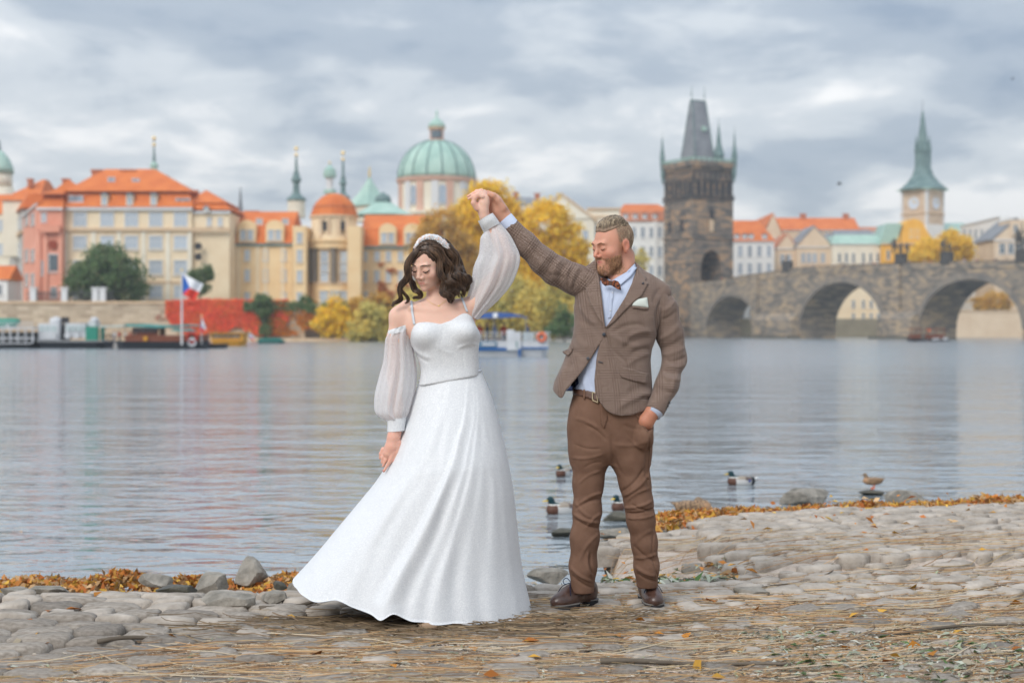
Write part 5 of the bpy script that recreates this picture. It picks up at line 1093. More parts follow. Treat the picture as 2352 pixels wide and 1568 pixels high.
while y0 < 12.5:
    dy = rr_.uniform(.11, .17); x = -4.2 + rr_.rand() * .2
    while x < 6.2:
        w = rr_.uniform(.15, .31) if x < .3 else rr_.uniform(.1, .24); xc = x + w / 2; sl = .18 + .9 * (xc > .1) * min(1, max(0, (xc - .1)))
        g = float(row_g(xc)) * np.clip(.25 + (y0 - 5) * .28, .25, 1.0); y = y0 + g + rr_.normal() * .012
        d = float(shore(xc)) - y
        if d > .03 and abs(xc) < y * .37 + .35 and not (.15 < xc < 1.12 and y > 7.75 + .1 * rr_.rand() and y < 8.75):
            z = float(ground_h(xc, y)); ang = math.atan2(float(row_g(xc + .05) - row_g(xc - .05)) * np.clip(.25 + (y0 - 5) * .28, .25, 1.0), .1)
            clear = 1.0 if (y > 7.0 + .0 * xc or (xc < -.9 and y > 6.0)) else .0
            h = rr_.uniform(.014, .034) if clear else rr_.uniform(.006, .028)
            if xc > .4 and y > 7.6: h = rr_.uniform(-.002, .014)
            if y < 6.4 and xc > -.6: h -= .008
            stones.append((xc, y, z - .05 + h * .5, w * 1.0 / max(math.cos(ang), .75), dy * .95, .13 + h, ang, rr_.randint(14)))
        x += w
    y0 += dy * rr_.uniform(.97, 1.05)
vis = lambda s: s[3] * s[4] / s[1] ** 3 * (1 if s[2] + s[5] / 2 > float(ground_h(s[0], s[1])) + .012 else .2)
stones.sort(key=vis, reverse=True)
for k, (x, y, z, w, d, h, a, i) in enumerate(stones[:290]):
    o = bpy.data.objects.new('cobblestone', SME[i]); COL.objects.link(o); o.parent = ground; o.location = (x, y, z - .01); o.rotation_euler = (random.uniform(-.06, .06), random.uniform(-.05, .05), a); o.scale = (w, d, h)
bV, bF, off = [], [], 0
for (x, y, z, w, d, h, a, i) in stones[290:]:
    V, Fc = SM[i]; c, s = math.cos(a), math.sin(a); v = V * [w, d, h]; v = np.stack([v[:, 0] * c - v[:, 1] * s + x, v[:, 0] * s + v[:, 1] * c + y, v[:, 2] + z - .01], 1); bV.append(v); bF += [tuple(q + off for q in f) for f in Fc]; off += len(v)
if bV:
    o = link(pydata('far_cobbles', np.concatenate(bV), bF, m_cob), 'far_cobbles', ground, smooth=True); tag(o, kind='stuff')
print('stones', len(stones))

# ------------------------------------------------------------------ boulders along the water
m_rock = mat('grey_boulder', (.13, .12, .1), (.4, .36, .31), 7, .85, .02, 22, lo=.3, hi=.7)
m_rockd = mat('wet_dark_boulder', (.035, .035, .03), (.13, .12, .09), 6, .45, .008, 30, lo=.3, hi=.7)
def rock(label, u, v, wu, hu, base, seed, m=None, dep=None, yaw=0, flat=.0):
    """u,v = photo position of the rock's foot centre on a surface at height base"""
    y = (CZ - base) * F / (v - V0); k = y / F; w, h = wu * k, hu * k; dep = dep or w * .7; r = np.random.RandomState(seed)
    bm = bmesh.new(); bmesh.ops.create_icosphere(bm, subdivisions=4, radius=1); V = np.array([q.co for q in bm.verts]); 
    pl = r.normal(size=(13, 3)); pl /= np.linalg.norm(pl, axis=1)[:, None]; pl[0] = (.1, -.1, 1); dd = r.uniform(.42, .8, 13); dd[0] = .7 - flat
    for p, q in zip(pl, dd):
        p = p / np.linalg.norm(p); t = V @ p; V = V - np.outer(np.clip(t - q, 0, None) * .93, p)
    V = V + (V / np.linalg.norm(V, axis=1)[:, None]) * (sinnoise(V, 4, seed) * .025 + sinnoise(V, 11, seed + 1) * .012)[:, None]
    if 'pointed' in label: k_ = 1 - .62 * np.clip(V[:, 2] + .35, 0, 1.2); V[:, 0] = V[:, 0] * k_ + .1 * V[:, 2]; V[:, 1] *= k_
    V = V / np.abs(V).max(0); c, s = math.cos(yaw), math.sin(yaw)
    V = V * [w / 2, dep / 2, h * .62]; V[:, 0], V[:, 1] = V[:, 0] * c - V[:, 1] * s, V[:, 0] * s + V[:, 1] * c
    V += [X(u, y), y + dep * .2, base + h * .38]
    Fc = [tuple(q.index for q in f.verts) for f in bm.faces]; bm.free()
    o = link(pydata('boulder', V, Fc, m or m_rock), 'boulder', None, (X(u, y), y, base), smooth=True); o.data.set_sharp_from_angle(angle=R(24)); return tag(o, label, 'rock')
rock('tall pale pointed boulder among orange leaves at the left shore', 566, 1346, 95, 66, -.16, 3, dep=.25)
rock('dark angular slab leaning left of the tall pale boulder', 486, 1362, 92, 44, -.1, 8, yaw=-.3)
rock('low grey stone half buried in the orange leaves at the left shore', 350, 1345, 84, 26, -.1, 12)
rock('flat dark stone below the leaves left of the leaning slab', 400, 1366, 92, 26, -.05, 14, m_rockd)
rock('small dark stone right of the tall pale boulder', 640, 1352, 40, 18, -.12, 22, m_rockd)
rock('mossy dark stone peeking out left of the dress hem', 688, 1368, 62, 38, -.08, 25)
rock('broad pale stone at the bank edge below the tall boulder', 520, 1398, 130, 42, .0, 31, flat=.3)
rock('rounded pale stone at the bank edge left of the dress', 622, 1386, 70, 30, .0, 33, flat=.2)
rock('flat pale stone at the left end of the bank edge', 30, 1374, 70, 26, -.02, 36, flat=.3)
rock('long grey stone at the bank edge near the left frame side', 110, 1362, 90, 18, -.02, 38, flat=.3)
rock('pale stone with green leaves between the dress and the man\'s shoe', 1262, 1340, 105, 32, -.16, 41)
rock('long flat pale slab between the dress hem and the man\'s shoe', 1280, 1374, 150, 32, -.04, 43, flat=.35)
rock('wet dark rock in the water left of the man\'s knee', 1293, 1232, 54, 22, WZ, 51, m_rockd)
rock('black wet rock in the water between the man\'s legs', 1420, 1196, 78, 26, WZ, 52, m_rockd)
rock('long mossy rock behind the man\'s knees', 1425, 1240, 110, 28, WZ, 53)
rock('green mossy rock between the man\'s shins', 1412, 1268, 70, 26, WZ, 54)
rock('large pale rounded rock between the man\'s shins', 1435, 1300, 100, 40, WZ + .02, 55, flat=.2)
rock('small dark square rock between the man\'s shins', 1402, 1322, 44, 30, -.24, 56, m_rockd)
rock('brown rock beside the right shin of the man', 1448, 1340, 50, 34, -.22, 57)
rock('dark flat stone in the leafy hollow between the shoes', 1430, 1364, 60, 16, -.2, 58, m_rockd)
rock('grey rock right of the man\'s knee at the water edge', 1540, 1245, 60, 26, WZ, 59, m_rockd)
rock('tiny black stone in the water right of the man\'s knee', 1566, 1204, 34, 14, WZ, 60, m_rockd)
rock('rounded pale rock right of the man\'s shin', 1546, 1292, 66, 40, -.2, 61)
rock('brown rock at the corner of the paved slip', 1528, 1306, 56, 34, -.16, 62)
rock('big pale block at the left corner of the paved slip', 1640, 1372, 80, 48, -.1, 63, flat=.1)
rock('pale block beside the corner of the paved slip', 1600, 1330, 70, 38, -.14, 65, flat=.1)
rock('grey block at the upper left of the paved slip', 1585, 1262, 62, 30, -.2, 66, flat=.1)
rock('square pale stone at the lower edge of the paved slip', 1732, 1386, 92, 44, -.03, 67, flat=.3)
rock('grey block second in the upper edge of the paved slip', 1662, 1268, 60, 26, -.15, 68, flat=.2)
rock('wide grey rock lying in the water right of the drake', 1856, 1160, 122, 40, WZ, 71, flat=.2)
rock('mossy wedge rock in front of the standing hen duck', 1945, 1176, 82, 34, WZ, 72)
rock('dark split rock right of the standing hen duck', 2082, 1166, 98, 42, WZ, 73)
rock('low wet stone under the standing hen duck', 2003, 1136, 60, 12, WZ, 74, m_rockd)
for i in range(13):
    rock(['flat grey edge stone under the orange leaves, number %d from the slip corner' % (i + 1)][0].replace('number 1 ', 'first ').replace('number 2 ', 'second ').replace('number 3 ', 'third ').replace('number 4 ', 'fourth ').replace('number 5 ', 'fifth ').replace('number 6 ', 'sixth ').replace('number 7 ', 'seventh ').replace('number 8 ', 'eighth ').replace('number 9 ', 'ninth ').replace('number 10 ', 'tenth ').replace('number 11 ', 'eleventh ').replace('number 12 ', 'twelfth ').replace('number 13 ', 'thirteenth '),
         1700 + i * 43, 1238 - i * 3.4 + (i % 3) * 7, random.uniform(42, 70), random.uniform(18, 28), -.08, 80 + i, flat=.25)

# ------------------------------------------------------------------ litter: twigs, willow leaves, crumbs, autumn leaves
def twigs(name, n, xf, lmin, lmax, rad, cols, angf, lift=.004):
    S = 6; P = []; V = []; C = []
    x, y = xf(n); a = angf(x, y, n); L = RS.uniform(lmin, lmax, n) ** 1.0; cur = RS.normal(size=n) * .9; r = rad * RS.uniform(.5, 1.5, n); h0 = RS.uniform(0, lift, n)
    ts = np.linspace(-.5, .5, S); pts = np.zeros((n, S, 3)); th = a[:, None] + cur[:, None] * ts[None] * .9
    dx = np.cos(th) * (L / (S - 1))[:, None]; dyy = np.sin(th) * (L / (S - 1))[:, None]
    pts[:, :, 0] = x[:, None] + np.cumsum(dx, 1) - dx.sum(1)[:, None] / 2; pts[:, :, 1] = y[:, None] + np.cumsum(dyy, 1) - dyy.sum(1)[:, None] / 2
    pts[:, :, 2] = ground_h(pts[:, :, 0], pts[:, :, 1]) + .006 + h0[:, None] + np.abs(np.sin(ts * 5 + 1))[None] * (lift * .8) * RS.rand(n, 1)
    d = np.gradient(pts, axis=1); d /= np.linalg.norm(d, axis=2)[:, :, None] + 1e-9; up = np.array([0, 0, 1.]); s = np.cross(d, up); s /= np.linalg.norm(s, axis=2)[:, :, None] + 1e-9
    tap = (1 - .6 * np.abs(np.linspace(-.4, 1, S)))[None, :, None] * r[:, None, None]
    V = np.stack([pts + s * tap, pts + np.array([0, 0, 1.]) * tap * 1.3, pts - s * tap], 2)      # n,S,3,3
    base = (np.arange(n) * S * 3)[:, None]; q = []
    for j in range(S - 1):
        for k in range(2): q.append(np.stack([base[:, 0] + j * 3 + k, base[:, 0] + (j + 1) * 3 + k, base[:, 0] + (j + 1) * 3 + k + 1, base[:, 0] + j * 3 + k + 1], 1))
    c = np.array(cols)[RS.randint(0, len(cols), n)] * RS.uniform(.7, 1.2, (n, 1)); me = pydata(name, V.reshape(-1, 3), np.concatenate(q), m_leafd); paint(me, np.repeat(c, S * 3, 0)); return tag(link(me, name), kind='stuff')
m_leafd = leafmat('litter', .12, .75)
def rect(x0, x1, ya, yb, dens=None):
    def f(n):
        x = RS.uniform(x0, x1, n * 6); y = ya + (yb - ya) * RS.rand(n * 6); k = np.ones(n * 6, bool) if dens is None else (dens(x, y) > RS.rand(n * 6)); k &= np.abs(x) < y * .37 + .4
        return x[k][:n], y[k][:n]
    return f
def dens_t(x, y):      # straw gathers in a band under the couple and to the lower right, bare stones upper left and upper right
    edge = np.interp(x, [-3, -1.6, -.6, .2, 1.2, 2.2, 4], [5.2, 5.9, 6.6, 7.1, 7.4, 7.6, 8.2]); d = np.clip((edge - y) / .6 + .25, 0, 1)
    return d * np.clip(.65 + .5 * sinnoise(np.stack([x, y * 1.4, 0 * x], 1), 3.2, 21), .06, 1)
def cnt(f, n):
    def g(m_): x, y = f(m_); return x[:n], y[:n]
    return g
ang = lambda x, y, n: RS.normal(size=n) * .33 + .1 + .35 * np.clip(x, 0, 2) / 2
def mk(name, N, dens, *a, **k):
    x, y = rect(-3.4, 4.3, 4.7, 9.0, dens)(N); f = lambda n: (x, y); return twigs(name, len(x), f, *a, **k)
STR = [(.44, .26, .13), (.52, .33, .17), (.34, .19, .09), (.5, .41, .29), (.2, .13, .08), (.52, .42, .3), (.42, .3, .16)]
mk('straw_litter', 3600, dens_t, .06, .3, .0016, STR, ang, lift=.012)
mk('willow_twigs', 1100, dens_t, .3, .85, .0022, STR, ang, lift=.018)
mk('chip_litter', 26000, dens_t,   .015, .055, .0019, [(.6, .52, .42), (.5, .4, .3), (.66, .6, .52), (.4, .3, .2), (.62, .5, .42)], lambda x, y, n: RS.uniform(0, 6.28, n), lift=.005)
mk('scattered_twigs', 700, lambda x, y: (y > 6) * (x > .5) * 1.0, .15, .7, .0022, STR, ang, lift=.01)
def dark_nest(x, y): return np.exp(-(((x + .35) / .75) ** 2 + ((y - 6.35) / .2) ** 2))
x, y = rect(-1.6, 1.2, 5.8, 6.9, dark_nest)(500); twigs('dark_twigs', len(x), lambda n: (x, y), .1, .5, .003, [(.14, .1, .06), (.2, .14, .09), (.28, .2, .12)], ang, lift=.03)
for i, (pts, r) in enumerate(([((-1.75, 6.0), (-1.55, 6.12), (-1.38, 6.1)), .011], [((.35, 5.62), (.75, 5.66), (1.1, 5.6)), .012], [((-1.2, 6.75), (-.98, 6.86), (-.9, 7.0)), .012], [((2.9, 7.35), (3.3, 7.45), (3.9, 7.4)), .016], [((1.55, 6.1), (2.0, 6.35), (2.35, 6.42)), .010], [((2.0, 5.55), (2.3, 5.6), (2.55, 5.6)), .012], [((.0, 6.3), (.35, 6.36), (.75, 6.3)), .008], [((1.25, 7.25), (1.6, 7.5), (1.75, 7.75)), .006])):
    P3 = []
    for t in np.linspace(0, 1, 9):
        a, b, c = [np.array(p) for p in pts]; p = (1 - t) ** 2 * a + 2 * t * (1 - t) * b + t * t * c; P3.append((p[0], p[1], float(ground_h(p[0], p[1])) + r + .012 + .006 * math.sin(t * 7 + i)))
    o = MB().tube(P3, [r * (1 - .5 * j / 8) for j in range(9)], 7).build('stick', m_bark, None, P3[0], smooth=True)
    tag(o, ['crooked bare stick on the cobbles at lower left', 'thick pale branch lying at the bottom centre', 'curved stick near the left side of the dress hem', 'long straight branch at the right edge of the straw', 'thin curved branch in the straw right of the man', 'short thick branch stub at lower right', 'brown branch under the front of the dress hem', 'thin twig rising over the step of the paved slip'][i], 'stick')
WIL = [(.36, .39, .3), (.46, .48, .4), (.54, .53, .46), (.3, .34, .22), (.5, .42, .3), (.52, .34, .16)]
def leaves_on(name, x, y, size, cols, aspect, dz=.008, noise=.5):
    P = np.stack([x, y, ground_h(x, y) + dz * (1 + RS.rand(len(x)))], 1); c = np.array(cols)[RS.randint(0, len(cols), len(x))] * RS.uniform(.7, 1.25, (len(x), 1))
    o = leafset(P, size * RS.uniform(.5, 1.3, len(x)), c, name, flat=(0, 0, 1.), aspect=aspect, mt=m_leafd); return tag(o, kind='stuff')
x, y = rect(-3.4, 4.3, 4.7, 9, lambda x, y: dens_t(x, y) * np.clip(.35 + .5 * (x > .8) * (y < 6.6) + .3 * sinnoise(np.stack([x, y, 0 * x], 1), 4, 2), 0, 1))(9000); leaves_on('willow_leaf_litter', x, y, .022, WIL, .22)
x, y = rect(1.0, 3.4, 4.9, 6.2, None)(900); leaves_on('green_leaf_litter', x, y, .028, WIL[:4] + [(.1, .16, .06)], .3, .012)
x, y = rect(-3.2, 4.2, 4.8, 9, None)(160); leaves_on('fallen_leaves', x, y, .034, [(.5, .2, .03), (.55, .3, .05), (.4, .14, .03), (.45, .38, .28)], .75, .015)
# orange leaves heaped where the water meets the bank
AUT = [(.6, .24, .06), (.62, .33, .08), (.5, .17, .05), (.68, .42, .08), (.45, .28, .14), (.6, .4, .22)]
def drift(name, pts, N, wid, hgt, z0, size=.035):
    """leaf bank along a ground polyline"""
    P = np.array(pts, float); seg = RS.randint(0, len(P) - 1, N); t = RS.rand(N)[:, None]; c = P[seg] * (1 - t) + P[seg + 1] * t; q = RS.normal(size=N) * .42; c[:, 1] += q * wid
    z = z0 + hgt * np.exp(-q * q * 1.5) * (.6 + .4 * np.sin(c[:, 0] * 9) * np.sin(c[:, 0] * 3.7 + 1)) * RS.rand(N) ** .5
    Pt = np.stack([c[:, 0], c[:, 1], z], 1); cc = np.array(AUT)[RS.randint(0, 6, N)] * RS.uniform(.65, 1.15, (N, 1)); o = leafset(Pt, size * RS.uniform(.5, 1.4, N), cc, name, aspect=.55, mt=m_leafd); return tag(o, kind='stuff')
drift('leaf_drift', [(-3.6, 8.35), (-2.7, 8.35), (-2.3, 8.3), (-1.9, 8.25), (-1.45, 8.3), (-1.25, 8.3)], 3200, .25, .13, -.19, .03)
drift('leaf_drift', [(.95, 9.75), (1.5, 10.05), (2.1, 10.25), (3.0, 10.5), (3.9, 10.85), (5.5, 11.2)], 4800, .34, .075, -.0, .038)
drift('leaf_drift', [(.75, 9.35), (1.1, 9.6), (1.5, 9.8)], 300, .2, .06, -.22, .035)
x, y = rect(.05, 1.25, 7.62, 8.35, None)(420); leaves_on('hollow_leaves', x, y, .04, AUT + WIL[:4], .4, .02)
x, y = rect(.1, 1.1, 7.5, 7.9, None)(260); leaves_on('hollow_leaves', x, y, .06, WIL[:4] + [(.1, .18, .06)], .2, .02)
x, y = rect(.4, 4.2, 8.8, 10.6, None)(150); leaves_on('fallen_leaves', x, y, .03, AUT, .5, .05)
# green reed shoot leaning out of the water at left
def reed():
    y = 11.6; root = thing('water_weed', 'thin arching yellow green stem rising from the water at far left', 'plant', (X(62, y), y, WZ))
    b = MB(); b.tube([(X(a, y), y, Z(v, y)) for a, v in ((66, 1310), (66, 1270), (72, 1240), (76, 1224))], [.004, .004, .003, .002], 5); b.tube([(X(a, y), y, Z(v, y)) for a, v in ((28, 1220), (50, 1218), (75, 1228), (98, 1250), (108, 1285))], [.002, .003, .004, .004, .003], 5); b.build('stem', mat('weed_stem', (.5, .32, .16)), root)
    leafset(np.array([(X(25, y), y, Z(1238, y)), (X(23, y), y, Z(1290, y)), (X(26, y), y, Z(1322, y))]), np.array([.05, .03, .035]), np.array([(.6, .35, .03)] * 3), 'leaf', parent=root, aspect=.3, mt=m_leafd)
reed()

# ------------------------------------------------------------------ ducks
def duck(label, u, v, y, yaw, kind='drake', pose='swim', s=1.0, zb=None):
    z0 = WZ if zb is None else zb; hen = kind == 'hen'
    hx = {'swim': (-.115, .115), 'sleep': (-.06, .085), 'stand': (-.115, .12)}[pose]
    def f(P):
        q = P.copy(); d = ell(q, (0, 0, .03), (.155, .07, .062)); d = smin(d, ell(q, (-.09, 0, .04), (.06, .055, .055)), .03)
        d = smin(d, cap_(q, (.1, 0, .05), (.185, 0, .075), .028, .008), .03)                     # tail
        for sg in (-1, 1): d = smin(d, ell(q, (.03, sg * .052, .055), (.105, .02, .035)), .008)      # folded wings
        d = smin(d, chain(q, [(-.1, 0, .06, .034), (hx[0] - .003 + .01, 0, (hx[1] + .06) / 2 + .01, .024), (hx[0], 0, hx[1], .026)], .02), .02)
        hd = (hx[0] - .008, 0, hx[1] + .012)
        if pose == 'sleep': hd = (-.045, 0, .1)
        return smin(d, ell(q, hd, (.034, .026, .028)), .012)
    V, Q = snet(f, (-.17, -.09, -.04), (.21, .09, .17), .0052); V = relax(V, Q, 1)
    x, yy, z = V.T; C = np.zeros_like(V)
    if hen:
        k = (sinnoise(V * [1, 1, 1.6], 170, 6) > .05)[:, None]; C[:] = np.where(k, (.36, .23, .13), (.14, .085, .05)); C[z > .1] = (.2, .14, .09); C[(z < .03)] *= 1.25; C[(x < -.09) & (z < .08)] = (.38, .22, .12)
    else:
        C[:] = (.55, .54, .53); C[(z > .062) & (x > -.07)] = (.3, .25, .2); C[(z > .05) & (x > .03) & (np.abs(yy) > .03)] = (.12, .09, .08); C[(x > .105)] = (.015, .02, .025); C[(x > .15) & (z > .05)] = (.75, .75, .74)
        C[(x < -.075) & (z < .078)] = (.1, .045, .03); C[(z >= .078) & (x < -.05)] = (.75, .74, .7); C[(z > .086) & (x < -.045)] = (.005, .035, .045)
        C[(x > .06) & (x < .09) & (z > .03) & (z < .06) & (np.abs(yy) > .04)] = (.03, .06, .25)
    T = Matrix.Translation((X(u, y), y, z0 + (.0 if pose != 'stand' else .09))) @ Matrix.Rotation(yaw, 4, 'Z') @ Matrix.Scale(s, 4)
    root = thing('duck', label, 'duck', tuple(T.translation))
    me = pydata('body', V, Q); paint(me, C); me.materials.append(m_duck); me.transform(T); link(me, 'body', root, smooth=True)
    hd = (hx[0] - .008, hx[1] + .012)
    if pose != 'sleep':
        b = MB(); b.frus((-.012, .012, -.006, .006), (-.014, .014, -.002, .002), 0, .048, T @ Matrix.Translation((hd[0] - .026, 0, hd[1] - .006)) @ Matrix.Rotation(R(-100), 4, 'Y') @ Matrix.Rotation(R(90), 4, 'Z')); b.build('bill', p_yelb if not hen else mat('dull_bill', (.25, .13, .04)), root)
        for sg in (-1, 1): MB().lathe([(.001, -.004), (.004, 0), (.001, .004)], 6, (0, 0), T=T @ Matrix.Translation((hd[0] - .012, sg * .024, hd[1] + .006))).build('eye', m_dark, root)
    if pose == 'stand':
        for sg in (-1, 1): MB().tube([T @ Vector((.02, sg * .025, -.01)), T @ Vector((.015, sg * .025, -.085))], .006, 5).tube([T @ Vector((.02, sg * .025, -.085)), T @ Vector((-.03, sg * .03, -.088))], [.006, .012], 5).build('leg', p_org, root)
m_duck = vcmat('feathers', .55, bump=.002, bs=120); p_yelb = mat('yellow_bill', (.62, .42, .03), rough=.4)
yw = lambda v: (CZ - WZ) * F / (v - V0)
duck('mallard drake swimming alone towards the camera left of the man\'s thigh', 1295, 1088, yw(1092), R(62), 'drake', s=.9)
duck('mallard drake half hidden behind the man\'s left shin', 1293, 1176, yw(1178), R(22), 'drake', s=1.0)
duck('mallard drake showing only its breast between the man\'s legs', 1432, 1168, yw(1170), R(50), 'drake', s=.95)
duck('mallard drake swimming in side view on open water right of the man', 1703, 1112, yw(1112), R(6), 'drake', s=.95)
duck('brown hen duck asleep with tucked head at the leaf covered shore', 1592, 1172, yw(1174), R(178), 'hen', 'sleep', 1.05)
duck('small brown hen duck standing on a wet stone in the water', 2005, 1130, yw(1134), R(-8), 'hen', 'stand', .62, WZ + .02)
# ------------------------------------------------------------------ the couple: materials
def skinmat(name, rough=.5): return vcmat(name, rough, sss=.25, bump=.0006, bs=300, spec=.3)
m_skin = skinmat('skin')
def attrvec(t, name): n = NN(t, 'ShaderNodeAttribute', attribute_name=name); return n.outputs['Vector']
def tweed():
    m, t, b = bsdf('brown_checked_wool'); b.inputs['Roughness'].default_value = .9; b.inputs['Specular IOR Level'].default_value = .12; b.inputs['Sheen Weight'].default_value = .15
    s = NN(t, 'ShaderNodeSeparateXYZ'); LK(t, attrvec(t, 'cloth'), s.inputs[0])
    sn = lambda x, per, ph=0: mth(t, 'SINE', mth(t, 'ADD', mth(t, 'MULTIPLY', x, 2 * math.pi / per), ph))
    a, c = s.outputs[0], s.outputs[1]
    fine = mth(t, 'MULTIPLY', sn(a, .0085), sn(c, .0085))
    bandx = mth(t, 'GREATER_THAN', sn(a, .085), .1); bandz = mth(t, 'GREATER_THAN', sn(c, .1), .1)
    lx = mth(t, 'MULTIPLY', mth(t, 'MULTIPLY', sn(a, .0115), .5), bandx); lz = mth(t, 'MULTIPLY', mth(t, 'MULTIPLY', sn(c, .0115), .5), bandz)
    n = NN(t, 'ShaderNodeTexNoise', i_Scale=320.0, i_Detail=3.0); LK(t, NN(t, 'ShaderNodeTexCoord').outputs['Object'], n.inputs['Vector'])
    f = mth(t, 'ADD', mth(t, 'MULTIPLY', fine, .16), mth(t, 'ADD', mth(t, 'MULTIPLY', mth(t, 'ADD', lx, lz), .15), n.outputs[0]))
    f = mth(t, 'SUBTRACT', f, mth(t, 'MULTIPLY', mth(t, 'ADD', bandx, bandz), .022))
    LK(t, ramp(t, f, [(.22, (.08, .052, .042)), (.5, (.18, .125, .1)), (.85, (.42, .33, .28))]), b.inputs['Base Color'])
    bp = NN(t, 'ShaderNodeBump', i_Distance=.0012, i_Strength=.6); LK(t, n.outputs[0], bp.inputs['Height']); LK(t, bp.outputs[0], b.inputs['Normal']); return m
m_tweed = tweed()
m_shirt = mat('pale_blue_cotton', (.48, .54, .68), None, rough=.8, bump=.0015, bscale=60)
m_chino = mat('brown_chino_cotton', (.15, .083, .055), (.19, .108, .074), 12, .85, .001, 260, spec=.15)
m_leather = mat('dark_brown_leather', (.04, .019, .014), (.085, .042, .03), 16, .32, .0015, 90, spec=.6)
m_sole = mat('dark_rubber_sole', (.02, .02, .024), rough=.6); m_soleedge = mat('grey_welt', (.17, .16, .15), rough=.7)
m_lace = mat('navy_lace', (.012, .018, .05), rough=.8); m_belt = mat('brown_belt_leather', (.085, .04, .026), (.12, .06, .04), 20, .45, spec=.5)
m_brass = mat('old_brass', (.5, .4, .26), rough=.35, metal=.8); m_navy = mat('navy_lining', (.015, .025, .07), rough=.5); m_button = mat('dark_horn_button', (.03, .035, .045), rough=.3, spec=.6)
m_wood = mat('carved_wood', (.28, .09, .04), (.04, .015, .012), 70, .5, .001, 90, lo=.47, hi=.53); m_wood2 = mat('wood_knot', (.1, .05, .035), rough=.6)
m_square = mat('ivory_cloth', (.58, .62, .57), rough=.8)
def glitter(name, a=(.54, .555, .58), b2=(.72, .735, .76), alpha=None):
    m, t, b = bsdf(name); b.inputs['Roughness'].default_value = .6; b.inputs['Specular IOR Level'].default_value = .25
    co = NN(t, 'ShaderNodeTexCoord').outputs['Object']
    n = NN(t, 'ShaderNodeTexNoise', i_Scale=520.0, i_Detail=2.0, i_Roughness=.7); LK(t, co, n.inputs['Vector'])
    v = NN(t, 'ShaderNodeTexVoronoi', i_Scale=800.0); LK(t, co, v.inputs['Vector'])
    c = ramp(t, n.outputs[0], [(.35, a), (.62, b2)]); spk = mth(t, 'LESS_THAN', NN_sep(t, v.outputs['Color']), .12)
    LK(t, mixc(t, spk, c, (.95, .95, .95)), b.inputs['Base Color']); LK(t, mth(t, 'SUBTRACT', .6, mth(t, 'MULTIPLY', spk, .35)), b.inputs['Roughness'])
    if alpha is not None:
        tr = NN(t, 'ShaderNodeBsdfTransparent'); tl = NN(t, 'ShaderNodeBsdfTranslucent'); tl.inputs[0].default_value = (.85, .86, .89, 1)
        m1 = NN(t, 'ShaderNodeMixShader', i_0=.4); LK(t, b.outputs[0], m1.inputs[1]); LK(t, tl.outputs[0], m1.inputs[2])
        lw = NN(t, 'ShaderNodeLayerWeight', i_Blend=.35); al = mth(t, 'MINIMUM', mth(t, 'ADD', mth(t, 'ADD', alpha, mth(t, 'MULTIPLY', lw.outputs['Facing'], .55)), mth(t, 'MULTIPLY', spk, .4)), 1.0)
        m2 = NN(t, 'ShaderNodeMixShader'); LK(t, al, m2.inputs[0]); LK(t, tr.outputs[0], m2.inputs[1]); LK(t, m1.outputs[0], m2.inputs[2]); LK(t, m2.outputs[0], t.nodes['Material Output'].inputs[0])
    return m
def NN_sep(t, c): s = NN(t, 'ShaderNodeSeparateColor'); LK(t, c, s.inputs[0]); return s.outputs[0]
m_dress = glitter('white_glitter_tulle'); m_sheer = glitter('sheer_glitter_organza', (.7, .715, .74), (.86, .87, .89), .68); m_lining = mat('dress_lining', (.62, .58, .54), rough=.8)
m_strap = mat('white_strap', (.6, .63, .68), rough=.6)
def hairmat(name, a, b2, rough=.35, strand=True):
    m, t, b = bsdf(name); b.inputs['Roughness'].default_value = rough; b.inputs['Specular IOR Level'].default_value = .45
    n = NN(t, 'ShaderNodeTexNoise', i_Scale=60.0, i_Detail=4.0); mp = NN(t, 'ShaderNodeMapping'); mp.inputs['Scale'].default_value = (1.5, 1.5, .35); LK(t, NN(t, 'ShaderNodeTexCoord').outputs['Object'], mp.inputs[0]); LK(t, mp.outputs[0], n.inputs['Vector'])
    c = ramp(t, n.outputs[0], [(.35, a), (.68, b2)])
    if strand: vc = NN(t, 'ShaderNodeVertexColor', layer_name='col'); c = mixc(t, 1.0, c, vc.outputs[0], 'MULTIPLY')
    LK(t, c, b.inputs['Base Color']); return m
m_hair = hairmat('dark_brown_hair', (.03, .017, .012), (.12, .07, .042)); m_blond = hairmat('ash_blond_hair', (.12, .085, .055), (.36, .28, .19), .5); m_fuzz = hairmat('short_cropped_hair', (.24, .16, .11), (.34, .25, .18), .7, False); m_fuzzs = hairmat('cropped_bristles', (.26, .18, .12), (.4, .3, .21), .7); m_hairb = hairmat('brown_hair_base', (.03, .017, .012), (.09, .052, .032), .4, False); m_brow = hairmat('brow_hair', (.2, .09, .045), (.3, .15, .08), .6, False)
m_beard = hairmat('reddish_beard', (.27, .135, .07), (.48, .28, .16), .6)

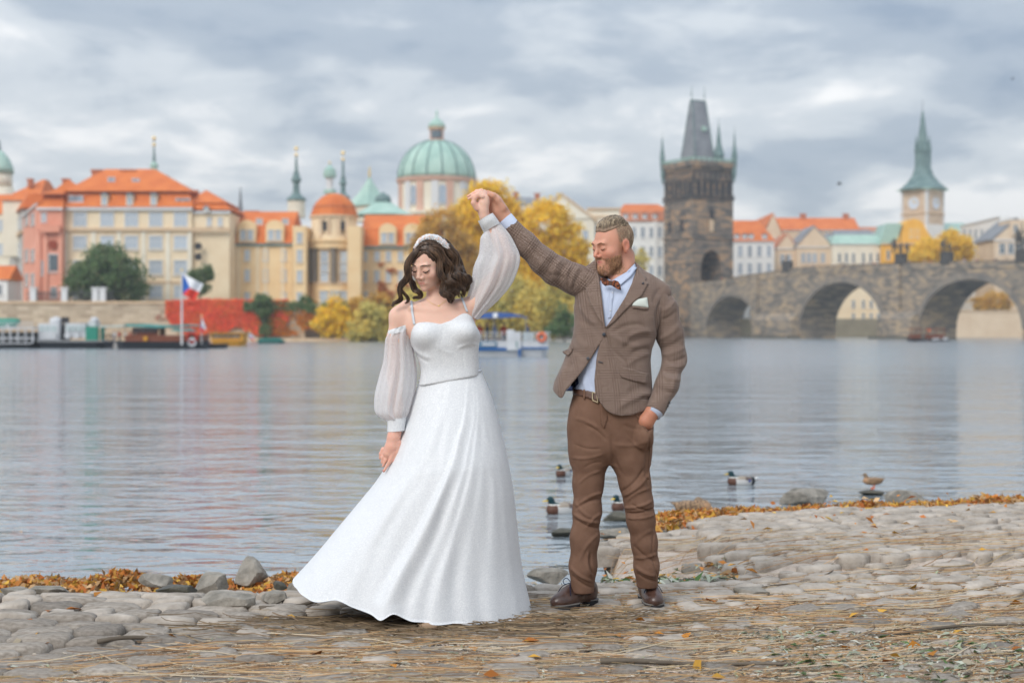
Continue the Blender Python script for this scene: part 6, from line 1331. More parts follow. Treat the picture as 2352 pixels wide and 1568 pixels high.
YG, YB = 6.68, 6.60
def row(v, ul, ur, ry, y0, cy=0): return (Z(v, y0), X((ul + ur) / 2, y0), y0 + cy, (ur - ul) / 2 / F * y0, ry)
def pu(pts, y0):  # photo units to x,z pairs
    return [(X(u, y0), Z(v, y0)) for u, v in pts]
def pt(u, v, y): w = W(u, v, y); return (w.x, w.y, w.z)
def ptr(u, v, y, r): w = W(u, v, y); return (w.x, w.y, w.z, r)
def bvh_of(objs):
    V = []; Pf = []; o = 0
    for ob in objs:
        m_ = Matrix.Translation(org(ob)); V += [m_ @ v.co for v in ob.data.vertices]; Pf += [tuple(i + o for i in p.vertices) for p in ob.data.polygons]; o += len(ob.data.vertices)
    return BVHTree.FromPolygons(V, Pf)
CAM = Vector((0, 0, CZ))
def cast(bv, u, v, fb=None):
    d = (W(u, v, 6.6) - CAM).normalized(); h = bv.ray_cast(CAM, d)
    if h[0] is None:
        return (fb, None) if fb is not None else (None, None)
    n = h[1]; n = -n if n.dot(d) > 0 else n; return h[0], n
def drape(name, poly, bv, off, m, parent, thick=.003, step=3.5, cloth=None, puff=0):
    """thin cloth piece with the given outline laid on the surface found behind it"""
    n = len(poly); P = []
    for i in range(n):
        a, b = Vector(poly[i]), Vector(poly[(i + 1) % n]); k = max(1, int((b - a).length / step)); P += [a.lerp(b, j / k) for j in range(k)]
    ne = len(P); us = [p[0] for p in poly]; vs = [p[1] for p in poly]; arr = np.array(poly)
    gx, gy = np.meshgrid(np.arange(min(us), max(us), step), np.arange(min(vs), max(vs), step)); gx = gx.ravel(); gy = gy.ravel(); sd = poly2(gx, gy, [tuple(p) for p in arr]); k = sd < -step * .6
    sdm = -sd[k]; P += [Vector((float(a), float(b))) for a, b in zip(gx[k], gy[k])]
    res = geometry.delaunay_2d_cdt(P, [(i, (i + 1) % ne) for i in range(ne)], [], 1, 1e-5); co, fc = res[0], res[2]
    last = None; top = []; bot = []
    hits = [cast(bv, c[0], c[1]) for c in co]; ys = [h[0].y for h in hits if h[0] is not None]; ym = sum(ys) / len(ys)
    sdv = poly2(np.array([c[0] for c in co]), np.array([c[1] for c in co]), [tuple(p) for p in arr])
    for (h, nn), c, s in zip(hits, co, sdv):
        if h is None:
            g = min(((Vector(c) - Vector(co[j])).length, j) for j in range(len(co)) if hits[j][0] is not None)[1]; yy = hits[g][0].y; h = W(c[0], c[1], yy); nn = hits[g][1]
        q = nn.lerp(Vector((0, -1, 0)), .5).normalized(); h = h + q * (off + puff * min(1, -s / 8)); top.append(h + q * thick); bot.append(h)
    N = len(top); F_ = [tuple(f) if (Vector(co[f[1]]) - Vector(co[f[0]])).cross(Vector(co[f[2]]) - Vector(co[f[0]])) > 0 else tuple(f[::-1]) for f in fc]
    F_ = [f[::-1] for f in F_]; ed = {}
    for f in F_:
        for a, b in zip(f, f[1:] + f[:1]): ed[(a, b)] = 1
    side = [(a, b, b + N, a + N)[::-1] for (a, b) in ed if (b, a) not in ed]
    me = pydata(name, [tuple(p) for p in top + bot], F_ + [tuple(i + N for i in f[::-1]) for f in F_] + side, m)
    if cloth is not None: A = np.array([tuple(p) for p in top + bot]); vecattr(me, 'cloth', np.stack(cloth(A), 1))
    return link(me, name, parent, smooth=True)
def sdfpart(name, f, lo, hi, h, m, parent, rx=1, fold=None, cloth=None, y0=YG, col=None, fine=None):
    V, Q = snet(f, lo, hi, h)
    if rx: V = relax(V, Q, rx)
    if fold: V = folds(V, vnorm(V, Q), fold, y0)
    if fine: V = V + vnorm(V, Q) * fine(V)[:, None]
    me = pydata(name, V, Q, m)
    if cloth is not None: vecattr(me, 'cloth', np.stack(cloth(V), 1))
    if col is not None: paint(me, col(V))
    return link(me, name, parent, smooth=True)
def splay(pts, n):
    """smooth curve through points"""
    P = np.array(pts, float); s = np.linspace(0, len(P) - 1, n); x = np.arange(len(P)); return np.stack([herm(s, x, P[:, k]) for k in range(P.shape[1])], 1)

# ---- heads
def head_sdf(P, w=1.0, brow=.012, nose=1.0, jaw=1.0, lid=.0145):
    d = ell(P, (0, .015, .035), (.077, .098, .088)); d = smin(d, ell(P, (0, -.03, -.02), (.066 * w, .066, .085)), .03)
    d = smin(d, ell(P, (0, -.03, -.078), (.052 * jaw, .052, .038)), .03); d = smin(d, ell(P, (0, -.078, -.1), (.02 * jaw, .017, .017)), .022)
    a = P.copy(); a[:, 0] = np.abs(a[:, 0])
    d = smin(d, ell(a, (.043, -.06, -.03), (.024, .024, .022)), .022); d = smin(d, cap_(a, (.036, -.083, .02), (.01, -.09, .016), brow), .014)
    d = smax(d, -ell(a, (.033, -.106, -.002), (.021, .02, .014)), .012); d = smin(d, ell(a, (.032, -.081, -.002), (lid * 1.15, lid, lid)), .005)
    d = smin(d, cap_(P, (0, -.088, .012), (0, -.112 * nose, -.032), .007, .0098), .012); d = smin(d, ell(a, (.0125, -.1, -.0385), (.0085, .011, .008)), .006)
    d = smax(d, -ell(a, (.0075, -.106, -.0475), (.004, .005, .003)), .003)
    d = smin(d, ell(P, (0, -.088, -.068), (.024, .010, .012)), .012)
    d = smin(d, cap_(a, (.0, -.0985, -.0625), (.019, -.0905, -.0648), .0042, .0018), .004); d = smin(d, cap_(a, (.0, -.0975, -.0722), (.015, -.092, -.0695), .0052, .0026), .004)
    d = smax(d, -cap_(a, (0, -.1045, -.0668), (.021, -.0945, -.0662), .0024, .0014), .003)
    e = a.copy(); ec = smin(ell(e, (.079, .016, -.006), (.008, .021, .031)), ell(e, (.076, .01, -.032), (.007, .01, .014)), .008); ec = smax(ec, -ell(e, (.089, .012, -.006), (.008, .012, .02)), .004)
    return smin(d, ec, .007)
def head_T(u, v, y, yaw, pitch, roll, s):
    c = W(u, v, y); return Matrix.Translation(c) @ Matrix.Rotation(R(-yaw), 4, 'Z') @ Matrix.Rotation(R(pitch), 4, 'X') @ Matrix.Rotation(R(roll), 4, 'Y') @ Matrix.Scale(s, 4)
def to_local(P, Ti, s): M = np.array(Ti); return (P @ M[:3, :3].T + M[:3, 3]).astype(np.float32)
def blend(C, w, c): return C * (1 - w[:, None]) + np.array(c) * w[:, None]
def soft(d, a, b): return np.clip((b - d) / (b - a), 0, 1)
def face_tubes(T, s, kind, items, bv, m, parent, r):
    for nm, pts in items:
        out = []
        for x, z in splay(pts, 9):
            o = T @ Vector((x, -.2, z)); d = (T @ Vector((x, 0, z)) - o).normalized(); h = bv.ray_cast(o, d)
            if h[0] is not None: out.append(h[0] - d * r * .35)
        if len(out) > 2: n = len(out); MB().tube(out, [r * (.35 + .65 * math.sin(math.pi * min(1, (i + .6) / n))) for i in range(n)], 5).build(nm, m, parent, smooth=True)

# ---- strands
def strands(name, curves, rad, m, parent, n=16):
    """curves: list of (k,3) arrays"""
    V = []; Q = []; o = 0; CC = []
    for c, r in curves:
        P = splay(c, n); d = np.gradient(P, axis=0); d /= np.linalg.norm(d, axis=1)[:, None] + 1e-9; a = np.cross(d, [.3, -1, .2]); a /= np.linalg.norm(a, axis=1)[:, None] + 1e-9; b = np.cross(d, a); t = np.linspace(0, 1, n); rr = r * rad * (1 - .75 * t ** 2.2) * np.minimum(1, t * 8 + .3)
        for k in range(4): V.append(P + (a * math.cos(k * math.pi / 2) + b * math.sin(k * math.pi / 2)) * rr[:, None])
        for j in range(n - 1):
            for k in range(4): k2 = (k + 1) % 4; Q.append((o + k * n + j, o + k2 * n + j, o + k2 * n + j + 1, o + k * n + j + 1))
        o += 4 * n; CC.append(np.full((4 * n, 3), RS.uniform(.55, 1.6)))
    me = pydata(name, np.concatenate(V), np.array(Q), m); paint(me, np.concatenate(CC)); return link(me, name, parent, smooth=True)
def lock(path, w, n, y0, amp=0, freq=0, ph=0, flat=.6, rr=1.0):
    """path (u,v,dy); w width per point in photo units"""
    P = np.array([pt(u, v, y0 + dy) for u, v, dy in path]); Pn = splay(np.concatenate([P, np.array(w)[:, None] / F * y0], 1), 22); out = []; t = np.linspace(0, 1, 22)
    d = np.gradient(Pn[:, :3], axis=0); d /= np.linalg.norm(d, axis=1)[:, None]; a = np.cross(d, [0, -1, 0]); a /= np.linalg.norm(a, axis=1)[:, None] + 1e-9; b = np.cross(d, a); A = amp / F * y0
    for _ in range(n):
        th = RS.rand() * 6.28; q = RS.rand() ** .5; ox, oy = math.cos(th) * q, math.sin(th) * q * flat; e = RS.normal() * .16; tw = RS.normal() * .5
        c = Pn[:, :3] + a * (Pn[:, 3] * (ox * np.cos(t * tw) + .1 * np.sin(t * 9 + e * 5)))[:, None] + b * (Pn[:, 3] * oy)[:, None] + (a * np.sin(t * freq + ph + e)[:, None] + b * np.cos(t * freq + ph + e)[:, None] * .6) * (A * t)[:, None]
        L = RS.uniform(.86, 1.0); c = splay(c[::3] if False else c[:max(8, int(22 * L))], 20); out.append((c, rr * RS.uniform(.6, 1.3)))
    return out

# ================================================================== the man
def man():
    y0 = YG; root = thing('person', 'bearded man in brown checked jacket, bow tie and brown trousers, raising the woman\'s hand', 'person', (X(1400, y0), y0, 0))
    # --- jacket
    rows = [row(v, a, b, r, y0, c) for v, a, b, r, c in ((600, 1385, 1452, .04, .02), (618, 1366, 1470, .07, .015), (640, 1345, 1500, .095, .01), (668, 1326, 1522, .115, .0), (700, 1319, 1526, .128, -.005), (740, 1318, 1516, .134, -.01), (776, 1314, 1506, .134, -.012), (806, 1303, 1496, .132, -.012), (845, 1288, 1495, .136, -.012), (880, 1272, 1497, .142, -.012), (915, 1268, 1500, .147, -.012), (960, 1266, 1503, .15, -.012))]
    Vc = pu([(1390.5, 752), (1383, 710), (1378, 660), (1372, 625), (1376, 590), (1470, 590), (1464, 622), (1452, 652), (1437, 684), (1411, 725)], y0 - .12)
    Bc = pu([(1389, 770), (1376, 795), (1369, 830), (1365.5, 872), (1366.6, 900), (1370, 960), (1290, 960), (1300, 897), (1327, 865), (1350, 834.7), (1376, 792)], y0 - .12)
    Ac = pu([(1366, 900), (1376, 921), (1390, 940), (1404, 949), (1422, 953.5), (1450, 952), (1480, 943), (1497, 928), (1530, 915), (1530, 1010), (1230, 1010), (1230, 889), (1264, 889), (1276, 903), (1286, 914), (1292, 914), (1300, 897), (1314, 884)], y0 - .1)
    def torso(P, off=0): return loftz(P, rows, 2.25) + off
    def fj(P):
        d = torso(P); d = smin(d, cap_(P, pt(1447, 628, y0 + .02), pt(1518, 672, y0), .045, .05), .03); d = smin(d, cap_(P, pt(1378, 618, y0 + .02), pt(1330, 650, y0), .045, .055), .03)
        d = smin(d, chain(P, [ptr(1368, 612, y0 - .005, .022), ptr(1385, 600, y0 + .05, .022), ptr(1440, 604, y0 + .055, .022), ptr(1461, 620, y0 + .0, .02)], .02), .02)
        cut = np.maximum(poly2(P[:, 0], P[:, 2], Vc), P[:, 1] - (y0 + .0)); d = np.maximum(d, -cut)
        cut = np.maximum(poly2(P[:, 0], P[:, 2], Bc), P[:, 1] - (y0 + .02)); d = np.maximum(d, -cut)
        d = np.maximum(d, -poly2(P[:, 0], P[:, 2], Ac))
        nk = cap_(P, pt(1428, 585, y0 - .01), pt(1420, 660, y0 - .02), .066); return smax(d, -nk, .01)
    fo = [(1392, 770, 1440, 832, 4, -.005), (1400, 766, 1470, 795, 7, .006), (1392, 772, 1420, 870, 6, .004), (1480, 745, 1410, 760, 6, -.006), (1498, 775, 1430, 800, 8, -.008), (1496, 760, 1440, 775, 6, .007), (1494, 812, 1440, 838, 7, .006), (1495, 800, 1450, 812, 5, -.006), (1380, 772, 1330, 735, 6, -.004), (1384, 765, 1350, 700, 7, -.005), (1324, 690, 1360, 760, 8, -.006), (1330, 700, 1372, 745, 5, .005),
          (1318, 760, 1350, 800, 8, .005), (1312, 800, 1345, 815, 6, -.004), (1500, 905, 1420, 935, 8, .008), (1502, 918, 1470, 915, 5, -.01), (1497, 885, 1440, 905, 9, -.006), (1430, 850, 1425, 925, 6, .003), (1300, 840, 1285, 905, 7, .006), (1316, 830, 1300, 880, 6, -.005), (1520, 660, 1500, 700, 6, -.005), (1518, 690, 1512, 770, 4, -.009), (1326, 640, 1316, 690, 4, -.008), (1340, 640, 1325, 672, 4, .005)]
    fine = lambda V: sinnoise(V, 42, 17, 3) * .0022
    cl = lambda V: (V[:, 0] + .04 * np.sin(V[:, 2] * 5), V[:, 2] + .05 * (V[:, 0] - .46) ** 2 * 4 + .03 * V[:, 1], V[:, 1] * 0)
    jk = sdfpart('jacket', fj, (.1, y0 - .2, .85), (.85, y0 + .2, 1.72), .0048, m_tweed, root, 2, fo, cl, y0, fine=fine)
    # --- sleeves
    def slv(name, pts, fo, extra=None, n=None):
        A = np.array([p[:3] for p in pts]); a0, a1 = A[0], A[-1]; ax = (a1 - a0) / np.linalg.norm(a1 - a0); sd = np.cross(ax, [0, 1, 0]); sd /= np.linalg.norm(sd)
        f = lambda P: (chain(P, pts, .03) if extra is None else extra(P, chain(P, pts, .03)))
        lo = A.min(0) - .11; hi = A.max(0) + .11; c2 = lambda V: ((V - a0) @ sd, (V - a0) @ ax, V[:, 0] * 0)
        if extra is None: e = lambda P: np.maximum(f(P), ((P - A[-1]) @ ((A[-1] - A[-2]) / np.linalg.norm(A[-1] - A[-2])))); ff = e
        else: ff = f
        return sdfpart(name, ff, lo, hi, .0045, m_tweed, root, 2, fo, c2, y0, fine=lambda V: sinnoise(V, 50, 31, 3) * .0024)
    ws = pt(1175, 517, y0 - .06)
    slv('sleeve', [ptr(1352, 652, y0, .076), ptr(1318, 641, y0 - .005, .068), ptr(1276, 621, y0 - .02, .066), ptr(1245, 598, y0 - .035, .058), ptr(1210, 562, y0 - .05, .051), ptr(1172, 515, y0 - .06, .036)],
        [(1300, 604, 1285, 650, 5, -.007), (1310, 610, 1300, 655, 4, .006), (1288, 596, 1270, 640, 5, .006), (1275, 592, 1255, 630, 4, -.005), (1262, 585, 1235, 625, 6, .005), (1340, 618, 1318, 668, 4, -.006), (1330, 612, 1310, 660, 4, .005), (1200, 535, 1250, 600, 5, -.004), (1215, 560, 1265, 625, 6, .004), (1300, 640, 1260, 632, 6, -.005)])
    hs = np.array(pt(1501, 947, y0 - .1))
    slv('sleeve', [ptr(1508, 684, y0, .066), ptr(1524, 712, y0 + .0, .064), ptr(1538, 765, y0 + .01, .062), ptr(1550, 822, y0 + .005, .0525), ptr(1531, 885, y0 - .05, .051), ptr(1503, 945, y0 - .1, .046)],
        [(1530, 830, 1578, 818, 5, -.008), (1532, 842, 1576, 836, 5, .007), (1524, 850, 1570, 856, 4, -.006), (1522, 862, 1566, 872, 5, .006), (1512, 780, 1560, 745, 6, .006), (1515, 800, 1570, 775, 6, -.006), (1520, 815, 1574, 796, 5, .006), (1520, 735, 1556, 712, 5, -.006), (1522, 715, 1550, 690, 5, .006), (1535, 668, 1545, 690, 3, -.005), (1510, 890, 1552, 900, 5, -.004), (1560, 850, 1545, 905, 5, .005)])
    _v, _q = snet(torso, (.1, y0 - .2, .85), (.85, y0 + .2, 1.72), .008); _v = relax(_v, _q, 3); bj = BVHTree.FromPolygons([Vector(p) for p in _v], [tuple(int(k) for k in f) for f in _q]); B = lambda nm, poly, off, m, th=.003, **k: drape(nm, poly, bj, off, m, root, th, cloth=cl, **k)
    # --- shirt
    rs = [(z, cx, cy, rx * .93 - .006, ry - .013) for z, cx, cy, rx, ry in rows]
    rs = [row(v, a, b, r, y0, c) for v, a, b, r, c in ((600, 1400, 1450, .045, .0), (640, 1375, 1475, .08, -.0), (668, 1340, 1505, .105, -.005), (740, 1326, 1500, .122, -.01), (806, 1322, 1488, .122, -.01), (860, 1320, 1486, .122, -.01), (905, 1320, 1488, .124, -.008), (925, 1322, 1488, .12, -.005))]
    sh = sdfpart('shirt', lambda P: np.maximum(loftz(P, rs, 2.2), -np.maximum(poly2(P[:, 0], P[:, 2], pu([(1330, 540), (1376, 630), (1386, 642), (1404, 650), (1425, 643), (1446, 626), (1459, 609), (1490, 540)], y0 - .08)), P[:, 1] - y0 - .02)), (.25, y0 - .17, .95), (.72, y0 + .15, 1.68), .006, m_shirt, root, 2, [(1402, 660, 1392, 745, 3, .003), (1420, 670, 1400, 740, 5, -.003), (1370, 810, 1345, 890, 6, .005), (1355, 840, 1362, 895, 4, -.005), (1340, 860, 1350, 900, 4, .004)], None, y0)
    # --- head and neck
    T = head_T(1408, 562, y0 - .02, 56, 12, 2, .98); Ti = T.inverted()
    def fh(P):
        L = to_local(P, Ti, .98); d = head_sdf(L, 1.0, .012, 1.02, 1.08) * .98
        jawb = ell(L, (0, -.062, -.105), (.032, .036, .028)) * .98; d = smin(d, jawb, .025)                 # beard mass
        return smin(d, cap_(P, pt(1430, 590, y0 + .02), pt(1424, 662, y0 - .005), .058, .064), .02)
    SK = (.6, .3, .21)
    def ch(V):
        L = to_local(V, Ti, .98); x, y, z = L.T; ax = np.abs(x); C = np.tile(SK, (len(V), 1)).astype(float)
        C = C * (1 + .05 * sinnoise(V, 90, 3)[:, None]); C = blend(C, soft(np.hypot(ax - .045, z + .03), .012, .04) * .35, (.6, .22, .15)); C = blend(C, soft(np.abs(y + .115) + np.abs(z + .035), .01, .035) * .4, (.62, .22, .15)); C = blend(C, soft(ax * -1, -.082, -.072) * .5, (.6, .2, .14))
        # beard: jaw, chin and a light moustache
        jl = -.05 + .35 * np.clip(y + .055, 0, .06); bw = soft(z, jl - .022, jl + .006) * soft(y, .02, .035) * (z > -.14) * soft(-z, .15, .13)
        bw = bw * (1 - soft(np.hypot(x * .8, (z + .0665) * 1.6), .018, .03) * (y < -.075)); sb = soft(np.abs(y + .012), .008, .022) * soft(z, .0, .03) * soft(-z, .06, .075) * (ax > .05)
        mo = soft(np.hypot(x * .45, (z + .053)), .006, .012) * (y < -.085)
        C = blend(C, np.clip(bw * .85 + mo * .55 + sb * .5, 0, .9), (.36, .17, .09))
        C = blend(C, soft(np.hypot(x * .35, z + .0665), .005, .009) * (y < -.09), (.5, .19, .15))
        C = blend(C, soft(np.hypot(x * .3, z + .0665), .001, .003) * (y < -.09), (.22, .07, .05))
        hl = soft(-z, -.075 - 0 * z, -.035) * (y > -.045) ; fade = soft(-z - y * 1.15, -.075, -.005) * soft(-y, -.0, .05); fade = fade * (np.hypot(y - .016, z + .006) > .035); C = blend(C, np.clip(fade, 0, .9), (.3, .19, .13)); return C
    hd = sdfpart('body', fh, (.26, y0 - .19, 1.5), (.66, y0 + .17, 1.9), .0026, m_skin, root, 1, None, None, y0, col=ch)
    bh = bvh_of([hd])
    face_tubes(T, .98, '', [('eyelash', [(.0465, -.0045), (.04, -.0085), (.032, -.0105), (.023, -.0095), (.018, -.007)]), ('eyelash', [(-.0465, -.0045), (-.04, -.0085), (-.032, -.0105), (-.023, -.0095), (-.018, -.007)])], bh, mat('lashes', (.1, .06, .045)), root, .0016)
    face_tubes(T, .98, '', [('eyebrow', [(.012, .017), (.024, .022), (.036, .0235), (.048, .017)]), ('eyebrow', [(-.012, .017), (-.024, .022), (-.036, .0235), (-.048, .017)])], bh, m_brow, root, .003)
    # hair: cropped cap plus swept strands on top
    def fc(P):
        L = to_local(P, Ti, .98); d = ell(L, (.002, .01, .052), (.072, .095, .08)); d = smax(d, .085 - L[:, 2] + .25 * L[:, 1], .01); return smax(d, -ell(L, (0, -.11, .03), (.09, .06, .055)), .01) * .98
    cap = sdfpart('hair', fc, (.3, y0 - .17, 1.68), (.66, y0 + .17, 1.92), .004, m_fuzz, root, 2)
    bc = bvh_of([hd, cap]); cur = []
    for i in range(1500):
        x0 = RS.uniform(-.075, .075); yb = RS.uniform(-.07, .1); ln = RS.uniform(.025, .05); pts = []; dirx = RS.normal() * .2 + .45
        for k in range(5):
            s_ = k / 4; q = np.array([x0 + dirx * ln * (s_ - .5), yb - ln * s_, 0]); o = T @ Vector((q[0], q[1], .3)); dn = (T @ Vector((q[0], q[1], 0)) - o).normalized(); h = bc.ray_cast(o, dn)
            if h[0] is None: break
            zl = (Ti @ h[0]).z
            if zl < .078: break
            pts.append(h[0] - dn * (.001 + .006 * math.sin(math.pi * min(1, .2 + s_ * .8)) + .002 * math.sin(x0 * 160 + 3 * yb)))
        if len(pts) > 2: cur.append((np.array([tuple(p) for p in pts]), RS.uniform(.5, 1.2)))
    fz = []
    for i in range(5200):       # cropped sides and back, fading towards the ear and nape
        az = RS.uniform(-.5, 3.6); zz0 = RS.uniform(-.05, .11); o = T @ Vector((.3 * math.cos(az), .02 + .3 * math.sin(az), zz0)); d = (T @ Vector((0, .02, zz0 * .7 + .02)) - o).normalized(); h = bh.ray_cast(o, d)
        if h[0] is None: continue
        l = Ti @ h[0]; lowz = .045 - 1.1 * max(0, min(l.y + .045, .06)) if l.y < .03 else -.045
        if l.y < -.052 or l.z < lowz + .02 * RS.rand() or math.hypot(l.y - .016, l.z + .008) < .033 and abs(l.x) > .06: continue
        dd = (T.to_3x3() @ Vector((0, -.3, -1))).normalized(); p0 = h[0]; fz.append((np.array([tuple(p0 - h[1] * .001), tuple(p0 + h[1] * .0028 + dd * .003), tuple(p0 + h[1] * .003 + dd * .008)]), 1.0))
    strands('cropped_hair', fz, .0008, m_fuzzs, root, 3)
    strands('hair_tuft', cur, .0017, m_blond, root, 8)
    cur = []
    for i in range(4200):       # beard bristles
        q = np.array([RS.uniform(-.06, .075), -.2, RS.uniform(-.135, -.045)]); 
        if i % 2: o = T @ Vector((.2, RS.uniform(-.09, .01), q[2])); d = (T @ Vector((0, RS.uniform(-.07, .0), q[2])) - o).normalized()
        else: o = T @ Vector((q[0], -.2, q[2])); d = (T @ Vector((q[0], 0, q[2])) - o).normalized()
        h = bh.ray_cast(o, d)
        if h[0] is None: continue
        l = Ti @ h[0]; jl = -.052 + .35 * min(max(l.y + .055, 0), .06)
        if l.z > jl + (.03 * RS.rand() if l.y > -.03 else .004) or l.y > .015 or math.hypot(l.x * .8, (l.z + .0665) * 1.6) < .026 and l.y < -.07: continue
        dirn = (T.to_3x3() @ Vector((0, -.25, -1))).normalized() + Vector((RS.normal() * .2, RS.normal() * .2, 0)); p0 = h[0]; cur.append((np.array([tuple(p0 - h[1] * .001), tuple(p0 + h[1] * .001 + dirn * .003), tuple(p0 + h[1] * .001 + dirn * .0065)]), 1.0))
    strands('beard', cur, .0008, m_beard, root, 3)
    # collar, bow tie
    bs_ = bvh_of([sh, hd]); D = lambda nm, poly, off, m, th=.003, bv=bs_, **k: drape(nm, poly, bv, off, m, root, th, **k)
    D('collar', [(1455, 606), (1461, 616), (1448, 636), (1425, 656), (1405, 646), (1417, 638), (1438, 625)], .006, m_shirt, .004); D('collar', [(1406, 645), (1396, 650), (1380, 640), (1377, 628), (1388, 636), (1399, 640)], .006, m_shirt, .004)
    for v in (672, 713): D('shirt_button', [(1407 - (v - 672) * .12 + 2 * math.cos(a), v + 2 * math.sin(a)) for a in np.linspace(0, 5.6, 7)], .002, m_strap, .002, step=2)
    D('placket', [(1402, 662), (1411, 662), (1404, 730), (1396, 732)], .0006, m_shirt, .0012)
    yb = y0 - .135
    def slab(name, pts, y, th, m): 
        P_ = [pt(u, v, y) for u, v in pts]; b_ = MB(); n = len(P_); cx = [sum(p[i] for p in P_) / n for i in range(3)]; b_.add([p for p in P_] + [(cx[0] + (p[0] - cx[0]) * .86, p[1] - th, cx[2] + (p[2] - cx[2]) * .86) for p in P_], [(i, (i + 1) % n, (i + 1) % n + n, i + n) for i in range(n)] + [tuple(range(2 * n - 1, n - 1, -1)), tuple(range(n))]); return b_.build(name, m, root)
    slab('bow_tie_wing', [(1406, 646), (1410, 643), (1420, 646), (1425, 654), (1427, 667), (1418, 664), (1405, 656), (1402, 650)], yb, .006, m_wood); slab('bow_tie_wing', [(1400, 646), (1392, 640), (1382, 637), (1379, 640), (1383, 651), (1390, 657), (1400, 655)], yb, .006, m_wood)
    slab('bow_tie_knot', [(1398, 644), (1406, 645), (1406, 656), (1398, 655)], yb - .004, .007, m_wood2)
    # lapels, pockets, buttons
    B('lapel', [(1391.5, 753), (1411, 723), (1437, 681), (1453, 647), (1464, 623), (1460, 609), (1468, 618), (1479, 634), (1484, 641), (1480, 645), (1488, 652), (1475, 677), (1438, 710), (1408, 741)], .002, m_tweed, .006)
    B('lapel', [(1390, 753), (1386, 715), (1381, 670), (1376, 640), (1371, 615), (1363, 604), (1352, 622), (1346, 640), (1345, 660), (1354, 693), (1372, 727)], .002, m_tweed, .006)
    B('pocket_flap', [(1424, 841), (1455, 848), (1487, 858), (1485, 881), (1450, 874), (1428, 867), (1421.5, 860)], .002, m_tweed, .004); B('pocket_flap', [(1293, 808), (1304, 803), (1316, 799), (1314, 809), (1306, 818), (1297, 813)], .002, m_tweed, .004)
    B('breast_welt', [(1452, 701), (1489, 706), (1488, 712), (1452, 708)], .002, m_tweed, .003); B('pocket_square', [(1451, 702), (1456, 693), (1466, 687), (1485.7, 683), (1489, 706.6)], .003, m_square, .003, puff=.003)
    for u, v, s_ in ((1387, 768, 4.4), (1350.7, 823, 3.8)): B('button', [(u + s_ * math.cos(a), v + s_ * math.sin(a)) for a in np.linspace(0, 2 * math.pi, 11)[:-1]], .004, m_button, .005, step=2)
    B('lapel_pin', [(1476 + 2.5 * math.cos(a), 652 + 2.5 * math.sin(a)) for a in np.linspace(0, 5.5, 8)], .009, m_button, .003, step=2); B('button_hole', [(1374, 829), (1385, 832), (1385, 834), (1374, 832)], .001, m_button, .0015, step=2)
    for i in range(4): w_ = W(1538 - i * 4.0, 924 + i * 7, y0 - .105); MB().lathe([(.002, -.003), (.007, -.002), (.007, .002), (.002, .003)], 10, T=Matrix.Translation(w_) @ Matrix.Rotation(R(70), 4, 'Y')).build('cuff_button', m_button, root)
    # trousers
    def ft(P):
        hip = loftz(P, [row(v, a, b, r, y0, c) for v, a, b, r, c in ((888, 1320, 1490, .118, -.005), (905, 1317, 1492, .122, -.005), (940, 1308, 1498, .128, -.005), (1000, 1307, 1498, .122, 0), (1040, 1311, 1492, .105, .01), (1062, 1320, 1484, .07, .02))], 2.4)
        l = chain(P, [ptr(1352, 985, y0, .09), ptr(1355, 1048, y0, .085), ptr(1351, 1110, y0, .067), ptr(1349, 1172, y0, .062), ptr(1343, 1235, y0, .0625), ptr(1339, 1300, y0 + .02, .06), ptr(1338, 1362, y0 + .04, .053)], .03)
        r_ = chain(P, [ptr(1448, 985, y0, .09), ptr(1447, 1048, y0 - .01, .088), ptr(1459, 1112, y0 - .015, .068), ptr(1467, 1155, y0 - .015, .062), ptr(1472, 1193, y0 - .005, .0615), ptr(1480, 1246, y0 + .01, .0565), ptr(1485, 1300, y0 + .03, .0545), ptr(1487, 1350, y0 + .06, .048)], .03)
        d = smin(smin(l, r_, .012), hip, .03); cz = 1.33 - (P[:, 0] * 0 + 1352 - V0) / F * y0 + 0; hem = np.where(P[:, 0] < X(1410, y0), Z(1363, y0), Z(1353, y0)); pk = ell(P, pt(1478, 1000, y0 - .075), (.052, .075, .07)); pk = np.maximum(pk, poly2(P[:, 0], P[:, 2], pu([(1440, 930), (1461, 948), (1488, 990), (1500, 985), (1505, 1060), (1430, 1060)], y0 - .12))); d = smin(d, pk, .012)
        return np.maximum(np.maximum(d, hem - P[:, 2]), P[:, 2] - Z(893, y0))
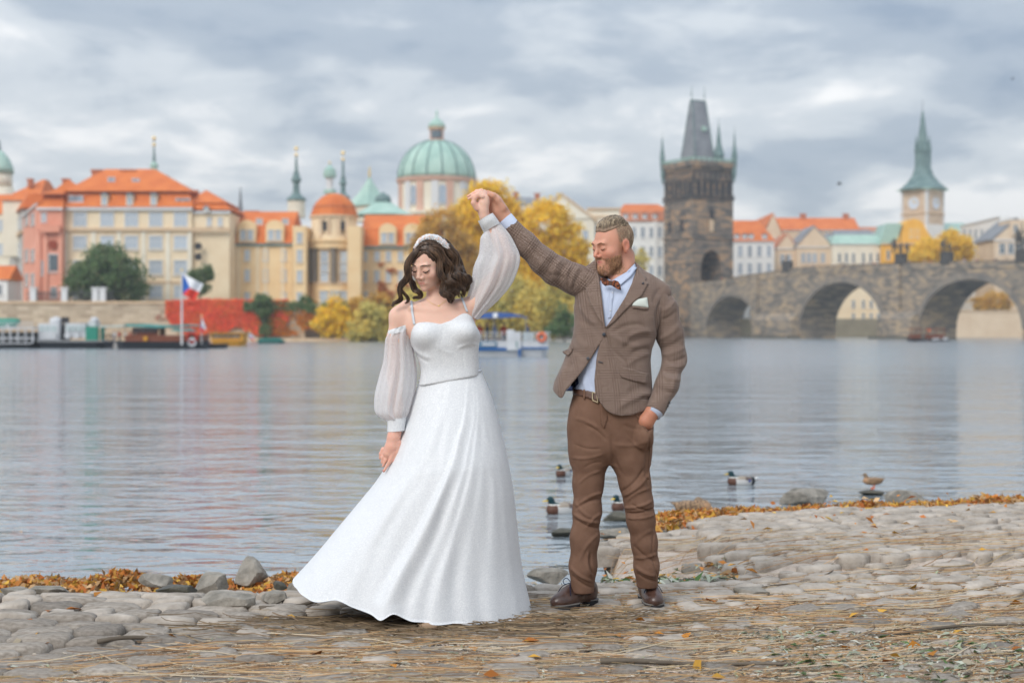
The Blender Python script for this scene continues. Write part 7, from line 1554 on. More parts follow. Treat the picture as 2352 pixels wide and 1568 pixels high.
    tf = [(1385, 905, 1392, 985, 2.9, 0.0045), (1392, 915, 1402, 975, 2.2, -0.0045), (1375, 985, 1320, 960, 4.3, 0.0045), (1392, 1010, 1345, 975, 3.6, -0.0054), (1312, 1050, 1385, 1042, 3.6, 0.0045), (1320, 1020, 1380, 1030, 2.9, -0.0036), (1405, 1000, 1430, 1090, 4.3, -0.0054), (1410, 1020, 1490, 1012, 4.3, 0.0036), (1430, 975, 1490, 985, 4.3, -0.0036), (1497, 1000, 1490, 1130, 2.9, -0.0054), (1440, 1000, 1480, 1030, 3.6, 0.0045), (1400, 1040, 1424, 1110, 2.9, 0.0045),
          (1380, 1080, 1330, 1110, 2.9, 0.0045), (1382, 1060, 1340, 1075, 2.9, -0.0036), (1384, 1130, 1330, 1160, 3.6, 0.0072), (1382, 1145, 1322, 1168, 2.9, -0.0072), (1320, 1150, 1360, 1190, 3.6, 0.0054), (1316, 1178, 1375, 1200, 3.6, 0.0081), (1320, 1192, 1378, 1212, 2.9, -0.0081), (1380, 1178, 1345, 1215, 2.9, 0.0054), (1375, 1225, 1330, 1290, 3.6, 0.0045), (1355, 1270, 1364, 1320, 2.9, -0.0081), (1350, 1265, 1358, 1325, 2.9, 0.0072), (1310, 1300, 1360, 1335, 3.6, 0.0063), (1312, 1318, 1362, 1350, 2.9, -0.0054),
          (1425, 1130, 1480, 1075, 3.6, -0.0072), (1430, 1140, 1492, 1085, 3.6, 0.0081), (1432, 1165, 1498, 1150, 2.9, 0.0081), (1438, 1178, 1504, 1166, 2.9, -0.0090), (1440, 1188, 1506, 1180, 2.9, 0.0072), (1452, 1158, 1500, 1172, 2.2, -0.0072), (1494, 1120, 1440, 1150, 2.9, 0.0054), (1500, 1215, 1455, 1250, 4.3, 0.0036), (1455, 1250, 1508, 1290, 3.6, -0.0054), (1458, 1280, 1510, 1270, 3.6, 0.0063), (1460, 1300, 1505, 1322, 3.6, 0.0072), (1462, 1315, 1510, 1335, 2.9, -0.0063), (1506, 1200, 1512, 1330, 2.2, -0.0045)]
    tr = sdfpart('trousers', ft, (.12, y0 - .17, .03), (.72, y0 + .15, 1.1), .005, m_chino, root, 2, tf, None, y0, fine=lambda V: (1 - np.abs(sinnoise(V, 30, 44, 3))) * .0018)
    bt = bvh_of([tr]); E = lambda nm, poly, off, m, th=.003, **k: drape(nm, poly, bt, off, m, root, th, **k)
    E('pocket_edge', [(1458, 950), (1463, 950), (1489, 990), (1486, 992)], .001, m_chino, .002, step=2.5); E('fly', [(1378, 925), (1392, 928), (1396, 960), (1388, 985), (1380, 975)], .0005, m_chino, .002); E('side_seam', [(1493, 1000), (1495, 1000), (1491, 1100), (1488, 1100)], .0005, m_chino, .0015)
    E('belt', [(1317, 893), (1330, 892), (1350, 897), (1385, 907), (1385, 925), (1360, 918), (1335, 909), (1317, 905)], .002, m_belt, .004); E('belt_loop', [(1341, 893), (1345, 894), (1344, 917), (1340, 915)], .006, m_chino, .003, step=2.5)
    for a in ([(1361, 899), (1370, 902), (1370, 904), (1361, 901)], [(1361, 917), (1374, 923), (1374, 926), (1361, 920)], [(1360, 899), (1363, 900), (1363, 920), (1360, 918)], [(1369, 902), (1372, 903), (1375, 925), (1372, 924)]): E('buckle', a, .008, m_brass, .003, step=2)
    D('lining', [(1299, 897), (1327, 866), (1330, 880), (1314, 897)], .002, m_navy, .002, bv=bvh_of([jk, sh, tr]))
    # --- shoes
    def shoe(cx, cy, yaw, zt, label=None):
        Ts = Matrix.Translation((cx, cy, .02)) @ Matrix.Rotation(yaw, 4, 'Z'); Tsi = Ts.inverted(); nk = np.array(Tsi)
        lc = lambda P: (P @ nk[:3, :3].T + nk[:3, 3]).astype(np.float32)
        c2 = lambda L, g: smin(smin(np.hypot(L[:, 0] + .0, L[:, 1] + .098) - .043 - g, np.hypot(L[:, 0] - .002, L[:, 1] + .04) - .045 - g, .03), np.hypot(L[:, 0], L[:, 1] - .1) - .035 - g, .08)
        def up(P):
            L = lc(P); d = smin(ell(L, (0, -.088, .04), (.046, .064, .04)), ell(L, (0, -.02, .056), (.044, .078, .054)), .03); d = smin(d, ell(L, (0, .085, .065), (.038, .056, .066)), .03); d = smin(d, cap_(L, (0, .07, .07), (0, .06, .115), .041, .04), .02)
            d = smin(d, cap_(L, (0, -.05, .085), (0, .01, .11), .014, .02), .02); return np.maximum(d, .02 - L[:, 2])
        lo = (cx - .17, cy - .17, 0); hi = (cx + .17, cy + .17, .17)
        sdfpart('shoe', up, lo, hi, .0036, m_leather, root, 1)
        sdfpart('sole', lambda P: np.maximum(np.maximum(c2(lc(P), .004), lc(P)[:, 2] - .024), -lc(P)[:, 2] + .0), lo, (hi[0], hi[1], .06), .0034, m_sole, root, 1)
        sdfpart('welt', lambda P: np.maximum(np.maximum(c2(lc(P), .007), lc(P)[:, 2] - .03), -lc(P)[:, 2] + .0235), lo, (hi[0], hi[1], .06), .003, m_soleedge, root, 0)
        b = MB(); q = lambda x, y, z: Ts @ Vector((x, y, z))
        for k in range(4): yy = -.045 + k * .02; zz2 = .087 + k * .011; b.tube([q(-.022, yy, zz2 - .01), q(0, yy - .004, zz2 + .005), q(.022, yy, zz2 - .01)], .0022, 5)
        for sg in (-1, 1):
            b.tube([tuple(x) for x in splay([tuple(q(0, -.03, .122)), tuple(q(sg * .022, -.036, .14)), tuple(q(sg * .036, -.045, .128)), tuple(q(sg * .026, -.045, .112)), tuple(q(0, -.03, .12))], 14)], .0021, 5)
            b.tube([tuple(x) for x in splay([tuple(q(0, -.03, .12)), tuple(q(sg * .025, -.06, .105)), tuple(q(sg * .045, -.075, .07))], 8)], .002, 5)
        b.build('shoelace', m_lace, root, smooth=True)
        br = MB()
        for k in range(14):
            a = math.pi * (k / 13) ; x = math.cos(a) * .036; yv = -.055 - math.sin(a) * .045 + .02 * math.cos(a * 2); o = q(x, yv, .2); h = BV[0].ray_cast(o, Vector((0, 0, -1))) if BV[0] else (None,)
        return None
    BV = [None]
    shoe(X(1322, 6.72), 6.74, R(-48), 0); shoe(X(1494, 6.78), 6.80, R(6), 0)
    b = MB(); 
    for (u, v, y) in ((1342, 1352, 6.73),): b.tube([pt(u, v - 8, y), pt(u - 2, v + 10, y)], [.04, .037], 12)
    b.build('sock', mat('dark_sock', (.015, .015, .02)), root, smooth=True)
    # --- hands
    def hand1(P):      # raised hand holding hers
        y = y0 - .06; d = chain(P, [ptr(1178, 522, y, .0335), ptr(1160, 500, y, .031), ptr(1147, 484, y - .0, .036), ptr(1137, 466, y + .0, .033), ptr(1133, 457, y + .01, .028)], .02)
        d = smin(d, ell(P, pt(1130, 480, y - .0), (.03, .024, .032)), .015)
        th = chain(P, [ptr(1154, 478, y - .028, .02), ptr(1143, 461, y - .04, .0145), ptr(1132, 450, y - .05, .0125), ptr(1122.5, 447, y - .055, .010)], .008); d = smin(d, th, .012)
        for i, (a, b, c) in enumerate((((1135, 449), (1120, 443), (1110, 448)), ((1131, 452), (1117, 448), (1106, 456)), ((1128, 459), (1115, 456), (1105, 463)), ((1126, 466), (1114, 465), (1106, 471)))):
            k = y + .03 + i * .004; d = smin(d, chain(P, [ptr(*a, k - .01, .0135), ptr(*b, k, .0115), ptr(*c, k - .005, .0095)], .006), .006)
        return d
    colh = lambda c: (lambda V: np.tile(c, (len(V), 1)) * (1 + .07 * sinnoise(V, 120, 8)[:, None]))
    sdfpart('hand', hand1, (X(1085, y0), y0 - .16, Z(545, y0)), (X(1200, y0), y0 + .05, Z(425, y0)), .0028, m_skin, root, 1, None, None, y0, col=colh((.57, .3, .21)))
    def hand2(P):      # hand slipping into the pocket
        y = y0 - .105; d = chain(P, [ptr(1510, 928, y + .01, .032), ptr(1497, 948, y, .0315), ptr(1484, 966, y + .005, .0345), ptr(1480, 985, y + .035, .03)], .02)
        for k in range(4): d = smin(d, chain(P, [ptr(1468 + k * 7, 985, y + .05, .012), ptr(1466 + k * 6, 1010, y + .065, .011), ptr(1468 + k * 5, 1022, y + .07, .009)], .006), .008)
        return smin(d, chain(P, [ptr(1480, 955, y + .01, .016), ptr(1471, 968, y + .03, .013), ptr(1466, 980, y + .06, .011)], .008), .01)
    sdfpart('hand', hand2, (X(1440, y0), y0 - .2, Z(1040, y0)), (X(1540, y0), y0 + .02, Z(915, y0)), .004, m_skin, root, 1, None, None, y0, col=colh((.5, .22, .14)))
    def cuff(name, a, b, r0, r1, m): 
        b_ = MB(); A_, B_ = Vector(a), Vector(b); d = (B_ - A_).normalized(); b_.tube([A_, B_, B_ - d * .002, A_ + d * .001], [r0, r1, r1 - .004, r0 - .004], 28, False); b_.build(name, m, root, smooth=True)
    cuff('shirt_cuff', pt(1180, 524, y0 - .06), pt(1161, 501.5, y0 - .06), .0355, .0335 + .003, m_shirt); cuff('shirt_cuff', pt(1508, 937, y0 - .093), pt(1498, 951, y0 - .105), .0425, .0405, m_shirt)
    return root
man()

# ================================================================== the woman
def woman():
    y0 = YB; root = thing('person', 'dark haired woman in long white glittering wedding dress with sheer puffed sleeves', 'person', (X(1000, y0), y0, 0))
    SKIN = (.74, .47, .37)
    T = head_T(988.5, 604.5, y0 - .03, 34, 22, 5, .96); Ti = T.inverted()
    def body(P):
        L = to_local(P, Ti, .97); d = head_sdf(L, .93, .0085, .97, .88, .0155) * .97
        d = smin(d, chain(P, [ptr(1000, 640, y0 + .01, .043), ptr(1003, 690, y0 + .01, .045)], .02), .016)
        t = loftz(P, [row(v, a, b, r, y0, .01) for v, a, b, r in ((680, 985, 1030, .045), (695, 950, 1062, .06), (712, 922, 1085, .075), (745, 912, 1092, .09), (790, 946, 1096, .095), (850, 968, 1098, .09))], 2.2); d = smin(d, t, .025)
        d = smin(d, chain(P, [ptr(935, 706, y0 + .01, .036), ptr(918, 727, y0, .045), ptr(911, 780, y0, .043), ptr(908, 860, y0 + .01, .037), ptr(908, 930, y0 - .02, .032), ptr(908, 985, y0 - .05, .0265), ptr(906, 1000, y0 - .055, .026)], .025), .02)
        d = smin(d, chain(P, [ptr(1062, 708, y0, .048), ptr(1086, 700, y0, .041), ptr(1125, 655, y0 - .01, .037), ptr(1166, 594, y0 - .02, .034), ptr(1150, 556, y0 - .02, .032), ptr(1118, 506, y0 - .02, .0245), ptr(1110, 490, y0 - .02, .0235)], .02), .02)
        d = smin(d, cap_(P, pt(945, 706, y0 - .045), pt(998, 712, y0 - .05), .012), .02); return smin(d, cap_(P, pt(1060, 700, y0 - .04), pt(1010, 712, y0 - .05), .012), .02)
    def handL(P):   # hanging hand
        y = y0 - .06; d = chain(P, [ptr(907, 985, y, .0255), ptr(904, 1005, y, .028), ptr(901, 1025, y, .030), ptr(893, 1040, y, .025)], .015)
        d = smin(d, ell(P, pt(898, 1030, y), (.031, .016, .026)), .01)
        for a, b, c, k in (((904, 1038), (895, 1060), (881.5, 1082), -.014), ((895, 1041), (886, 1056), (879.5, 1070), -.002), ((887, 1038), (879.5, 1050), (877, 1062), .008), ((880.5, 1032), (875, 1042), (873, 1052), .016)):
            d = smin(d, chain(P, [ptr(*a, y + k, .0125), ptr(*b, y + k, .0092), ptr(*c, y + k, .0058)], .004), .003)
        return smin(d, chain(P, [ptr(916, 1018, y - .005, .015), ptr(914, 1038, y - .01, .0125), ptr(905, 1058, y - .012, .0075)], .006), .008)
    def handR(P):   # raised hand
        y = y0 - .035; d = chain(P, [ptr(1113, 497, y, .0235), ptr(1110, 482, y, .0235), ptr(1111, 468, y, .024), ptr(1113, 456, y, .021)], .012)
        d = smin(d, ell(P, pt(1111, 462, y), (.024, .018, .034)), .012)
        for a, b, c, e, k in (((1108, 452), (1098, 446), (1086, 450), (1076, 457), -.02), ((1110, 447), (1100, 441), (1087, 444), (1074, 451.5), -.006), ((1113, 445), (1106, 437.5), (1094, 439), (1084, 446), .008), ((1117, 447), (1113, 440), (1104, 439), (1095, 444), .02)):
            d = smin(d, chain(P, [ptr(*a, y + k, .0105), ptr(*b, y + k, .0085), ptr(*c, y + k, .0072), ptr(*e, y + k, .0052)], .004), .004)
        return smin(d, chain(P, [ptr(1096, 478, y - .01, .015), ptr(1088, 466, y - .018, .0125), ptr(1090, 456, y - .02, .0105), ptr(1097, 451, y - .02, .008)], .006), .01)
    full = lambda P: smin(smin(body(P), handL(P), .008), handR(P), .008)
    def cb(V):
        L = to_local(V, Ti, .97); x, y, z = L.T; ax = np.abs(x); C = np.tile(SKIN, (len(V), 1)) * (1 + .03 * sinnoise(V, 70, 5)[:, None]); hd = (np.abs(x) < .1) & (z > -.15) & (y < .0)
        C = blend(C, soft(np.hypot(ax - .045, z + .032), .01, .035) * .2 * hd, (.72, .3, .22)); C = blend(C, soft(np.hypot(ax - .033, (z - .004) * 1.3), .01, .018) * .2 * hd, (.52, .27, .2))
        lip = soft(np.hypot(x * .3, (z + .067)), .0055, .0078) * (y < -.085) * (ax < .021); C = blend(C, lip * .7, (.6, .24, .2)); C = blend(C, soft(np.hypot(x * .2, z + .0665), .0005, .0025) * (y < -.088) * (ax < .021), (.32, .08, .07))
        wz = V[:, 2]; wx = V[:, 0]; hl = (wz < Z(960, y0)) & (wx < X(930, y0)); C = blend(C, hl * .5, (.68, .32, .24)); hr = (wz > Z(500, y0)) & (wx > X(1070, y0)) & (wx < X(1100, y0)); C = blend(C, hr * .35, (.7, .34, .25)); return C
    bo = sdfpart('body', full, (-.66, y0 - .21, .62), (.1, y0 + .17, 2.0), .0033, m_skin, root, 1, None, None, y0, col=cb)
    bb = bvh_of([bo])
    mk_ = mat('dark_lashes', (.015, .01, .01)); mb = mat('brown_brow', (.09, .05, .035))
    for sg in (1, -1):
        face_tubes(T, .97, '', [('eyelash', [(sg * .05, -.0035), (sg * .044, -.0085), (sg * .034, -.0125), (sg * .024, -.011), (sg * .018, -.007)])], bb, mk_, root, .0026)
        face_tubes(T, .97, '', [('eyebrow', [(sg * .012, .0195), (sg * .024, .0225), (sg * .038, .0235), (sg * .052, .0175)])], bb, mb, root, .0028)
    # nails and ring
    for u, v, r in ((880.5, 1080.5, 2.4), (904.5, 1058, 2.6)): drape('nail', [(u + r * .7 * math.cos(a), v + r * math.sin(a)) for a in np.linspace(0, 5.4, 7)], bb, .0, mat('rose_nail', (.7, .28, .26), rough=.3) if 'rose_nail' not in bpy.data.materials else bpy.data.materials['rose_nail'], root, .0015, step=2)
    # --- bodice
    def fb(P):
        t = loftz(P, [row(v, a, b, r, y0, c) for v, a, b, r, c in ((715, 950, 1086, .075, .01), (742, 944, 1091, .1, .0), (770, 941, 1104, .105, -.005), (790, 944, 1101, .103, -.005), (812, 955, 1099, .096, .0), (845, 966, 1100, .09, .005), (868, 965, 1101, .092, .005), (885, 961, 1104, .094, .005))], 2.3)
        for u, v in ((980, 768), (1064, 762)): t = smin(t, ell(P, pt(u, v, y0 - .072), (.062, .058, .055)), .028)
        cut = poly2(P[:, 0], P[:, 2], pu([(930, 690), (1120, 690), (1105, 722), (1090, 728), (1075, 712), (1056, 722), (1036, 735), (1012, 744), (996, 741), (980, 739), (962, 740), (950, 743), (930, 742)], y0 - .11))
        low = Z(886, y0) + (P[:, 0] - X(963, y0)) * .177; return np.maximum(smax(t, -cut, .006), low - P[:, 2])
    fbf = [(1020, 745, 1022, 850, 2.2, -.0018), (975, 800, 978, 865, 2, -.0016), (1066, 800, 1070, 850, 2, -.0016), (950, 800, 990, 822, 4, .003), (1096, 790, 1050, 800, 4, .003), (955, 812, 985, 832, 3, -.003), (1000, 792, 1040, 812, 5, .002)]
    bd = sdfpart('bodice', fb, (-.5, y0 - .2, 1.05), (-.12, y0 + .14, 1.47), .0045, m_dress, root, 2, fbf, None, y0)
    bw = bvh_of([bd, bo])
    for pts in ([(945, 692), (947, 715), (952, 745)], [(1060, 682), (1066, 698), (1073, 716)]):
        poly = [(u - 2.6, v) for u, v in pts] + [(u + 2.6, v) for u, v in pts[::-1]]; drape('strap', poly, bw, .002, m_strap, root, .003, step=2.5)
    P_ = []
    for u, v in splay([(976, 679), (985, 692), (1000, 701), (1008, 702), (1020, 694), (1030, 686)], 16):
        h, n_ = cast(bw, u, v)
        if h is not None: P_.append(h + n_ * .001)
    MB().tube(P_, .0009, 5).build('necklace', m_gold, root); h, n_ = cast(bw, 1008, 703); MB().lathe([(.0005, -.0015), (.004, 0), (.0005, .0015)], 8, T=Matrix.Translation(h + n_ * .002) @ Matrix.Rotation(R(90), 4, 'X')).build('pendant', m_gold, root)
    # --- skirt
    LP = [(963, 874), (948, 915), (932, 960), (906, 1020), (880, 1080), (830, 1146), (760, 1230), (708, 1292), (670, 1332)]; RP = [(1104, 851), (1124, 900), (1142, 957), (1155, 1005), (1168, 1060), (1180, 1130), (1190, 1230), (1200, 1310), (1222, 1404)]
    nT, nA = 90, 360; tt = np.linspace(0, 1, nT); L_ = splay(LP, nT); R_ = splay(RP, nT); th = np.linspace(0, 2 * math.pi, nA, endpoint=False); V = np.zeros((nT, nA, 3))
    fd = [(.2, -.8, .085, .1), (.45, -.5, .08, .02), (.68, -.19, .05, .13), (.86, .06, .045, .045), (.9, .22, .045, .06), (.95, .45, .06, .03), (.99, .7, .06, .04), (.0, -.97, .05, .02)]
    depth = np.interp(tt, [0, .15, .5, 1], [.104, .155, .29, .42])
    for i, t in enumerate(tt):
        a = Vector(pt(L_[i][0], L_[i][1], y0)); b = Vector(pt(R_[i][0], R_[i][1], y0)); c = (a + b) / 2; hx = (b - a) / 2
        ct, st = np.cos(th), np.sin(th); amp = np.zeros(nA); front = np.clip(st * 4 + .6, 0, 1)
        for c0, c1, w, am in fd:
            cc = c0 + (c1 - c0) * min(1, t * 1.05) ** .62; wl = w * (.7 + .9 * t); q = ct - cc; amp += am * t ** 1.1 * np.where(q < 0, np.exp(-(q / (wl * .8)) ** 2), np.exp(-(q / (wl * 1.7)) ** 2)) * front
        amp += (.02 * np.sin(9 * th + 1) + .015 * np.sin(17 * th + 2)) * t * (1 - front) + .004 * t * np.sin(31 * th + 7 * t) + .006 * t * np.sin(23 * th + 3)
        dp = depth[i] * (1 + amp * 1.1) - .03 * t
        V[i, :, 0] = c.x + hx.x * ct * (1 + amp * .0); V[i, :, 1] = y0 + .03 - dp * st * np.where(st > 0, 1, .9) + .02 * t; V[i, :, 2] = c.z + hx.z * ct
        zf_ = t ** 3 * (-.035 * np.clip(st, 0, 1) - .02 * np.clip(-st, 0, 1)) ; V[i, :, 2] += zf_ - .05 * t ** 4 * amp * 3 * front
        V[i, :, 2] += t ** 6 * .03 * np.exp(-((ct + .55) / .12) ** 2) * front + t ** 6 * .03 * np.exp(-((ct + .1) / .07) ** 2) * front
    V[:, :, 2] = np.maximum(V[:, :, 2], .014); Vf = V.reshape(-1, 3); i_, j_ = np.meshgrid(np.arange(nT - 1), np.arange(nA), indexing='ij'); i_ = i_.ravel(); j_ = j_.ravel(); j2 = (j_ + 1) % nA; Q = np.stack([i_ * nA + j_, i_ * nA + j2, (i_ + 1) * nA + j2, (i_ + 1) * nA + j_], 1)
    nrm = vnorm(Vf, Q); Vf = Vf + nrm * (sinnoise(Vf * [1, 1, .35], 26, 12) * .0025)[:, None]; inn = Vf - nrm * .006; N = len(Vf)
    e0 = (nT - 1) * nA; rim = np.stack([e0 + np.arange(nA), e0 + (np.arange(nA) + 1) % nA, e0 + (np.arange(nA) + 1) % nA + N, e0 + np.arange(nA) + N], 1)
    me = pydata('skirt', np.concatenate([Vf, inn]), np.concatenate([Q, Q[:, ::-1] + N, rim[:, ::-1]]), m_dress); me.materials.append(m_lining); mi = np.zeros(len(me.polygons), np.int32); mi[len(Q):2 * len(Q)] = 1; me.polygons.foreach_set('material_index', mi); sk = link(me, 'skirt', root, smooth=True)
    cord = []
    for k in range(60): a = 2 * math.pi * k / 60; cord.append((V[0, int(k / 60 * nA), 0], V[0, int(k / 60 * nA), 1] - .003 * math.sin(a), V[0, int(k / 60 * nA), 2]))
    cord.append(cord[0]); b = MB()
    cen = np.mean(cord, 0); cord = [tuple(cen + (np.array(c) - cen) * 1.012) for c in cord]; b.tube(cord, .0048, 6, False); b.build('waist_cord', m_strap, root, smooth=True)
    # --- puffed sleeves
    def puff(name, rows, n=64, dy=0, pl=.05, seed=0, dep=.8, m=m_sheer, yy=None):
        K = 60; A = splay([(a, b, c, d, e) for a, b, c, d, e in rows], K); V = np.zeros((K, n, 3)); th = np.linspace(0, 2 * math.pi, n, endpoint=False); r = np.random.RandomState(seed); ph = r.rand(4) * 6
        for i in range(K):
            y = y0 + A[i, 4]; a = Vector(pt(A[i, 0], A[i, 1], y)); b = Vector(pt(A[i, 2], A[i, 3], y)); c = (a + b) / 2; h = (b - a) / 2; t = i / (K - 1); w = h.length
            mod = 1 + pl * (np.sin(9 * th + ph[0] + 1.2 * t) * .5 + np.sin(14 * th + ph[1] - t * 2) * .35 + .4 * np.sin(5 * th + ph[2] + 3 * t)) * (1 if .02 < t < .98 else .5)
            V[i] = np.array(c) + np.cos(th)[:, None] * np.array(h) * (1 + (mod[:, None] - 1) * .5) + np.sin(th)[:, None] * np.array([0, -w * dep, 0]) * (mod[:, None] * 1.0 + (mod[:, None] - 1) * 1.5)
        V = V.reshape(-1, 3); i_, j_ = np.meshgrid(np.arange(K - 1), np.arange(n), indexing='ij'); i_ = i_.ravel(); j_ = j_.ravel(); j2 = (j_ + 1) % n; Q = np.stack([i_ * n + j_, i_ * n + j2, (i_ + 1) * n + j2, (i_ + 1) * n + j_], 1)[:, ::-1]
        return link(pydata(name, V, Q, m), name, root, smooth=True)
    puff('sheer_sleeve', [(893, 764, 951, 745, -.0), (885, 778, 948, 760, 0), (883, 800, 947, 790, 0), (880, 830, 953, 828, 0), (872, 862, 956, 862, 0), (863, 900, 953, 898, -.01), (861, 928, 946, 926, -.02), (866, 950, 940, 946, -.035), (889, 966, 933, 958, -.05)], seed=3, dep=.85, pl=.09)
    puff('cuff', [(889, 964, 933, 957, -.05), (890, 975, 931, 972, -.053), (889.5, 991, 929, 988.5, -.056)], pl=.0, dep=.85, m=m_dress)
    puff('sleeve_band', [(892, 759, 951, 741, 0), (890, 765, 950, 747, 0), (890, 772, 948, 755, 0)], pl=.04, dep=.9, m=m_dress, seed=5)
    puff('sheer_sleeve', [(1071, 722, 1098, 734, -.01), (1070, 706, 1118, 714, -.01), (1074, 682, 1144, 689, -.01), (1084, 645, 1172, 655, -.015), (1090, 612, 1188, 618, -.02), (1101, 584, 1192.5, 590, -.02), (1103, 562, 1184, 566, -.02), (1105, 545, 1170, 539, -.02), (1113, 533, 1149, 513, -.02)], seed=8, dep=.62, pl=.11)
    puff('cuff', [(1113.5, 533, 1149, 513, -.02), (1106, 521, 1140, 500, -.035), (1100, 508, 1132, 489, -.04)], pl=.0, dep=.85, m=m_dress)
    for k in range(7): MB().lathe([(.0008, -.004), (.0036, 0), (.0008, .004)], 8, T=Matrix.Translation(W(1099.5 + k * 2.0, 509 + k * 3.9, y0 - .03))).build('cuff_button', m_strap, root, smooth=True)
    # --- shoe
    def fs(P):
        d = smin(ell(P, pt(990, 1432, 6.29), (.058, .05, .032)), ell(P, pt(956, 1446, 6.27), (.036, .028, .013)), .025); return np.maximum(smin(d, cap_(P, pt(1005, 1424, 6.34), pt(1020, 1390, 6.4), .035), .03), .012 - P[:, 2])
    sdfpart('shoe', fs, (-.52, 6.1, -.01), (-.2, 6.5, .16), .0045, mat('beige_suede', (.36, .25, .17), rough=.9), root, 1)
    # --- hair
    yh = y0 - .03
    def fc(P):
        L = to_local(P, Ti, .97); d = ell(L, (0, .022, .043), (.086, .103, .09)); q = ell(L, (.0, -.115, -.008), (.07, .088, .104)); d = smax(d, -q, .012); d = np.maximum(d, -L[:, 2] - .05) * .97
        m1 = chain(P, [ptr(1030, 590, yh + .02, .045), ptr(1040, 625, yh + .01, .047), ptr(1040, 655, yh - .0, .036), ptr(1034, 678, yh - .01, .022)], .03); d = smin(d, m1, .02)
        return smin(d, chain(P, [ptr(1050, 625, yh + .03, .03), ptr(1060, 650, yh + .01, .022)], .02), .02)
    cp = sdfpart('hair', fc, (-.56, y0 - .2, 1.42), (-.16, y0 + .16, 1.82), .0045, m_hairb, root, 2, None, None, y0, fine=lambda V: np.abs(np.sin(V[:, 0] * 210 + 30 * V[:, 2] + 2 * sinnoise(V, 40, 2))) * .0022)
    bc = bvh_of([cp, bo]); cur = []
    def onscalp(path, w, n, rr=1.0):
        """strands combed over the scalp along photo curves"""
        for _ in range(n):
            o = RS.uniform(-1, 1); pts = []
            for (u, v), ww in zip(splay(path, 9), np.interp(np.linspace(0, 1, 9), np.linspace(0, 1, len(w)), w)):
                h, nn = cast(bc, u + o * ww * .7, v + o * ww * .7)
                if h is None: continue
                pts.append(tuple(h + nn * RS.uniform(.001, .004)))
            if len(pts) > 5: cur.append((np.array(pts), rr * RS.uniform(.6, 1.2)))
    onscalp([(976, 577), (960, 583), (947, 598), (941, 622)], (3, 7, 7, 4), 60); onscalp([(979, 570), (958, 570), (943, 590), (938, 615)], (4, 8, 7, 5), 60); onscalp([(984, 560), (968, 560), (950, 575)], (3, 6, 6), 40)
    onscalp([(977, 577), (993, 588), (1006, 608), (1014, 632)], (3, 6, 8, 6), 70); onscalp([(981, 568), (1002, 575), (1020, 600), (1028, 635)], (4, 8, 9, 8), 80); onscalp([(986, 560), (1010, 562), (1033, 590), (1043, 630)], (4, 8, 9, 8), 80)
    onscalp([(1008, 546), (1035, 560), (1052, 590), (1058, 625)], (4, 8, 9, 8), 70); onscalp([(1020, 555), (1042, 575), (1050, 605), (1050, 640)], (4, 8, 9, 8), 60)
    A = lambda *a, **k: cur.extend(lock(a[0], a[1], a[2], yh, **k))
    A([(972, 569, -.075), (953, 580, -.08), (940, 600, -.078), (935, 628, -.07), (927, 652, -.06), (918, 676, -.05), (914, 694, -.045), (899, 714, -.04)], (2, 6, 7, 8, 7, 6, 6, 2), 150, amp=7, freq=21, ph=1, flat=.5)
    A([(950, 590, -.07), (938, 612, -.06), (931, 638, -.05), (921, 655, -.045), (924, 672, -.04), (936, 690, -.04), (931, 703, -.03)], (4, 5, 5, 5, 4, 4, 1), 60, amp=5, freq=12, ph=2)
    A([(946, 612, -.0), (943, 640, -.0), (948, 655, -.01), (959, 668, -.02), (962, 681, -.02), (948, 693, -.02)], (3, 6, 8, 8, 6, 2), 90, amp=6, freq=15)
    A([(979, 568, -.09), (998, 577, -.09), (1010, 597, -.082), (1013, 626, -.078), (1017, 648, -.075), (1022, 668, -.075), (1032, 684, -.07), (1022, 691, -.065)], (2, 6, 7, 8, 8, 9, 9, 4), 150, amp=8, freq=19, ph=.5, flat=.5)
    A([(984, 566, -.085), (1008, 574, -.08), (1024, 598, -.068), (1028, 625, -.062), (1034, 650, -.07), (1040, 668, -.072), (1030, 684, -.068)], (3, 8, 9, 11, 12, 12, 5), 170, amp=11, freq=21, ph=2, flat=.5)
    A([(1000, 556, -.06), (1028, 568, -.05), (1042, 592, -.04), (1046, 620, -.04), (1056, 645, -.05), (1056, 664, -.05), (1042, 676, -.05)], (3, 8, 9, 11, 12, 12, 4), 170, amp=11, freq=20, ph=4, flat=.5)
    A([(1030, 562, -.01), (1046, 582, -.01), (1052, 608, -.015), (1062, 632, -.02), (1072, 648, -.03), (1066, 665, -.03), (1050, 675, -.03)], (3, 6, 8, 9, 10, 9, 4), 150, amp=10, freq=20, ph=5, flat=.6)
    A([(1034, 566, .02), (1052, 592, .02), (1060, 620, .015), (1072, 643, .0), (1070, 660, .0), (1056, 672, .0)], (4, 6, 7, 8, 7, 3), 80, amp=5, freq=12, ph=1)
    for _ in range(16): u = RS.uniform(1030, 1060); cur.append((np.array([pt(u, 560 + (u - 1030), yh), pt(u + 12, 580 + (u - 1030) * 1.5, yh), pt(u + RS.uniform(8, 26), RS.uniform(610, 650), yh)]), .22))
    strands('hair_lock', cur, .0017, m_hair, root, 24)
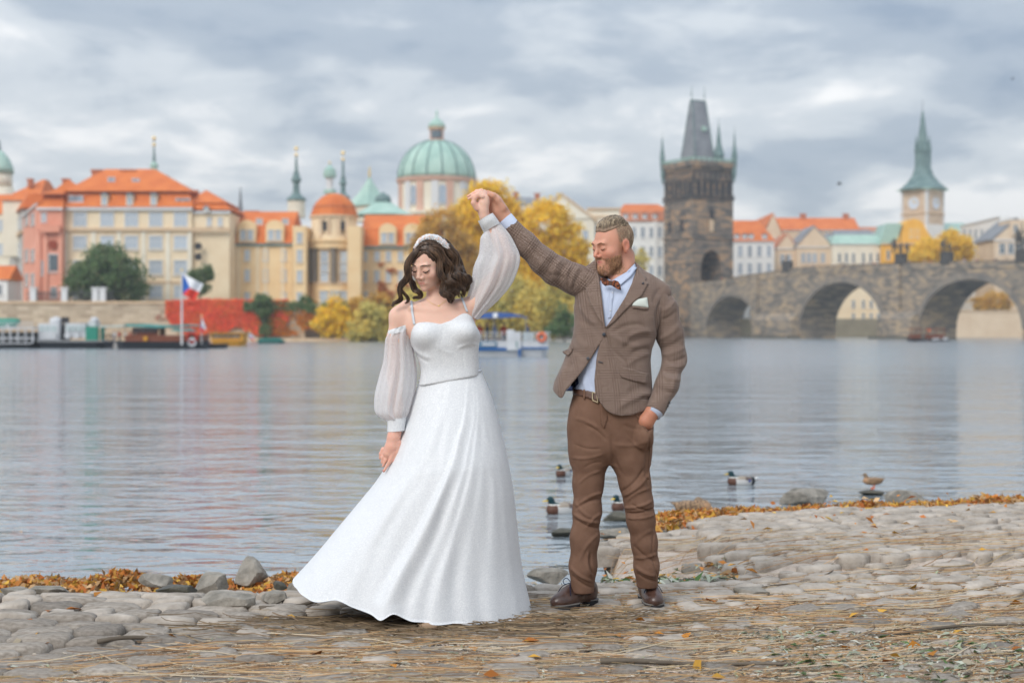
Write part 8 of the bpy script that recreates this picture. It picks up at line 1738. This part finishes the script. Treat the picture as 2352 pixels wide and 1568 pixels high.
    # --- headband
    bh2 = bvh_of([cp]); path = [(956, 569), (966, 555), (984, 547.5), (1004, 551), (1024, 568), (1036, 586), (1041, 600)]; pts = []; nn_ = []
    for u, v in splay(path, 26):
        h, n_ = cast(bh2, u, v)
        if h is None: h = W(u, v, yh - .02); n_ = Vector((0, -1, .3)).normalized()
        pts.append(h); nn_.append(n_)
    MB().tube([p + n * .006 for p, n in zip(pts, nn_)], [.005 + .0095 * math.sin(math.pi * (i + 1.5) / 28) for i in range(26)], 8).build('headband', m_strap, root, smooth=True)
    bm = bmesh.new(); bmesh.ops.create_icosphere(bm, subdivisions=1, radius=1); iv = np.array([v.co for v in bm.verts]); fi = np.array([[v.index for v in f.verts] for f in bm.faces]); bm.free(); V = []; Fq = []; C = []
    for k in range(1300):
        i = RS.randint(0, 25); f_ = RS.rand(); p = np.array(pts[i].lerp(pts[i + 1], f_)); n_ = np.array(nn_[i]); w = .004 + .0115 * math.sin(math.pi * (i + 1.5) / 28); d = RS.normal(size=3); d /= np.linalg.norm(d)
        if d @ n_ < -.2: d = -d
        r_ = RS.uniform(.0014, .003) * (1.5 if k % 40 == 0 else 1); V.append(iv * r_ + p + n_ * .006 + d * w); Fq.append(fi + len(iv) * k); C.append(np.tile([(.85, .87, .9), (.8, .82, .85), (.85, .55, .42), (.9, .9, .92)][RS.randint(4)], (len(iv), 1)))
    me = pydata('bead', np.concatenate(V), np.concatenate(Fq), vcmat('pearl_bead', .2, spec=.7)); paint(me, np.concatenate(C)); tag(link(me, 'bead_trim', root, smooth=True), kind='stuff')
    return root
woman()
# ------------------------------------------------------------------ thin river haze
def haze():
    m = bpy.data.materials.new('river_haze'); m.use_nodes = True; t = m.node_tree; t.nodes.clear()
    v = NN(t, 'ShaderNodeVolumePrincipled', i_Density=.00042, i_Anisotropy=.2); v.inputs['Color'].default_value = (.86, .9, .95, 1)
    o_ = NN(t, 'ShaderNodeOutputMaterial'); LK(t, v.outputs[0], o_.inputs['Volume'])
    b = MB().box(-330, 400, -64, 910, -4.5, 72); o = b.build('haze', m, origin=(0, 0, 0)); tag(o, kind='stuff')
haze()
